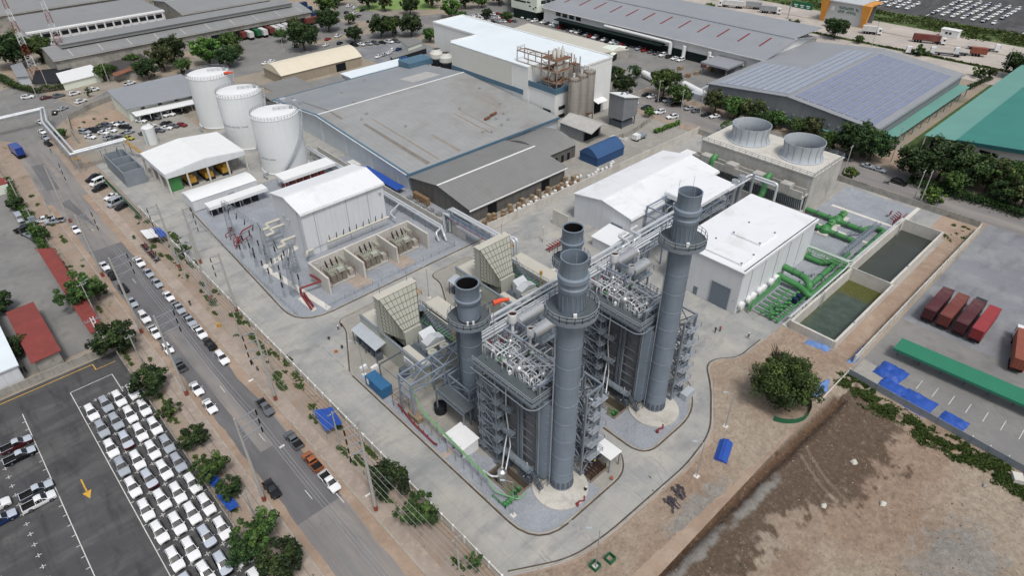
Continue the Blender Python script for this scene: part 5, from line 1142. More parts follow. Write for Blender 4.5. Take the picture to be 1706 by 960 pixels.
b=MB();[b.beam((x,y,0),(x,y,2.3),.18)for y in range(131,206,6)for x in(93.2,95.0)];[b.beam((93.2,y,2.25),(95,y,2.25),.16)for y in range(131,206,6)];[b.truss((x,131,1.5),(x,203,1.5),(0,0,.8),24,.08)for x in(93.2,95)];b.build('frame','paint_grey',t)
t=thing('pipe_portal','tall pipe portal with bright twin pipes stepping over the yard entrance','pipe bridge',97.5,118,0)
b=MB();Z=7.2
for y in(130.2,106.5):
 for x in(95.8,98.2):b.beam((x,y,0),(x,y,Z),.3)
 b.beam((95.8,y,Z),(98.2,y,Z),.3)
for x in(95.8,98.2):b.truss((x,130.2,Z-2.0),(x,106.5,Z-2.0),(0,0,1.9),9,.16)
b.box(95.9,98.1,107,130,Z-2.1,Z-2.0);b.build('frame','steel_blue_grey',t)
b=MB()
for x,r in((96.5,.38),(97.5,.38)):b.tube([(x,129.6,.4),(x,129.6,Z+.6),(x,108,Z+.6),(x+1.6,106.4,Z+.6),(x+1.6,104.6,Z+.6),(x+1.6,104.6,3)],r,10,elbow=.9)
b.tube([(95.4,130.6,.3),(95.4,130.6,6.6),(95.4,128,6.6)],.4,10,elbow=1);b.tube([(94.5,131,2.6),(92.6,127.4,2.2),(92.6,126.4,.4)],.35,10,elbow=.8);b.build('pipe','clad_bright',t,smooth=.9)
b=MB();[b.tube([(96.2+.35*k,129.9,.2),(96.2+.35*k,129.9,6)],.1,6)for k in range(4)];b.build('green_riser','green_pipe',t);b=MB().tube([(95.7,129.5,5.2),(95.7,107,5.2)],.1,6);b.build('red_line','red_pipe',t)
def wall(name,label,pts,h,m,w=.22,panel=3.0,cap=None,group=None):
 t=thing(name,label,'wall' if 'fence' not in name else 'fence',pts[0][0],pts[0][1],0,group);b=MB();p_=MB()
 for a,c in zip(pts,pts[1:]):
  a,c=V((*a,0)),V((*c,0));b.beam(a+V((0,0,h/2)),c+V((0,0,h/2)),w,h);n=max(1,round((c-a).length/panel))
  for k in range(n+1):q=a.lerp(c,k/n);p_.cbox((q.x,q.y,0),w+.12,.3,h+.08,0,math.atan2(c.y-a.y,c.x-a.x)+PI/2)
 b.build('wall_panel',m,t);p_.build('pillar',cap or m,t);return t
wall('boundary_wall','long white boundary wall between the street verge and the plant road',[(36.5,24),(36.5,205)],1.5,'concrete_pale',cap='white_paint')
wall('boundary_wall','white boundary wall between the plant road and the factory yard',[(104.6,122.6),(208.1,121.4)],2.6,'concrete_pale',panel=4)
wall('boundary_wall','white boundary wall beside the pipe rack and factory',[(97,123.5),(97.2,205)],2.4,'concrete_pale',panel=4)
wall('boundary_wall','grey concrete boundary wall along the side road past the basins',[(207.9,121.5),(207.9,27)],2.0,'wall_weathered',panel=4)
wall('boundary_wall','pale sheet wall between the basins and the container yard',[(205.2,26.2),(125.2,26.4)],2.4,'concrete_pale',panel=3)
wall('low_kerb_wall','low unfinished white kerb wall beyond the end of the sheet wall',[(122.5,25.9),(109.5,26.0)],.55,'concrete_pale',panel=9)
wall('lot_wall','stained concrete wall between the car lot and the workshop yard',[(-70,143.2),(9.8,142.2)],1.9,'wall_weathered',panel=5)
wall('lot_fence','low brown fence along the street edge of the car lot',[(10.1,142),(10.0,20)],1.1,'wall_weathered',w=.12,panel=2.6)
wall('yard_wall','grey panel wall curving round the bare yard behind the car park',[(60.6,313),(52,309),(41.5,301),(38.6,285),(37.6,273)],2.2,'wall_weathered',panel=5)
wall('container_yard_fence','dark low fence between the dirt field and the container yard',[(120.9,25.5),(118.6,-7.6),(115,-60)],1.7,'fan_rib',w=.08,panel=3)
wall('workshop_fence','low grey fence along the workshop yard hedge',[(10.8,147),(11.4,225),(11.5,300)],1.3,'wall_weathered',w=.12,panel=3)
wall('factory_wall','white wall of the rubble plot beside the service road',[(176,139),(190,138),(205,141)],2.0,'wall_weathered',panel=4)
t=thing('net_fence','green shade-net fence beside the row of parked vans','fence',35,219,0);b=MB();[b.beam((35.0+.06*k,238.5-4.2*k,0),(35.0+.06*k,238.5-4.2*k,2.1),.08)for k in range(11)];b.build('post','steel_galv',t)
b=MB();b.box(34.9,34.98,199,238,.1,2.0);b.build('net','net_green',t)
t=thing('factory','wide factory with low grey stained gable roof and blue edge trim','factory',137,200,0)
X0_,X1_,YA_,YR,YF=103.6,172.0,159.2,213.6,247.5;ha,hr,hf=5.6,9.6,6.2
b=MB();b.extr([(YA_,.02),(YF,.02),(YF,hf),(YR,hr),(YA_,ha)],'x',X0_,X1_);b.build('wall','wall_blue_white',t)
b=MB();b.hexa([(X0_-.5,YA_-.6,ha+.02),(X1_,YA_-.6,ha+.02),(X1_,YR,hr+.05),(X0_-.5,YR,hr+.05),(X0_-.5,YA_-.6,ha+.24),(X1_,YA_-.6,ha+.24),(X1_,YR,hr+.27),(X0_-.5,YR,hr+.27)]);r1=b.build('roof','roof_grey_brown',t)
b=MB();b.hexa([(X0_-.5,YR+.02,hr+.05),(X1_,YR+.02,hr+.05),(X1_,YF+.6,hf+.02),(X0_-.5,YF+.6,hf+.02),(X0_-.5,YR+.02,hr+.27),(X1_,YR+.02,hr+.27),(X1_,YF+.6,hf+.24),(X0_-.5,YF+.6,hf+.24)]);r2=b.build('roof','roof_blue_grey',t)
def ry(y):return(ha+.26+(hr-ha)*(y-YA_)/(YR-YA_))if y<YR else(hr+.28-(hr-hf)*(y-YR)/(YF-YR))
b=MB();b.beam((X0_-.3,YA_-.6,ha+.3),(X0_-.3,YR,hr+.34),.8,.12);b.beam((X0_-.3,YR,hr+.34),(X0_-.3,YF+.6,hf+.3),.8,.12);b.box(X0_-.9,X1_,YA_-.95,YA_-.62,ha-.5,ha+.34);b.box(X0_-1,X1_,YF+.62,YF+.9,hf-.4,hf+.4);b.build('edge_trim','blue_trim',t)
b=MB();b.beam((X0_-.85,YA_-.6,ha+.1),(X0_-.85,YR,hr+.12),.3,.2);b.beam((X0_-.85,YR,hr+.12),(X0_-.85,YF,hf+.1),.3,.2);b.box(X0_,X1_,YR-.3,YR+.3,hr+.26,hr+.36);b.build('ridge_flashing','white_paint',t)
b=MB();[MB().tube([(X0_-.1,y,.1),(X0_-.1,y,ry(y)-.3)],.1,6).build('downpipe','white_paint',t)for y in(165,180,196,212,228,240)];MB().box(X0_-.08,X0_,229,235,.1,5).build('loading_door','white_paint',t)
mat('roof_stain','#8b857c',.7,var=.2,scale=.3);mat('roof_patch','#b8b6b1',.6);mat('roof_stain_brown','#9c9284',.7,var=.2,scale=.4)
for xx,ya,yb,w_,mm in((112.5,160,197,.9,'roof_stain'),(117.0,160.5,199,.45,'roof_stain_brown'),(126,160.5,176,.6,'roof_stain_brown'),(143,165,185,.5,'roof_stain_brown'),(146.5,166,186,.4,'roof_stain_brown'),(108.5,205,235,.5,'roof_stain'),(160,178,195,.5,'roof_stain_brown')):
 if yb>YR:seg=[(ya,YR),(YR,yb)]
 else:seg=[(ya,yb)]
 b=MB()
 for s0,s1 in seg:b.face([(xx-w_,s0,ry(s0+.01)+.03),(xx+w_,s0,ry(s0+.01)+.03),(xx+w_*.7,s1,ry(s1-.01)+.03),(xx-w_*.7,s1,ry(s1-.01)+.03)])
 b.build('rainwater_stain',mm,r1)
b=MB();b.face([(150,219,ry(219)+.03),(164,219,ry(219)+.03),(164,229,ry(229)+.03),(150,229,ry(229)+.03)]);b.build('roof_patch','roof_patch',r2)
for x,y in((108,241),(106.5,232),(124,231),(113.5,200),(117.5,203),(120,215),(122.5,186),(147,186),(141,166),(143.5,164),(150,166),(152,171),(157,172.5),(155,168),(162,180),(165.5,196),(140,240)):
 z=ry(y)-.1;b=MB().lathe((x,y,z),[(.28,0),(.28,.8),(.5,.85),(.45,1.25),(.1,1.4)],10);b.build('roof_ventilator','silver',r1,smooth=.6)
for x,y in((149.5,173),(153.5,174.2)):b=MB().tube([(x-1.5,y,ry(y)+.6),(x+1.5,y+.6,ry(y)+.6)],.5,10);b.build('exhaust_duct','rust_floor',r1)
b=MB();b.cbox((104.8,243.5,hf),2.2,2,1.6);b.cbox((107.5,239,hf),1.8,1.8,1.5);b.build('roof_unit','fan_grey',r2)
t=thing('lean_to','dark grey lean-to roofs behind the factory','shed',112,254,0);b=MB();b.box(104,124,248.6,258,.02,5.2);b.build('wall','wall_brown_grey',t);b=MB();b.hexa([(103.2,248.2,5.2),(138,248.2,5.2),(138,258.6,5.7),(103.2,258.6,5.7),(103.2,248.2,5.4),(138,248.2,5.4),(138,258.6,5.9),(103.2,258.6,5.9)]);b.box(108,124,258.7,270,5.6,5.9);b.build('roof','roof_grey',t)
t=thing('flat_roof_annex','bright white flat roof annex behind the factory with blue water drums on it','annex',156,252,0);b=MB();b.box(139,169,248.6,256.5,.02,6.6);b.build('wall','wall_blue_white',t);b=MB();b.box(138.6,169.4,248.4,256.9,6.6,6.9);b.build('roof','white_membrane',t);b=MB();b.box(163,176,240,248.2,6.9,9.3);b.build('parapet','blue_trim',t)
for k in range(3):b=MB().lathe((166.5+1.5*k,251.5,6.9),[(.65,0),(.65,1.8),(.3,2.1)],12);b.build('water_drum','barrel_blue',t,smooth=.6)
for k,(x,y)in enumerate(((178.5,240.5),(178.0,233.0))):
 c=thing('small_cooling_tower',('round white cooling tower on dark legs farther behind the factory roof','round white cooling tower with dark fan opening nearer the tall warehouse')[k],'cooling tower',x,y,0,'round white cooling towers');b=MB().lathe((x,y,8.2),[(2.2,0),(3.0,.8),(3.0,2.6),(1.8,4.0),(1.7,4.5)],24,caps=False);b.build('shell','silo_panel',c,smooth=.6);b=MB().lathe((x,y,5.5),[(2.6,0),(2.8,2.6)],20);[b.beam((x+2.6*cos(a),y+2.6*sin(a),0),(x+2.6*cos(a),y+2.6*sin(a),5.6),.3)for a in(0,1.57,3.14,4.7)];b.lathe((x,y,12.2),[(1.7,0),(.3,.2),(.3,.5)],16);b.build('basin','dark_cloth',c)
t=gable('store_shed','low grey-roofed store shed with brown walls in front of the factory','shed',103.6,143.6,129.2,157.6,5.0,7.4,'wall_brown_grey','roof_grey',over=.5);[MB().box(x,x+3.5,129.1,129.18,.1,3.6).build('doorway','dark_void',t)for x in(110.5,133)]
t=thing('barrel_roof_shed','grey shed with curved barrel roof between store shed and silos','shed',152,150,0)
b=MB();b.box(145.0,160,139.5,157.6,.02,4.2);b.build('wall','wall_brown_grey',t);b=MB();n=10;pr=[(139+19*k/n,4.2+3.0*sin(PI*(.05+.9*k/n)))for k in range(n+1)];b.extr(pr,'x',144.6,160.4);b.build('roof','roof_grey',t);[MB().box(150+3*k,151.2+3*k,139.4,139.48,.1,2.6).build('doorway','dark_void',t)for k in range(3)]
t=thing('blue_tunnel_shed','blue corrugated tunnel-roof shed beside the silos','shed',166,133,0);b=MB();n=12;pr=[(128.6+8.4*k/n,3.0+2.6*sin(PI*k/n))for k in range(n+1)];b.extr(pr,'x',159.2,173.6);b.build('roof','blue_roof',t);b=MB();b.box(159.4,173.4,128.8,136.8,.02,3.05);b.build('wall','blue_wall',t)
t=thing('sawtooth_shed','grey shed with white gable canopy at the foot of the silos','shed',177,145,0);b=MB();b.extr([(171,.02),(181,.02),(181,4.6),(176,6.6),(171,4.6)],'y',146,157);b.build('wall','wall_corrugated',t);b=MB();b.extr([(170.5,4.5),(176,6.7),(181.5,4.5),(181.5,4.7),(176,6.9),(170.5,4.7)],'y',141.4,157.2);b.build('roof','roof_patch',t);b=MB();b.box(172,180,145.9,145.98,.1,4.2);b.build('doorway','dark_void',t)
t=thing('raised_hopper_house','grey corrugated box house with sloping white roof raised on legs','house',195,147,0);b=MB();b.extr([(190.5,3.4),(199,3.4),(199,10.2),(190.5,12.4)],'y',143.5,150.5);b.build('wall','wall_corrugated',t);b=MB();b.hexa([(190,143,12.5),(199.5,143,10.2),(199.5,151,10.2),(190,151,12.5),(190,143,12.75),(199.5,143,10.45),(199.5,151,10.45),(190,151,12.75)]);r=b.build('roof','white_paint',t);b=MB();[b.cbox((193+1.8*k,147+(k%2),11.4),.6,.6,.9)for k in range(3)];b.build('roof_cowl','paint_grey',r);b=MB();[b.beam((x,y,0),(x,y,3.4),.3)for x in(191,198.5)for y in(144,150)];b.box(191.2,198.2,144.5,150,.05,2.2);b.build('leg','paint_grey_dark',t)
t=thing('tall_warehouse','tall windowless white warehouse with flat roof, blue band and notched corner','warehouse',185,200,0)
poly=[(172.6,176.0),(172.6,222.0),(186.6,221.8),(186.6,252),(204.3,252.4),(204.3,161.6),(187.8,161.4),(187.8,176.0)]
b=MB().prism(poly,.02,20.0);b.build('wall','silo_wall',t);b=MB().prism([(x+(-.3 if x<180 else .3 if x>200 else 0),y)for x,y in poly],20.02,20.3);b.build('roof','white_membrane',t)
b=MB()
for(ax,ay),(cx_,cy_)in zip(poly,poly[1:]+poly[:1]):
 if(ax,ay)in((172.6,176.0),(187.8,176.0),(187.8,161.4)):continue
 b.beam((ax,ay,20.5),(cx_,cy_,20.5),.5,.7)
b.build('parapet','white_paint',t);b=MB();b.box(172.2,172.56,178.5,222,9.2,11.0);b.build('blue_band','blue_trim',t)
b=MB();b.box(172.28,172.56,184.5,221,11.0,19.6);b.build('cladding_panel','silo_panel',t)
b=MB();b.box(173.0,187.78,162.0,175.9,.02,13.2);b.build('lower_block','silo_wall',t);b=MB();b.box(172.7,187.76,161.7,162.0,13.2,15.2);b.box(172.7,173.0,162.0,175.9,13.2,15.2);b.box(173.0,187.7,162.0,175.9,13.2,13.4);b.build('blue_parapet','blue_trim',t)
b=MB();b.box(172.9,173.0,164,168,5.0,6.6);b.box(175,178.5,161.9,161.98,6.6,8.0);b.box(175,178.5,161.9,161.98,3.4,4.8);b.build('louvre','louvre_dark',t)
b=MB();b.box(195,199,161.3,161.38,.1,4.8);b.build('doorway','dark_void',t);b=MB();b.hexa([(194,158.6,5.0),(200,158.6,5.0),(200,161.5,5.8),(194,161.5,5.8),(194,158.6,5.15),(200,158.6,5.15),(200,161.5,5.95),(194,161.5,5.95)]);b.build('door_canopy','white_paint',t)
for k,(x,y)in enumerate(((178.2,157.4),(183.2,158.2),(188.2,159.0))):
 s_=thing('silo',('weathered grey silo nearest the boundary wall','middle weathered grey silo of the three','weathered grey silo farthest from the boundary wall')[k],'silo',x,y,0,'weathered silos against the tall warehouse')
 b=MB().lathe((x,y,3.6),[(.6,-1.6),(2.2,0),(2.2,14.6),(1.6,15.6),(.4,15.9)],28,caps=False);b.build('shell','silo_metal',s_,smooth=.6);b=MB().lathe((x,y,3.1),[(2.25,0),(2.3,.7)],24);[b.beam((x+2.1*cos(a),y+2.1*sin(a),0),(x+2.1*cos(a),y+2.1*sin(a),3.6),.25)for a in(.5,2,3.6,5.2)];b.build('skirt','rust_floor',s_)
 b=MB();b.rail([(x+2.2*cos(2*PI*q/14),y+2.2*sin(2*PI*q/14),18.2)for q in range(14)],1.1,.05,closed=True);b.ladder((x-2.4,y-.4,1),17.5,0,.22);b.build('railing','rust_steel',s_)
t=thing('process_tower','rusty open steel tower with decks and gantry above the silos','tower',180,168,0)
b=MB();XA,XB,YA_,YB_=174.6,182.2,163.0,171.0
for x in(XA,(XA+XB)/2,XB):
 for y in(YA_,(YA_+YB_)/2,YB_):b.beam((x,y,13.4),(x,y,26.2),.3)
for z in(16.4,20.4,24.4):
 for y in(YA_,YB_):b.beam((XA,y,z),(XB,y,z),.35)
 for x in(XA,XB):b.beam((x,YA_,z),(x,YB_,z),.35)
for z in(13.4,16.4,20.4):
 b.beam((XA,YA_,z),(XB,YA_,z+3.4),.18);b.beam((XB,YA_,z),(XA,YA_,z+3.4),.18);b.beam((XA,YA_,z),(XA,YB_,z+3.4),.18);b.beam((XA,YB_,z),(XA,YA_,z+3.4),.18)
for z in(20.4,24.4):b.beam((XA,YB_,z),(XA,184,z),.35);b.beam((XA+4,YB_,z),(XA+4,184,z),.35)
for y in(178,184):b.beam((XA,y,20.3),(XA,y,24.4),.25);b.beam((XA+4,y,20.3),(XA+4,y,24.4),.25);b.beam((XA,y,24.4),(XA+4,y,24.4),.25)
for x in(184.6,187):b.beam((x,163,13.4),(x,163,24),.28);b.beam((x,166,13.4),(x,166,24),.28)
b.build('steel_frame','rust_steel',t);b=MB();[b.box(XA,XB,YA_,YB_,z,z+.12)for z in(16.5,20.5,24.5)];b.box(184.4,187.2,162.8,166.2,21,21.2);b.build('deck','rust_floor',t)
b=MB();b.rail([(XA,YA_,24.6),(XB,YA_,24.6),(XB,YB_,24.6),(XA,YB_,24.6)],1.2,.05,closed=True);b.rail([(XA,YB_,24.5),(XA,184,24.5),(XA+4,184,24.5)],1.2,.05);b.build('railing','rust_steel',t)
b=MB();[b.lathe((XA+1.5+2.2*k,166,24.6),[(.7,0),(.7,2.4),(.3,3.2),(.3,3.8)],12)for k in range(3)];[b.lathe((XA+2+3*k,167,16.6),[(.9,0),(.9,2.4),(.2,3.4)],12)for k in range(2)];[b.lathe((178+5*k,157.6+.8*k,19.3),[(.4,0),(.4,1.6)],8)for k in range(3)];b.box(XA+.5,XB-.5,164,165,20.6,22.4);b.build('cyclone','silo_panel',t,smooth=.6)
t=thing('tunnel_shed','long cream tunnel-roof shed with open doorway behind the factory','shed',142,287,0);b=MB();n=14;pr=[(278.6+18.4*k/n,4.4+3.4*sin(PI*k/n))for k in range(n+1)];b.extr(pr,'x',121.6,163.2);b.build('roof','tan_roof',t);b=MB();b.box(122,162.8,279,296.6,.02,4.4);b.extr([(p[0]*.985+287.8*.015,p[1]-.05)for p in pr],'x',121.9,162.9);b.build('wall','tan_wall',t);b=MB();b.box(149,154,278.9,278.98,.1,3.6);b.build('doorway','dark_void',t)
t=thing('workshop_office','long low office with pale metal roof beside the parked cars','office',72,293,0)
b=MB();b.box(59,88,283,302,.02,4.6);b.build('wall','office_white',t);b=MB();b.hexa([(58.4,281.8,5.0),(88.8,279,5.0),(88.8,305,6.6),(58.8,305,6.6),(58.4,281.8,5.2),(88.8,279,5.2),(88.8,305,6.8),(58.8,305,6.8)]);b.build('roof','roof_metal',t);b=MB();b.hexa([(60,277.5,3.0),(86,275,3.0),(86,282.6,3.3),(60,282.6,3.3),(60,277.5,3.2),(86,275,3.2),(86,282.6,3.5),(60,282.6,3.5)]);[b.beam((x,277,0),(x,277,3.0),.15)for x in range(61,86,4)];b.build('verandah','white_paint',t);b=MB();[b.box(x,x+1.4,282.9,282.98,3.5,4.3)for x in(64,70.5,77,83)];[b.box(x,x+1.6,282.9,282.98,.2,2.4)for x in(66,74,80)];b.build('window','glass_dark',t)
for lab,poly,h,m,wm in(('dark tiled house with rusty strip roof across the cross street',px((155,118,3.4),(170,108,3.4),(232,90,3.4),(250,100,3.4),(230,116,3.4),(185,122,3.4)),3.2,'tile_dark','wall_weathered'),('small white roofed lean-to at the foot of the radio masts',px((95,122,3.4),(150,108,3.4),(168,122,3.4),(104,138,3.4)),3.2,'white_paint','office_white'),('dark flat roof sheds below the radio masts',px((55,138,2.6),(60,118,2.6),(118,112,2.6),(95,137,2.6)),2.5,'dark_cloth','wall_weathered'),('pale blue box house beside the nearest radio mast',px((18,110,4),(36,104,4),(48,126,4),(28,128,4)),3.9,'roof_metal','wall_blue_white'),('white two-storey gatehouse behind the visitor yard',px((668,68,4.6),(690,62,4.6),(702,70,4.6),(680,78,4.6)),4.5,'roof_grey','office_white'),('long dark carport behind the factory',px((650,92,2.6),(706,76,2.6),(710,80,2.6),(656,97,2.6)),2.5,'roof_grey','dark_cloth')):
 t=thing('low_house',lab,'house',poly[0].x,poly[0].y,0);b=MB().prism([(p.x,p.y)for p in poly],.02,h);b.build('wall',wm,t);c=sum(poly,V((0,0,0)))/len(poly);b=MB().prism([((p.x-c.x)*1.06+c.x,(p.y-c.y)*1.06+c.y)for p in poly],h,h+.25);b.build('roof',m,t)
b=MB();b.prism(XY(px((185,122,3.8),(232,105,3.8),(240,108,3.8),(192,126,3.8))),3.5,3.62);tag(b.build('rusty_awning','tile_rust'),'strip of rusty awning roof along the dark tiled house','awning')
def longshed(name,label,x0,x1,y0,y1,he,hr,roof='roof_metal_x',wall_='wall_weathered',ridge='x'):return gable(name,label,'warehouse',x0,x1,y0,y1,he,hr,wall_,roof,ridge=ridge,over=.6,trim='roof_patch')
wA=longshed('warehouse','long grey-roofed warehouse with trailers backed to its docks',54,184,364,392,7.2,9.6);b=MB();b.box(60,178,372.5,384,9.6,11.2);b.box(60,178,372,384.5,11.2,11.4);b.build('clerestory','roof_metal_x',wA);b=MB();b.box(126,180,363.8,363.95,.1,4.6);b.build('dock_opening','dark_void',wA)
b=MB();[b.hexa([(x,364.6,7.5),(x+.5,364.6,7.5),(x+.5,371.8,8.85),(x,371.8,8.85),(x,364.6,7.6),(x+.5,364.6,7.6),(x+.5,371.8,8.95),(x,371.8,8.95)])for x in range(62,182,13)];b.build('rooflight','roof_patch',wA)
wB=thing('office_warehouse','white-fronted warehouse with a row of framed dark windows behind the docks','warehouse',88,425,0);b=MB();b.box(55,122,416,450,.02,9.0);b.build('wall','white_wall',wB);b=MB();b.box(54.6,122.4,417.6,460,9.0,9.3);b.build('roof','roof_metal_x',wB)
for k in range(15):x=57+4.3*k;b=MB();b.box(x,x+3.4,415.85,415.98,5.8,7.6);b.build('window','glass_dark',wB)
b=MB();[b.box(56+4.3*k,56.5+4.3*k,415.3,415.98,5,9)for k in range(16)];b.box(54.6,122.4,415.2,417.6,8.6,9.4);b.build('window_fin','white_paint',wB)
longshed('warehouse','distant grey warehouse roof at the top edge beyond the white-fronted one',40,230,470,530,9,13);longshed('warehouse','distant grey warehouse behind the dock warehouse with small dormer',128,180,405,450,8,11)
for k,(x,y,lab)in enumerate(((45.5,368,'red and white lattice radio mast nearest the left edge'),(60.5,376,'red and white lattice radio mast behind the white lean-to'))):
 t=thing('radio_mast',lab,'mast',x,y,0,'red and white radio masts');
 for j in range(9):b=MB();lattice(b,(x,y,5*j),5,3.0-.26*j,2.74-.26*j,3);b.build('mast_section','tower_red' if j%2==0 else 'white_paint',t)
t=gable('solar_warehouse','broad warehouse with rows of solar panels over its gable roof','warehouse',236.5,322,70.5,137,8.2,11.4,'wall_corrugated','roof_metal',ridge='x',over=.5,trim='roof_metal')
b=MB();sl=(11.4-8.2)/33.25
def sz(y):return 8.2+sl*(y-70.5)+.30 if y<103.75 else 8.2+sl*(137-y)+.30
for k in range(11):
 y0_=72.5+2.75*k;b.hexa([(239,y0_,sz(y0_)),(314,y0_,sz(y0_)),(314,y0_+2.1,sz(y0_+2.1)),(239,y0_+2.1,sz(y0_+2.1)),(239,y0_,sz(y0_)+.12),(314,y0_,sz(y0_)+.12),(314,y0_+2.1,sz(y0_+2.1)+.12),(239,y0_+2.1,sz(y0_+2.1)+.12)])
b.build('solar_array','solar',t)
b=MB()
for k in range(10):
 y0_=104.7+3.0*k;xe=314 if k<4 else 275
 b.hexa([(239,y0_,sz(y0_)),(xe,y0_,sz(y0_)),(xe,y0_+2.1,sz(y0_+2.1)),(239,y0_+2.1,sz(y0_+2.1)),(239,y0_,sz(y0_)+.12),(xe,y0_,sz(y0_)+.12),(xe,y0_+2.1,sz(y0_+2.1)+.12),(239,y0_+2.1,sz(y0_+2.1)+.12)])
b.build('solar_array','solar_pale',t)
b=MB();b.box(235.2,236.3,72,136,3.4,3.7);b.box(238,321,66,70.3,4.0,4.2);[b.beam((x,66.4,0),(x,66.4,4),.3)for x in range(240,321,8)];b.build('side_canopy','green_roof_pale',t);b=MB();[b.lathe((236.2,76+3.4*k,5.4),[(.35,0),(.35,.4)],8)for k in range(17)];b.build('wall_vent','silver',t)
t=gable('long_warehouse','long warehouse with grey roof and red rooflight strips behind the loading yard','warehouse',281,330,137.6,274,8.6,12.6,'silo_wall','roof_metal',ridge='y',over=1.4)
b=MB();b.box(304.5,331.5,137,274.6,12.8,13.1);b.box(304.3,304.5,137,274.6,11.9,13.0);b.build('upper_roof','roof_metal',t)
mat('rooflight_red','#9b3d3d',.5)
for k in range(12):y=146+11*k;b=MB();z0_,z1_=8.6+4*(291-281)/24.5+.28,8.6+4*(301-281)/24.5+.28;b.hexa([(291,y,z0_),(291,y+.8,z0_),(301,y+.8,z1_),(301,y,z1_),(291,y,z0_+.1),(291,y+.8,z0_+.1),(301,y+.8,z1_+.1),(301,y,z1_+.1)]);b.build('rooflight','rooflight_red',t)
b=MB();b.box(276.5,280.9,190,262,4.4,4.8);b.box(280.8,280.95,150,262,.1,4.0);b.build('dark_arcade','dark_green',t);b=MB();[b.box(280.85,280.95,246+5*k,249.5+5*k,5.6,8.0)for k in range(4)];b.build('window','glass_dark',t);b=MB();[b.tube([(279.4,y,.2),(279.4,y,6.6)],.9,10)for y in(186,178,164)];b.tube([(279.6,186,6.4),(279.6,228,6.8)],.8,10);b.tube([(279,164,4.8),(279,146,4.6)],.4,8);b.build('white_duct','white_paint',t)
t=thing('entrance_porch','flat grey entrance canopy in front of the long warehouse','canopy',275,153,0);b=MB();b.box(266,280.8,146,160,5.0,5.8);b.build('roof','roof_metal',t);b=MB();[b.beam((x,y,0),(x,y,5),.5)for x in(267,279)for y in(147,159)];b.box(274,280,147,151,.02,4.9);b.build('post','wall_corrugated',t)
t=thing('office_block','pale green-white office block on dark stilts with scattered slit windows','office',300,300,0);b=MB();b.prism(XY(px((852,11,5),(894,21,5),(922,17,5),(965,-8,5),(900,-30,5),(850,-16,5))),5,13);b.build('wall','office_white',t);c=[(p.x,p.y)for p in px((856,13,5),(893,20,5),(918,15,5),(920,8,5),(870,0,5))];b=MB().prism(c,.02,5);b.build('undercroft','dark_green',t)
b=MB()
p0,p1=G(852,11,5),G(894,21,5)
for u,z,w_,h_ in((.1,9.0,10,.9),(.55,11.0,3,.8),(.62,9.3,2.6,.8),(.7,7.4,1.5,.7),(.85,6.4,1.3,.7),(.93,7.4,1.3,.7),(.5,12.0,2,.6)):
 q=p0 .lerp(p1,u);d=(p1-p0).normalized();n_=V((d.y,-d.x,0));n_=n_ if n_.dot(V((0,0,HC))-q)>0 else-n_;a=q+n_*.05;a=V((a.x,a.y,z));e=a+d*w_;b.hexa([a,e,e-n_*.2,a-n_*.2,a+V((0,0,h_)),e+V((0,0,h_)),e-n_*.2+V((0,0,h_)),a-n_*.2+V((0,0,h_))])
p0,p1=G(894,21,5),G(922,17,5);d=(p1-p0).normalized();n_=V((d.y,-d.x,0));n_=n_ if n_.dot(-V((p0 .x,p0 .y,0)))>0 else-n_
for u,z,w_,h_ in((.25,9.3,3.2,2),(.55,9.6,3.2,2),(.3,6.6,3.2,.8),(.85,10,3,2)):
 a=p0 .lerp(p1,u)+n_*.05;a=V((a.x,a.y,z));e=a+d*w_;b.hexa([a,e,e-n_*.2,a-n_*.2,a+V((0,0,h_)),e+V((0,0,h_)),e-n_*.2+V((0,0,h_)),a-n_*.2+V((0,0,h_))])
b.build('window','glass_dark',t)
t=thing('flat_roof_hall','broad flat tan roof between the tall warehouse and the loading yard','hall',235,240,0);c=px((840,52,4),(880,38,4),(1010,72,4),(1048,82,4),(1000,88,4),(930,92,4));b=MB().prism([(p.x,p.y)for p in c],.02,3.7);b.build('wall','wall_weathered',t);b=MB().prism([(p.x,p.y)for p in c],3.7,4.0);b.build('roof','beige_roof',t)
t=thing('green_glass_pavilion','small pale green hipped pavilion beside two palms','pavilion',232,178,0);c=[(p.x,p.y)for p in px((992,82,3),(1012,75,3),(1045,77,3),(1022,92,3))];b=MB().prism(c,.02,3);b.build('wall','dark_cloth',t);m_=(sum(p[0]for p in c)/4,sum(p[1]for p in c)/4);b=MB().loft([(x,y,3)for x,y in c],[((x-m_[0])*.5+m_[0],(y-m_[1])*.5+m_[1],4.2)for x,y in c]);b.build('roof','office_white',t)
t=thing('green_roof_hall','big hall with teal green roof and white walls at the right edge','hall',290,40,0)
b=MB();b.extr([(47.4,.02),(47.4,8.0),(4,13.0),(-30,9.0),(-30,.02)],'x',249.5,400);b.build('wall','white_wall',t);b=MB();b.extr([(48.6,8.05),(4,13.2),(-32,9.05),(-32,9.3),(4,13.45),(48.6,8.3)],'x',247.6,402);b.build('roof','green_roof',t);b=MB();b.extr([(48.6,7.0),(4,12.15),(-32,8.0),(-32,9.3),(4,13.45),(48.6,8.3)],'x',247.3,247.58);b.build('fascia','green_fascia',t);b=MB();b.box(249.38,249.48,36.0,41.5,.1,6.4);b.build('doorway','dark_void',t);MB().box(249.4,249.48,43.5,46,3.0,4.2).build('window','dark_void',t)
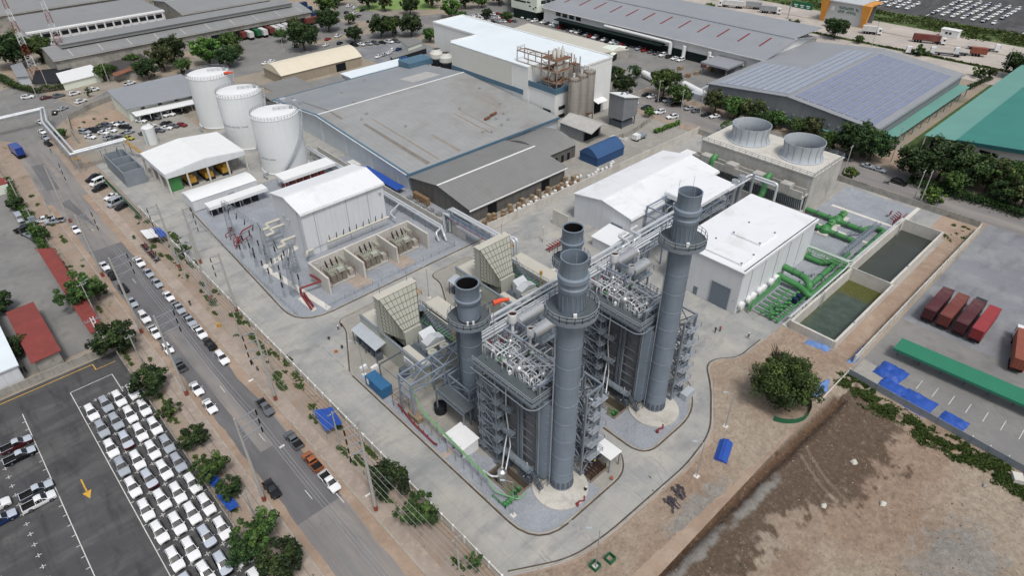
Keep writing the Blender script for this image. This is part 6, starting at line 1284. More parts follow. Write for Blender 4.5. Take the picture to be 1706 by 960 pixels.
b=MB();b.hexa([(247,48.7,7.9),(402,48.7,7.9),(402,58.2,6.9),(247,58.2,6.9),(247,48.7,8.1),(402,48.7,8.1),(402,58.2,7.1),(247,58.2,7.1)]);b.build('lean_to_roof','green_roof_pale',t);b=MB();b.box(254,400,49.2,57,.05,6.6);b.build('lean_to_void','dark_void',t);b=MB();[b.beam((248,y,0),(248,y,6.8),.3)for y in(50,54,57.8)];b.build('post','white_paint',t)
t=thing('rust_shed','small rust red roofed shed among trees by the green-roofed hall','shed',238,17,0);c=[(p.x,p.y)for p in px((1672,272,2.6),(1712,284,2.6),(1720,300,2.6),(1668,286,2.6))];b=MB().prism(c,.02,2.4);b.build('wall','wall_weathered',t);b=MB().prism(c,2.4,2.6);b.build('roof','tile_rust',t)
t=thing('toll_gate','motorway toll portal with orange frames and grey sign wall','toll gate',404,155,0)
x0_=398.5;b=MB();b.box(x0_,x0_+.8,143,166,.05,11);b.build('sign_wall','panel_grey',t);b=MB()
for y in(143,166):b.hexa([(x0_-.6,y-1,.05),(x0_+1.2,y-1,.05),(x0_+1.2,y+1,.05),(x0_-.6,y+1,.05),(x0_-1.6,y-2.4,11.4),(x0_+1.2,y-2.4,11.4),(x0_+1.2,y+2.4,11.4),(x0_-1.6,y+2.4,11.4)]);b.box(x0_+1.2,x0_+14,y-2.0,y+2.0,10.8,11.4)
b.build('orange_frame','orange_panel',t);b=MB();b.box(x0_-1.4,x0_+14,145.2,163.8,11.0,11.5);b.build('roof','panel_grey',t);b=MB();b.box(x0_+12.4,x0_+13,143,166,.05,10.8);b.build('rear_wall','wall_corrugated',t)
b=MB();r_=random.Random(5)
for k in range(2):
 for q in range(12 if k==0 else 11):
  if q==(9 if k==0 else 4):continue
  yy=158.2-.92*q;zz=8.2-2.0*k;b.box(x0_-.08,x0_-.01,yy-.66,yy-.46,zz-.7,zz+.7);b.box(x0_-.08,x0_-.01,yy-.46,yy,zz+.4,zz+.7)if r_.random()<.7 else b.box(x0_-.08,x0_-.01,yy-.46,yy,zz-.7,zz-.4);b.box(x0_-.08,x0_-.01,yy-.18,yy,zz-.6,zz+.4)if r_.random()<.6 else b.box(x0_-.08,x0_-.01,yy-.4,yy,zz-.12,zz+.14)
b.build('lettering','lettering_green',t)
b=MB();b.box(x0_-.1,x0_-.02,160.6,162.4,6.2,8.4);b.build('emblem','white_paint',t)
t=thing('overhead_sign','green overhead direction sign above the motorway','sign',388,172,0);b=MB();b.beam((387,181,0),(387,181,9),.4);b.beam((387,181,8.6),(387,168,8.6),.4);b.build('mast','steel_galv',t);b=MB();b.box(386.6,386.9,168,180,6.8,10.2);pn=b.build('sign_panel','lettering_green',t);b=MB();[b.box(386.52,386.6,169.4+3.6*k,171.6+3.6*k,8.2,8.7)for k in range(3)];[b.box(386.52,386.6,169.6+3.6*k,171.2+3.6*k,7.4,7.8)for k in range(3)];b.build('sign_text','white_paint',pn)
t=thing('site_cabin','small white site cabin on the motorway verge','cabin',412,104,0);b=MB();b.box(411,415,99,107.5,.1,3.6);b.build('wall','white_paint',t);b=MB();b.box(410.7,415.3,98.7,107.8,3.6,3.8);b.build('roof','white_paint',t);b=MB();b.box(410.9,410.98,102.2,103.4,1.5,2.6);b.box(410.9,410.98,104,105.2,1.5,2.6);b.build('window','glass_dark',t)
t=thing('walkway_canopy','long dark green canopy on posts across the container yard','canopy',139,8,0);b=MB();b.hexa([(132.6,21.7,2.9),(136.7,21.7,3.3),(138.6,-15,3.3),(134.3,-15,2.9),(132.6,21.7,3.05),(136.7,21.7,3.45),(138.6,-15,3.45),(134.3,-15,3.05)]);b.hexa([(132.5,21.7,2.5),(132.6,21.7,2.5),(134.3,-15,2.5),(134.2,-15,2.5),(132.5,21.7,3.05),(132.6,21.7,3.05),(134.3,-15,3.05),(134.2,-15,3.05)]);b.build('roof','canopy_green',t);b=MB();[b.beam((134.8+.23*k,21.0-4.4*k,0),(134.8+.23*k,21.0-4.4*k,3.0),.18)for k in range(8)];b.build('post','paint_grey_dark',t)
t=thing('red_roof_workshop','red corrugated workshop roof in the yard beyond the car lot','workshop',-1.6,156,0);b=MB();b.box(-3.9,.7,144.6,167.4,.02,3.6);b.build('wall','wall_weathered',t);b=MB();b.hexa([(-4.6,144,3.7),(1.2,144,4.0),(1.2,168,4.0),(-4.6,168,3.7),(-4.6,144,3.85),(1.2,144,4.15),(1.2,168,4.15),(-4.6,168,3.85)]);b.build('roof','red_roof',t)
t=thing('red_roof_strip','long narrow red roof lean-to along the yard fence by the street','shed',9.2,170,0);b=MB();b.hexa([(7.6,148,2.5),(10.6,148,2.7),(11.2,194,2.7),(7.8,197,2.5),(7.6,148,2.65),(10.6,148,2.85),(11.2,194,2.85),(7.8,197,2.65)]);b.build('roof','red_roof',t);b=MB();[b.beam((7.9,y,0),(7.9,y,2.5),.14)for y in range(149,196,6)];b.box(10.5,10.7,148.4,193,.02,2.4);b.build('post','wall_weathered',t)
t=thing('blue_white_hall','white hall with pale blue roof edge at the left margin','hall',-14,160,0);b=MB();b.box(-30,-6.9,144,176,.02,4.8);b.build('wall','white_wall',t);b=MB();b.box(-30.4,-6.5,143.6,176.4,4.8,5.1);r=b.build('roof','white_membrane',t);b=MB();b.box(-16,-7.2,158,176,5.1,5.3);b.build('roof_panel','blue_roof',r)
t=thing('yard_house','red-roofed guard house with white porch at the left yard gate','house',0,240,0);c=px((-30,300,3),(8,298,3),(12,306,3),(-25,316,3));b=MB().prism(XY(c),.02,3);b.build('wall','office_white',t);b=MB().prism([(p.x+.2,p.y)for p in c],3,3.3);b.build('roof','red_roof',t)
def tarp(name,label,poly,h,m,seed=1,sag=.25,cat='tarpaulin',cover=False,group=None):
 r_=random.Random(seed);p0,p1,p2,p3=[V((*p[:2],0))for p in poly];n=12;g=[]
 for j in range(n+1):
  for i in range(n+1):
   u,v=i/n,j/n;q=p0 .lerp(p1,u).lerp(p3 .lerp(p2,u),v);e=min(u,1-u,v,1-v)
   z=(.06+h*min(1,e*5)**.7*(.75+.5*mnoise.noise(V((u*3+seed,v*3,seed))))if cover else h-sag*sin(PI*u)*sin(PI*v)+.12*mnoise.noise(V((u*5,v*5,seed))))+.05*mnoise.noise(V((u*14,v*14,seed)))+(.35*h*mnoise.noise(V((u*6,v*6,seed+2)))if cover else 0)
   g.append((q.x+.2*mnoise.noise(V((u*4,v*4,seed+9))),q.y+.2*mnoise.noise(V((u*4,v*4,seed+5))),max(.05,z)))
 b=MB();b.v=g;b.f=[(j*(n+1)+i,j*(n+1)+i+1,(j+1)*(n+1)+i+1,(j+1)*(n+1)+i)for j in range(n)for i in range(n)];b.m=[0]*len(b.f)
 if not cover:
  t=thing(name,label,cat,p0 .x,p0 .y,0,group);b.build('canopy',m,t,smooth=.9);c=MB();[c.beam((p.x,p.y,0),(p.x,p.y,h-.05),.07)for p in(p0,p1,p2,p3)];c.build('pole','steel_galv',t);return t
 return tag(b.build(name,m,smooth=.9),label,cat,group)
tarp('market_tent','bright blue tarpaulin tent on poles beside the street pickup',[(31.4,86.2),(34.8,85.6),(35.6,90.8),(32.4,92.6)],2.3,'blue_tarp',2,cat='tent')
tarp('vendor_tent','white and blue vendor canopy at the end of the green net fence',[(31.4,182),(34.2,181),(34.6,187),(31.6,188)],2.4,'white_paint',3,cat='tent')
tarp('vendor_tent','small blue awning beside the white vendor canopy',[(34.3,180),(36.2,180),(36.2,186),(34.5,187)],2.5,'blue_tarp',4,cat='tent')
for k,(a,c,h,lab)in enumerate((((1478,612),4.0,1.6,'blue tarp cover under the near end of the green canopy'),((1478,638),3.6,1.2,'crumpled blue tarp pile nearest the dark fence corner'),((1520,662),4.4,1.5,'blue tarp over goods midway along the dark fence'),((1580,695),3.4,1.0,'small blue tarp pile at the lower end of the dark fence'),((1500,645),2.4,.8,'narrow blue tarp between the larger covered piles'))):
 g=G(a[0]+4,a[1]+10);c*=1.15;h*=.62;tarp('tarp_pile',lab,[(g.x-c*.6,g.y-c*.55),(g.x+c*.6,g.y-c*.7),(g.x+c*.7,g.y+c*.5),(g.x-c*.5,g.y+c*.6)],h,'blue_tarp',10+k,cover=True,group='blue tarp covered piles')
g=G(1205,753);n=9
b=MB();pr=[(-1.25+2.5*k/n,.9*sin(PI*k/n)+.05+.1*sin(k*2.2))for k in range(n+1)]
L=5.4;R_=[]
for j in range(8):R_.append([V((g.x+(j/7-.5)*L*cos(.35)-y*sin(.35),g.y+(j/7-.5)*L*sin(.35)+y*cos(.35),max(.04,z*(.85+.2*mnoise.noise(V((j*.9,y,3)))))))for y,z in pr])
b.rings(R_);tag(b.build('covered_pipe_stack','blue_tarp',smooth=.7),'long blue tarp bundle lying alone on the bare soil','tarpaulin')
for k,(q,ln,lab)in enumerate(((((1347,566),(1385,580),(1379,588),(1338,572)),.5,'pale blue sheet along the foot of the near basin wall'),(((1408,606),(1440,576),(1444,580),(1424,608)),.7,'pale blue sheet draped along the end of the sheet wall'),(((1362,640),(1384,630),(1378,655),(1352,665)),.6,'crumpled pale blue sheet beside the big tree'))):
 tarp('blue_sheet',lab,[tuple(G(*p))[:2]for p in q],ln,'blue_tarp_pale',30+k,cover=True)
def paint(name,hx,rough=.25,metal=0.0):
 t=NT(name);P_=t.obj();c=lin(hx);col=t.mix(t.ramp(t.noise(P_,1.2,3),.3,.7),mul(c,.96),mul(c,1.03))
 z=t.sep(P_)[2];col=t.mix(t.math('MULTIPLY',t.ramp(z,.75,.25),.25),col,lin('#8a7f72'))
 t.b.inputs['Coat Weight'].default_value=.4;t.b.inputs['Coat Roughness'].default_value=.08;t.out(col,rough,metal)
for n_,h in(('car_white','#e4e5e6'),('car_silver','#a9b0b8'),('car_grey','#6f747a'),('car_black','#232529'),('car_blue','#28417a'),('car_maroon','#6a2730'),('car_red','#a32c2c'),('car_orange','#b5683a'),('car_gold','#a79a83'),('car_yellow','#b3ad3a'),('car_green','#2f6a44'),('car_navy','#1d2740'),('truck_blue','#2a4fb0')):paint(n_,h)
for n_,h in(('box_maroon','#6e3a40'),('box_brown','#8f4b42'),('box_red','#b5474a'),('box_rust','#a8604c'),('box_green','#2f7a50'),('box_white','#d5d6d4'),('box_navy','#2f4a7a'),('box_grey','#a7abae')):
 mat(n_,h,.55,var=.10,scale=.5,dirt='#a58b80' if 'box_m' in n_ or 'box_b' in n_ else None,damt=.3,streak=.3,stripes=[(0,.36,.3,.28)])
for n_,h in(('film_maroon','#6a2730'),('film_black','#232529'),('film_navy','#1d2740'),('film_grey','#555a60'),('film_blue','#28417a')):
 t=NT(n_);g_=t.n.new('ShaderNodeNewGeometry');z=t.sep(g_.outputs['Normal'])[2];zz=t.sep(t.obj())[2];m_=t.math('MULTIPLY',t.math('GREATER_THAN',z,.72),t.math('GREATER_THAN',zz,.86));t.out(t.mix(m_,lin(h),lin('#bcc4cf')),.3)
mat('tyre','#1c1c1d',.9,var=.05);mat('rim','#8d9196',.35,.6);mat('headlight','#d5dade',.1,spec=.7);mat('tail_light','#8e2126',.3);mat('trim_black','#26282b',.6);mat('car_glass','#20272d',.08,spec=.7);mat('bed_black','#2a2b2d',.7)
def car_shell(L,W,H,st,name_m='body'):
 """st: stations (x, z sill, z shoulder, z roof, half width at shoulder, half width at roof); x runs nose (+) to tail (-)"""
 body=MB();gl=MB();R_=[]
 for x,zb,zs,zr,ws,wr in st:
  R_.append([(x,-ws*.94,zb),(x,-ws,zb+(zs-zb)*.45),(x,-ws*.985,zs),(x,-wr,zr-.04),(x,-wr*.62,zr),(x,wr*.62,zr),(x,wr,zr-.04),(x,ws*.985,zs),(x,ws,zb+(zs-zb)*.45),(x,ws*.94,zb)])
 body.rings(R_)
 return body,R_
def quad_in(a,b_,c,d,k=.08,off=.012):
 a,b_,c,d=V(a),V(b_),V(c),V(d);m_=(a+b_+c+d)/4;n=(b_-a).cross(d-a).normalized()*off
 return[p.lerp(m_,k)+n for p in(a,b_,c,d)]
def make_car(kind,colour,label=None):
 t=thing({'suv':'parked_car','sedan':'parked_car','hatch':'parked_car','pickup':'pickup_truck','van':'minivan'}[kind],label or 'proto',{'pickup':'pickup','van':'van'}.get(kind,'car'))
 if kind=='suv':st=[(2.42,.42,.62,.66,.72,.5),(2.36,.32,.78,.84,.86,.62),(2.0,.28,.92,1.0,.92,.74),(1.25,.27,1.0,1.1,.93,.80),(1.05,.27,1.02,1.13,.935,.82),(.15,.27,1.03,1.66,.94,.72),(-.3,.27,1.03,1.76,.94,.70),(-1.2,.27,1.04,1.77,.94,.70),(-1.9,.28,1.05,1.70,.93,.68),(-2.28,.34,1.05,1.22,.90,.70),(-2.40,.45,.9,.94,.84,.6)];gi=(4,8,9);wb=(1.45,-1.42);wr=.37
 elif kind=='sedan':st=[(2.25,.4,.55,.58,.7,.5),(2.2,.3,.66,.7,.82,.6),(1.8,.26,.78,.84,.87,.7),(1.0,.25,.88,.95,.88,.74),(.85,.25,.89,.98,.88,.76),(-.1,.25,.92,1.40,.88,.64),(-.4,.25,.92,1.46,.88,.62),(-.95,.25,.93,1.43,.88,.61),(-1.6,.26,.95,1.06,.87,.68),(-2.1,.3,.94,.99,.84,.7),(-2.25,.45,.8,.83,.78,.6)];gi=(4,7,8);wb=(1.35,-1.3);wr=.32
 elif kind=='hatch':st=[(2.0,.4,.58,.6,.7,.5),(1.94,.3,.72,.76,.82,.6),(1.6,.26,.84,.9,.85,.7),(1.0,.25,.92,1.0,.86,.72),(.85,.25,.93,1.02,.86,.72),(.1,.25,.95,1.45,.86,.62),(-.3,.25,.95,1.51,.86,.63),(-1.0,.25,.96,1.50,.86,.62),(-1.55,.26,.97,1.38,.85,.6),(-1.88,.32,.95,1.02,.82,.62),(-1.96,.45,.8,.84,.76,.56)];gi=(4,8,9);wb=(1.22,-1.2);wr=.31
 elif kind=='van':st=[(2.5,.42,.7,.74,.76,.6),(2.42,.32,.95,1.02,.88,.72),(2.15,.28,1.1,1.2,.93,.8),(1.95,.28,1.12,1.28,.94,.8),(1.85,.28,1.14,1.36,.94,.8),(1.25,.28,1.15,2.12,.95,.78),(.8,.28,1.15,2.22,.95,.8),(-1.4,.28,1.16,2.24,.95,.8),(-2.2,.3,1.16,2.18,.94,.78),(-2.45,.36,1.12,1.5,.92,.76),(-2.52,.46,.95,1.1,.88,.7)];gi=(4,8,9);wb=(1.6,-1.5);wr=.34
 else:st=[(2.62,.45,.66,.70,.74,.5),(2.55,.36,.84,.9,.87,.64),(2.2,.32,.96,1.03,.92,.74),(1.45,.31,1.02,1.12,.93,.78),(1.35,.31,1.03,1.15,.93,.80),(.5,.31,1.05,1.66,.93,.69),(.2,.31,1.05,1.74,.93,.68),(-.3,.31,1.05,1.73,.93,.68),(-.52,.31,1.05,1.62,.93,.66),(-.62,.31,1.04,1.08,.93,.8),(-.66,.31,1.0,1.02,.93,.8)];gi=(4,8,9);wb=(1.65,-1.55);wr=.38
 b,R_=car_shell(0,0,0,st)
 if kind=='pickup':b.box(-2.62,-.66,-.93,.93,.42,.62);b.box(-2.62,-.66,-.93,-.83,.62,1.04);b.box(-2.62,-.66,.83,.93,.62,1.04);b.box(-2.64,-2.54,-.83,.83,.62,1.04)
 b.build('body',colour,t,smooth=.75)
 if kind=='pickup':c=MB();c.box(-2.53,-.67,-.82,.82,.63,.66);c.box(-2.53,-.7,-.84,-.8,.63,1.05);c.box(-2.53,-.7,.8,.84,.63,1.05);c.build('load_bed','bed_black',t)
 a,e,f=gi
 def strip(A_,B_,k0,k1,nm):
  g=MB()
  for i in(3,4,5):
   p0,p1,p2,p3=V(A_[i]),V(A_[i+1]),V(B_[i+1]),V(B_[i]);n=(p1-p0).cross(p3-p0).normalized()
   if n.z<0:n=-n
   if i==3:p0,p3=p0 .lerp(p1,.12),p3 .lerp(p2,.12)
   if i==5:p1,p2=p1 .lerp(p0,.12),p2 .lerp(p3,.12)
   g.face([p0 .lerp(p3,k0)+n*.014,p1 .lerp(p2,k0)+n*.014,p1 .lerp(p2,k1)+n*.014,p0 .lerp(p3,k1)+n*.014])
  g.build(nm,'car_glass',t)
 strip(R_[a],R_[a+1],.06,.93,'windscreen');strip(R_[f],R_[f-1],.08,.9,'rear_window')
 for s_ in(2,6):
  g=MB();cols=[(a+1,a+2),(a+2,e-1 if e-1>a+2 else e),(e-1,e)]if e-1>a+2 else[(a+1,a+2),(a+2,e)]
  for i,j in cols:
   q=(R_[i][2],R_[j][2],R_[j][3],R_[i][3])if s_==2 else(R_[j][7],R_[i][7],R_[i][6],R_[j][6])
   g.face(quad_in(*[V(p)for p in q],.10,-.015 if s_==2 else-.015));g.face(quad_in(*[V(p)for p in q],.10,.015))
  q=(R_[a][2],R_[a+1][2],R_[a+1][3])if s_==2 else(R_[a][7],R_[a+1][7],R_[a+1][6])
  c=sum((V(p)for p in q),V((0,0,0)))/3;g.face([V(p).lerp(c,.2)+V((0,-.015 if s_==2 else .015,0))for p in q]);g.build('side_windows','car_glass',t)
 h0=st[1][2]
 for s_ in(-1,1):
  c=MB();c.hexa([(st[1][0]-.22,s_*(st[1][4]-.02),h0-.14),(st[1][0]+.02,s_*(st[1][4]-.3),h0-.14),(st[1][0]+.0,s_*(st[1][4]-.34),h0-.12),(st[1][0]-.2,s_*(st[1][4]-.1),h0-.12),(st[1][0]-.26,s_*(st[1][4]+.0),h0+.02),(st[1][0]+.0,s_*(st[1][4]-.3),h0+.02),(st[1][0]-.04,s_*(st[1][4]-.34),h0+.04),(st[1][0]-.26,s_*(st[1][4]-.1),h0+.04)]);c.build('headlight','headlight',t)
  c=MB();xr=-2.65 if kind=='pickup' else st[-2][0]-.03;c.box(xr,xr+.12,s_*.80-.09,s_*.80+.09,.72,1.0);c.build('tail_light','tail_light',t)
  c=MB();xm=st[gi[0]][0]-.2;c.hexa([(xm,s_*.92,1.0),(xm+.12,s_*.92,1.0),(xm+.12,s_*1.08,1.02),(xm,s_*1.08,1.02),(xm,s_*.92,1.13),(xm+.12,s_*.92,1.13),(xm+.12,s_*1.08,1.16),(xm,s_*1.08,1.16)]);c.build('mirror',colour,t)
  for x in wb:
   c=MB();n=16;c.rings([[(x+r*cos(2*PI*k/n),s_*y,wr+r*sin(2*PI*k/n))for k in range(n)]for r,y in((wr*.6,.74),(wr,.76),(wr,.93),(wr*.62,.945))],0);w=c.build('wheel','tyre',t,smooth=.6)
   c=MB();c.rings([[(x+r*cos(2*PI*k/n),s_*y,wr+r*sin(2*PI*k/n))for k in range(n)]for r,y in((wr*.6,.93),(wr*.58,.955),(.05,.96))],0);c.build('rim','rim',w,smooth=.6)
 c=MB();x0=st[0][0];c.box(x0-.06,x0+.02,-.5,.5,.46,.62);c.box(x0-.1,x0+.015,-.3,.3,.30,.42);c.build('grille','trim_black',t)
 if kind in('suv',):c=MB();[c.beam((-1.7,s_*.62,1.80),(0,s_*.62,1.80),.05,.06)for s_ in(-1,1)];c.build('roof_rail','trim_black',t)
 return t
PROTO={}
def flat_car(kind,colour):
 "one-mesh copy of a car for far-off rows"
 key=(kind,colour)
 if key in FLAT:return FLAT[key]
 t=PROTO[kind];vs=[];fs=[];ms=[];mats_=[]
 def rec(o):
  if o.type=='MESH':
   m_=colour if o.name.split('.')[0]in('body','mirror')else o.data.materials[0].name
   if m_ not in mats_:mats_.append(m_)
   k=len(vs);vs.extend(tuple(v.co)for v in o.data.vertices)
   for p in o.data.polygons:fs.append(tuple(i+k for i in p.vertices));ms.append(mats_.index(m_))
  for c in o.children:rec(c)
 rec(t);b=MB();b.v,b.f,b.m=vs,fs,ms;FLAT[key]=(b.mesh('car_'+kind+'_'+colour,mats_,smooth=.75));return FLAT[key]
FLAT={}
for k_ in('suv','sedan','hatch','pickup','van'):
 PROTO[k_]=make_car(k_,'car_white')
PNAME={'suv':'parked_car','sedan':'parked_car','hatch':'parked_car','pickup':'pickup_truck','van':'minivan'}
PCAT={'suv':'car','sedan':'car','hatch':'car','pickup':'pickup','van':'van'}
_used=set()
def car(kind,colour,x,y,head,label,group=None,far=False,z=.02):
 "head: direction of the nose, degrees from +X"
 if far:
  o=bpy.data.objects.new(PNAME[kind],flat_car(kind,colour));COL.objects.link(o);o.location=(x,y,z);o.rotation_euler=(0,0,math.radians(head));return tag(o,label,PCAT[kind],group)
 o=PROTO[kind]if kind not in _used else dup(PROTO[kind])
 _used.add(kind);o.location=(x,y,z);o.rotation_euler=(0,0,math.radians(head));o['label']=label
 if group:o['group']=group
 elif 'group' in o.keys():del o['group']
 recolor(o,'body',colour);recolor(o,'mirror',colour)
 return o
CN={'film_maroon':'maroon','film_black':'black','film_navy':'navy','film_blue':'blue','film_grey':'grey','car_white':'white','car_silver':'silver','car_grey':'grey','car_black':'black','car_blue':'blue','car_maroon':'maroon','car_red':'red','car_orange':'orange','car_gold':'gold','car_yellow':'yellow','car_navy':'navy'}
ORD=['first','second','third','fourth','fifth','sixth','seventh','eighth','ninth','tenth','eleventh','twelfth','thirteenth','fourteenth','fifteenth','sixteenth','seventeenth','eighteenth','nineteenth','twentieth','twenty-first','twenty-second','twenty-third','twenty-fourth','twenty-fifth','twenty-sixth','twenty-seventh','twenty-eighth','twenty-ninth','thirtieth']
W_,S_,B_,M_,K_='car_white','car_silver','car_blue','film_maroon','car_black'
COLS=[(0.55,[W_,S_,W_,S_,W_,W_,W_,W_,M_,W_]),(3.2,[S_,S_,M_,W_,M_,W_,W_,W_,W_,W_]),(5.85,[W_,W_,W_,W_,W_,W_,W_,'film_grey','film_black',W_]),(8.45,[W_,W_,W_,S_,S_,W_,W_,W_,W_,W_])]
for ci,(x,cs_)in enumerate(COLS):
 for ri,c in enumerate(cs_):
  y=121.9-6.24*ri+2.4
  lab='%s SUV, %s from the far end of the %s column of the lot'%(CN[c],ORD[ri],('arrow-side','second','third','fence-side')[ci])
  car('suv',c,x+rnd.uniform(-.14,.14),y+rnd.uniform(-.28,.28),-90+rnd.uniform(-2,2),lab,'new SUVs parked in columns in the car lot')
for k,(p,c,knd,lab)in enumerate((((30,745),M_,'pickup','maroon pickup with silver cab roof, upper of the farthest pair in the striped bays'),((36,764),'film_black','pickup','black pickup with white cab roof beside the maroon pickup'),((64,822),'film_grey','pickup','grey pickup with pale cab, farther of the pair nearest the arrow'),((68,840),W_,'pickup','white pickup nearest the yellow arrow in the striped bays'))):
 g=G(*p);car('pickup',c,g.x,g.y,0,lab,'pickups in the striped bays')
for p,c,knd,lab in(((-6,850),W_,'suv','white car cut by the left edge in the striped bays'),((2,872),'film_blue','pickup','blue pickup at the left edge of the striped bays')):
 g=G(*p);car(knd,c,g.x,g.y,0,lab,'pickups in the striped bays')
R_ST=[((248,430),W_,'pickup','white pickup beside the row of parked motorcycles'),((252,452),S_,'sedan','silver sedan behind the white pickup by the motorcycles'),((266,469),S_,'sedan','silver sedan ahead of the white street sedan'),((285,491),W_,'sedan','white sedan beside the verge bicycle'),((302,511),S_,'pickup','silver pickup with red load parked by the kerb'),((319,532),S_,'pickup','silver pickup ahead of the white pickup at the kerb'),((336,552),W_,'pickup','white pickup behind the dark hatchback at the kerb'),((353,572),K_,'hatch','black hatchback between white pickup and white SUV'),((374,594),W_,'suv','white SUV nearest the camera of the kerbside row by the plant')]
for p,c,knd,lab in R_ST:
 g=G(p[0],p[1],.8);car(knd,c,26.3,g.y,-90,lab,'cars parked along the plant side kerb')
for p,c,knd,lab,hd in(((446,676),'car_grey','pickup','grey pickup with open door and load beside the utility pole',-90),((492,731),'car_grey','pickup','dark grey double cab pickup ahead of the orange pickup',90),((521,768),'car_orange','pickup','orange pickup between grey and white pickups',90),((550,802),W_,'pickup','white pickup with black bed, nearest the camera on the street',-90)):
 g=G(p[0],p[1],.8);car(knd,c,26.4,g.y,hd,lab,'pickups parked near the blue tent')
L_ST=[((187,458),K_,'hatch','dark blue-black hatchback farthest along the workshop kerb'),((205,480),K_,'hatch','black hatchback behind the silver sedan on the workshop side'),((220,503),S_,'sedan','silver sedan with roof rack on the workshop side'),((240,528),W_,'suv','white SUV above the white pickup on the workshop side'),((258,553),W_,'pickup','white double cab pickup with black bed under the pole'),((279,580),W_,'hatch','white hatchback half hidden by the big street pole'),((298,607),'car_grey','pickup','grey pickup with white roof rack under the street pole'),((327,647),W_,'sedan','white sedan farther of the two beyond the lone pole'),((348,677),W_,'sedan','white sedan nearest the camera on the car lot side'),((456,812),K_,'sedan','black sedan alone by the kerb of the car lot side')]
for p,c,knd,lab in L_ST:
 g=G(p[0],p[1],.8);car(knd,c,max(18.4,min(19.4,g.x))if p[0]<450 else 18.2,g.y,-90 if p[0]!=298 else 90,lab,'cars parked along the workshop side kerb')
for p,c,knd,hd,lab in(((155,297),K_,'suv',200,'black SUV first of the row angled at the green net fence'),((163,304),W_,'van',200,'white van first in the angled row at the green net fence'),((166,313),K_,'suv',200,'black SUV between the two vans at the net fence'),((185,327),W_,'sedan',200,'white sedan beside the second van at the net fence'),((192,338),S_,'van',200,'silver van second in the angled row at the net fence'),((202,344),K_,'hatch',200,'black hatchback last in the angled row at the net fence'),((126,382),W_,'sedan',-90,'white sedan alone on the sandy left verge'),((73,366),W_,'pickup',160,'white pickup behind the transformer frame on the left verge'),((91,368),S_,'pickup',160,'silver pickup on the verge beside the utility frame'),((33,364),S_,'van',-90,'silver van parked in the workshop yard'),((40,380),K_,'pickup',15,'black pickup beside the silver van in the workshop yard'),((174,443),W_,'sedan',-90,'white sedan by the street under the leaning pole'),((67,203),W_,'sedan',-80,'white sedan first of the kerb line under the pipe bridge'),((70,219),W_,'sedan',-80,'white sedan second of the kerb line under the pipe bridge'),((75,229),S_,'sedan',-80,'silver sedan third of the kerb line under the pipe bridge'),((80,239),K_,'hatch',-80,'black hatchback last of the kerb line under the pipe bridge'),((46,161),W_,'suv',-20,'white SUV at the cross street corner near the hedge'),((76,162),'car_maroon','sedan',0,'dark red car behind the lamp post by the hedge'),((98,159),'car_grey','suv',10,'grey car in the shade of the hedge'),((124,155),W_,'suv',10,'white SUV beside the pole on the cross street'),((155,149),W_,'pickup',10,'white pickup behind the corner tree'),((216,138),W_,'pickup',15,'white pickup on the cross street by the dark house'),((104,180),S_,'sedan',30,'silver sedan turning beside the pipe bridge'),((91,187),K_,'hatch',70,'black car half under the pipe bridge bend'),((135,168),W_,'suv',20,'white SUV by the yard wall corner'),((391,98),W_,'van',10,'white van beside the yellow-green round tree'),((443,104),W_,'sedan',20,'white car at the end of the cream tunnel shed'),((453,101),W_,'hatch',20,'second white car at the end of the cream tunnel shed')):
 g=G(p[0],p[1],.7);car(knd,c,g.x,g.y,hd,lab,far=p[1]<250)
PARK=[((141,219),'car_silver','suv',-60),((150,227),W_,'sedan',-60),((154,216),K_,'pickup',-70),((167,213),'car_grey','pickup',-70),((172,220),W_,'sedan',-60),((178,208),'car_grey','suv',-60),((185,216),W_,'sedan',-60),((190,206),W_,'sedan',-60),((203,205),'car_silver','pickup',-60),((208,211),K_,'pickup',-60),((183,228),S_,'suv',15),((197,229),'car_grey','suv',15),((212,220),'car_silver','pickup',15),((214,229),'car_yellow','hatch',-60),((235,200),W_,'sedan',-60),((247,197),K_,'suv',-60),((259,195),'car_grey','sedan',-60),((271,191),W_,'suv',-60),((282,189),W_,'suv',-60),((294,186),K_,'suv',-60),((305,184),K_,'sedan',-60),((249,210),W_,'pickup',15),((276,204),K_,'sedan',15),((277,212),W_,'sedan',-50),((289,209),'car_grey','hatch',-50),((303,207),'car_red','hatch',-60),((265,216),'car_grey','sedan',-60),((251,219),K_,'sedan',-60),((240,222),'car_grey','sedan',-60)]
cnt={}
for p,c,knd,hd in sorted(PARK,key=lambda q:q[0][0]):
 g=G(p[0],p[1],.8);nm=CN[c]+' '+{'suv':'SUV','sedan':'sedan','hatch':'hatchback','pickup':'pickup'}[knd];cnt[nm]=cnt.get(nm,0)+1
 tot=sum(1 for q in PARK if q[1]==c and q[2]==knd)
 car(knd,c,g.x,g.y,hd+rnd.uniform(-4,4),('%s parked in the crowded park behind the water tanks'%nm)if tot==1 else '%s %s from the left in the crowded park behind the water tanks'%(ORD[cnt[nm]-1],nm),'cars in the park behind the water tanks',far=True)
def row(pts,knds,cols,hd,fmt,group,z=.7):
 for k,p in enumerate(pts):
  g=G(p[0],p[1],z);c=cols[k%len(cols)];knd=knds[k%len(knds)]
  car(knd,c,g.x,g.y,hd+rnd.uniform(-4,4),fmt%(CN[c],ORD[k]),group,far=True)
def line(a,b_,n):return[(a[0]+(b_[0]-a[0])*k/(n-1),a[1]+(b_[1]-a[1])*k/(n-1))for k in range(n)]
mix=[W_,K_,W_,S_,'car_red',K_,'car_grey',W_,W_,K_,S_,'car_red',W_,K_]
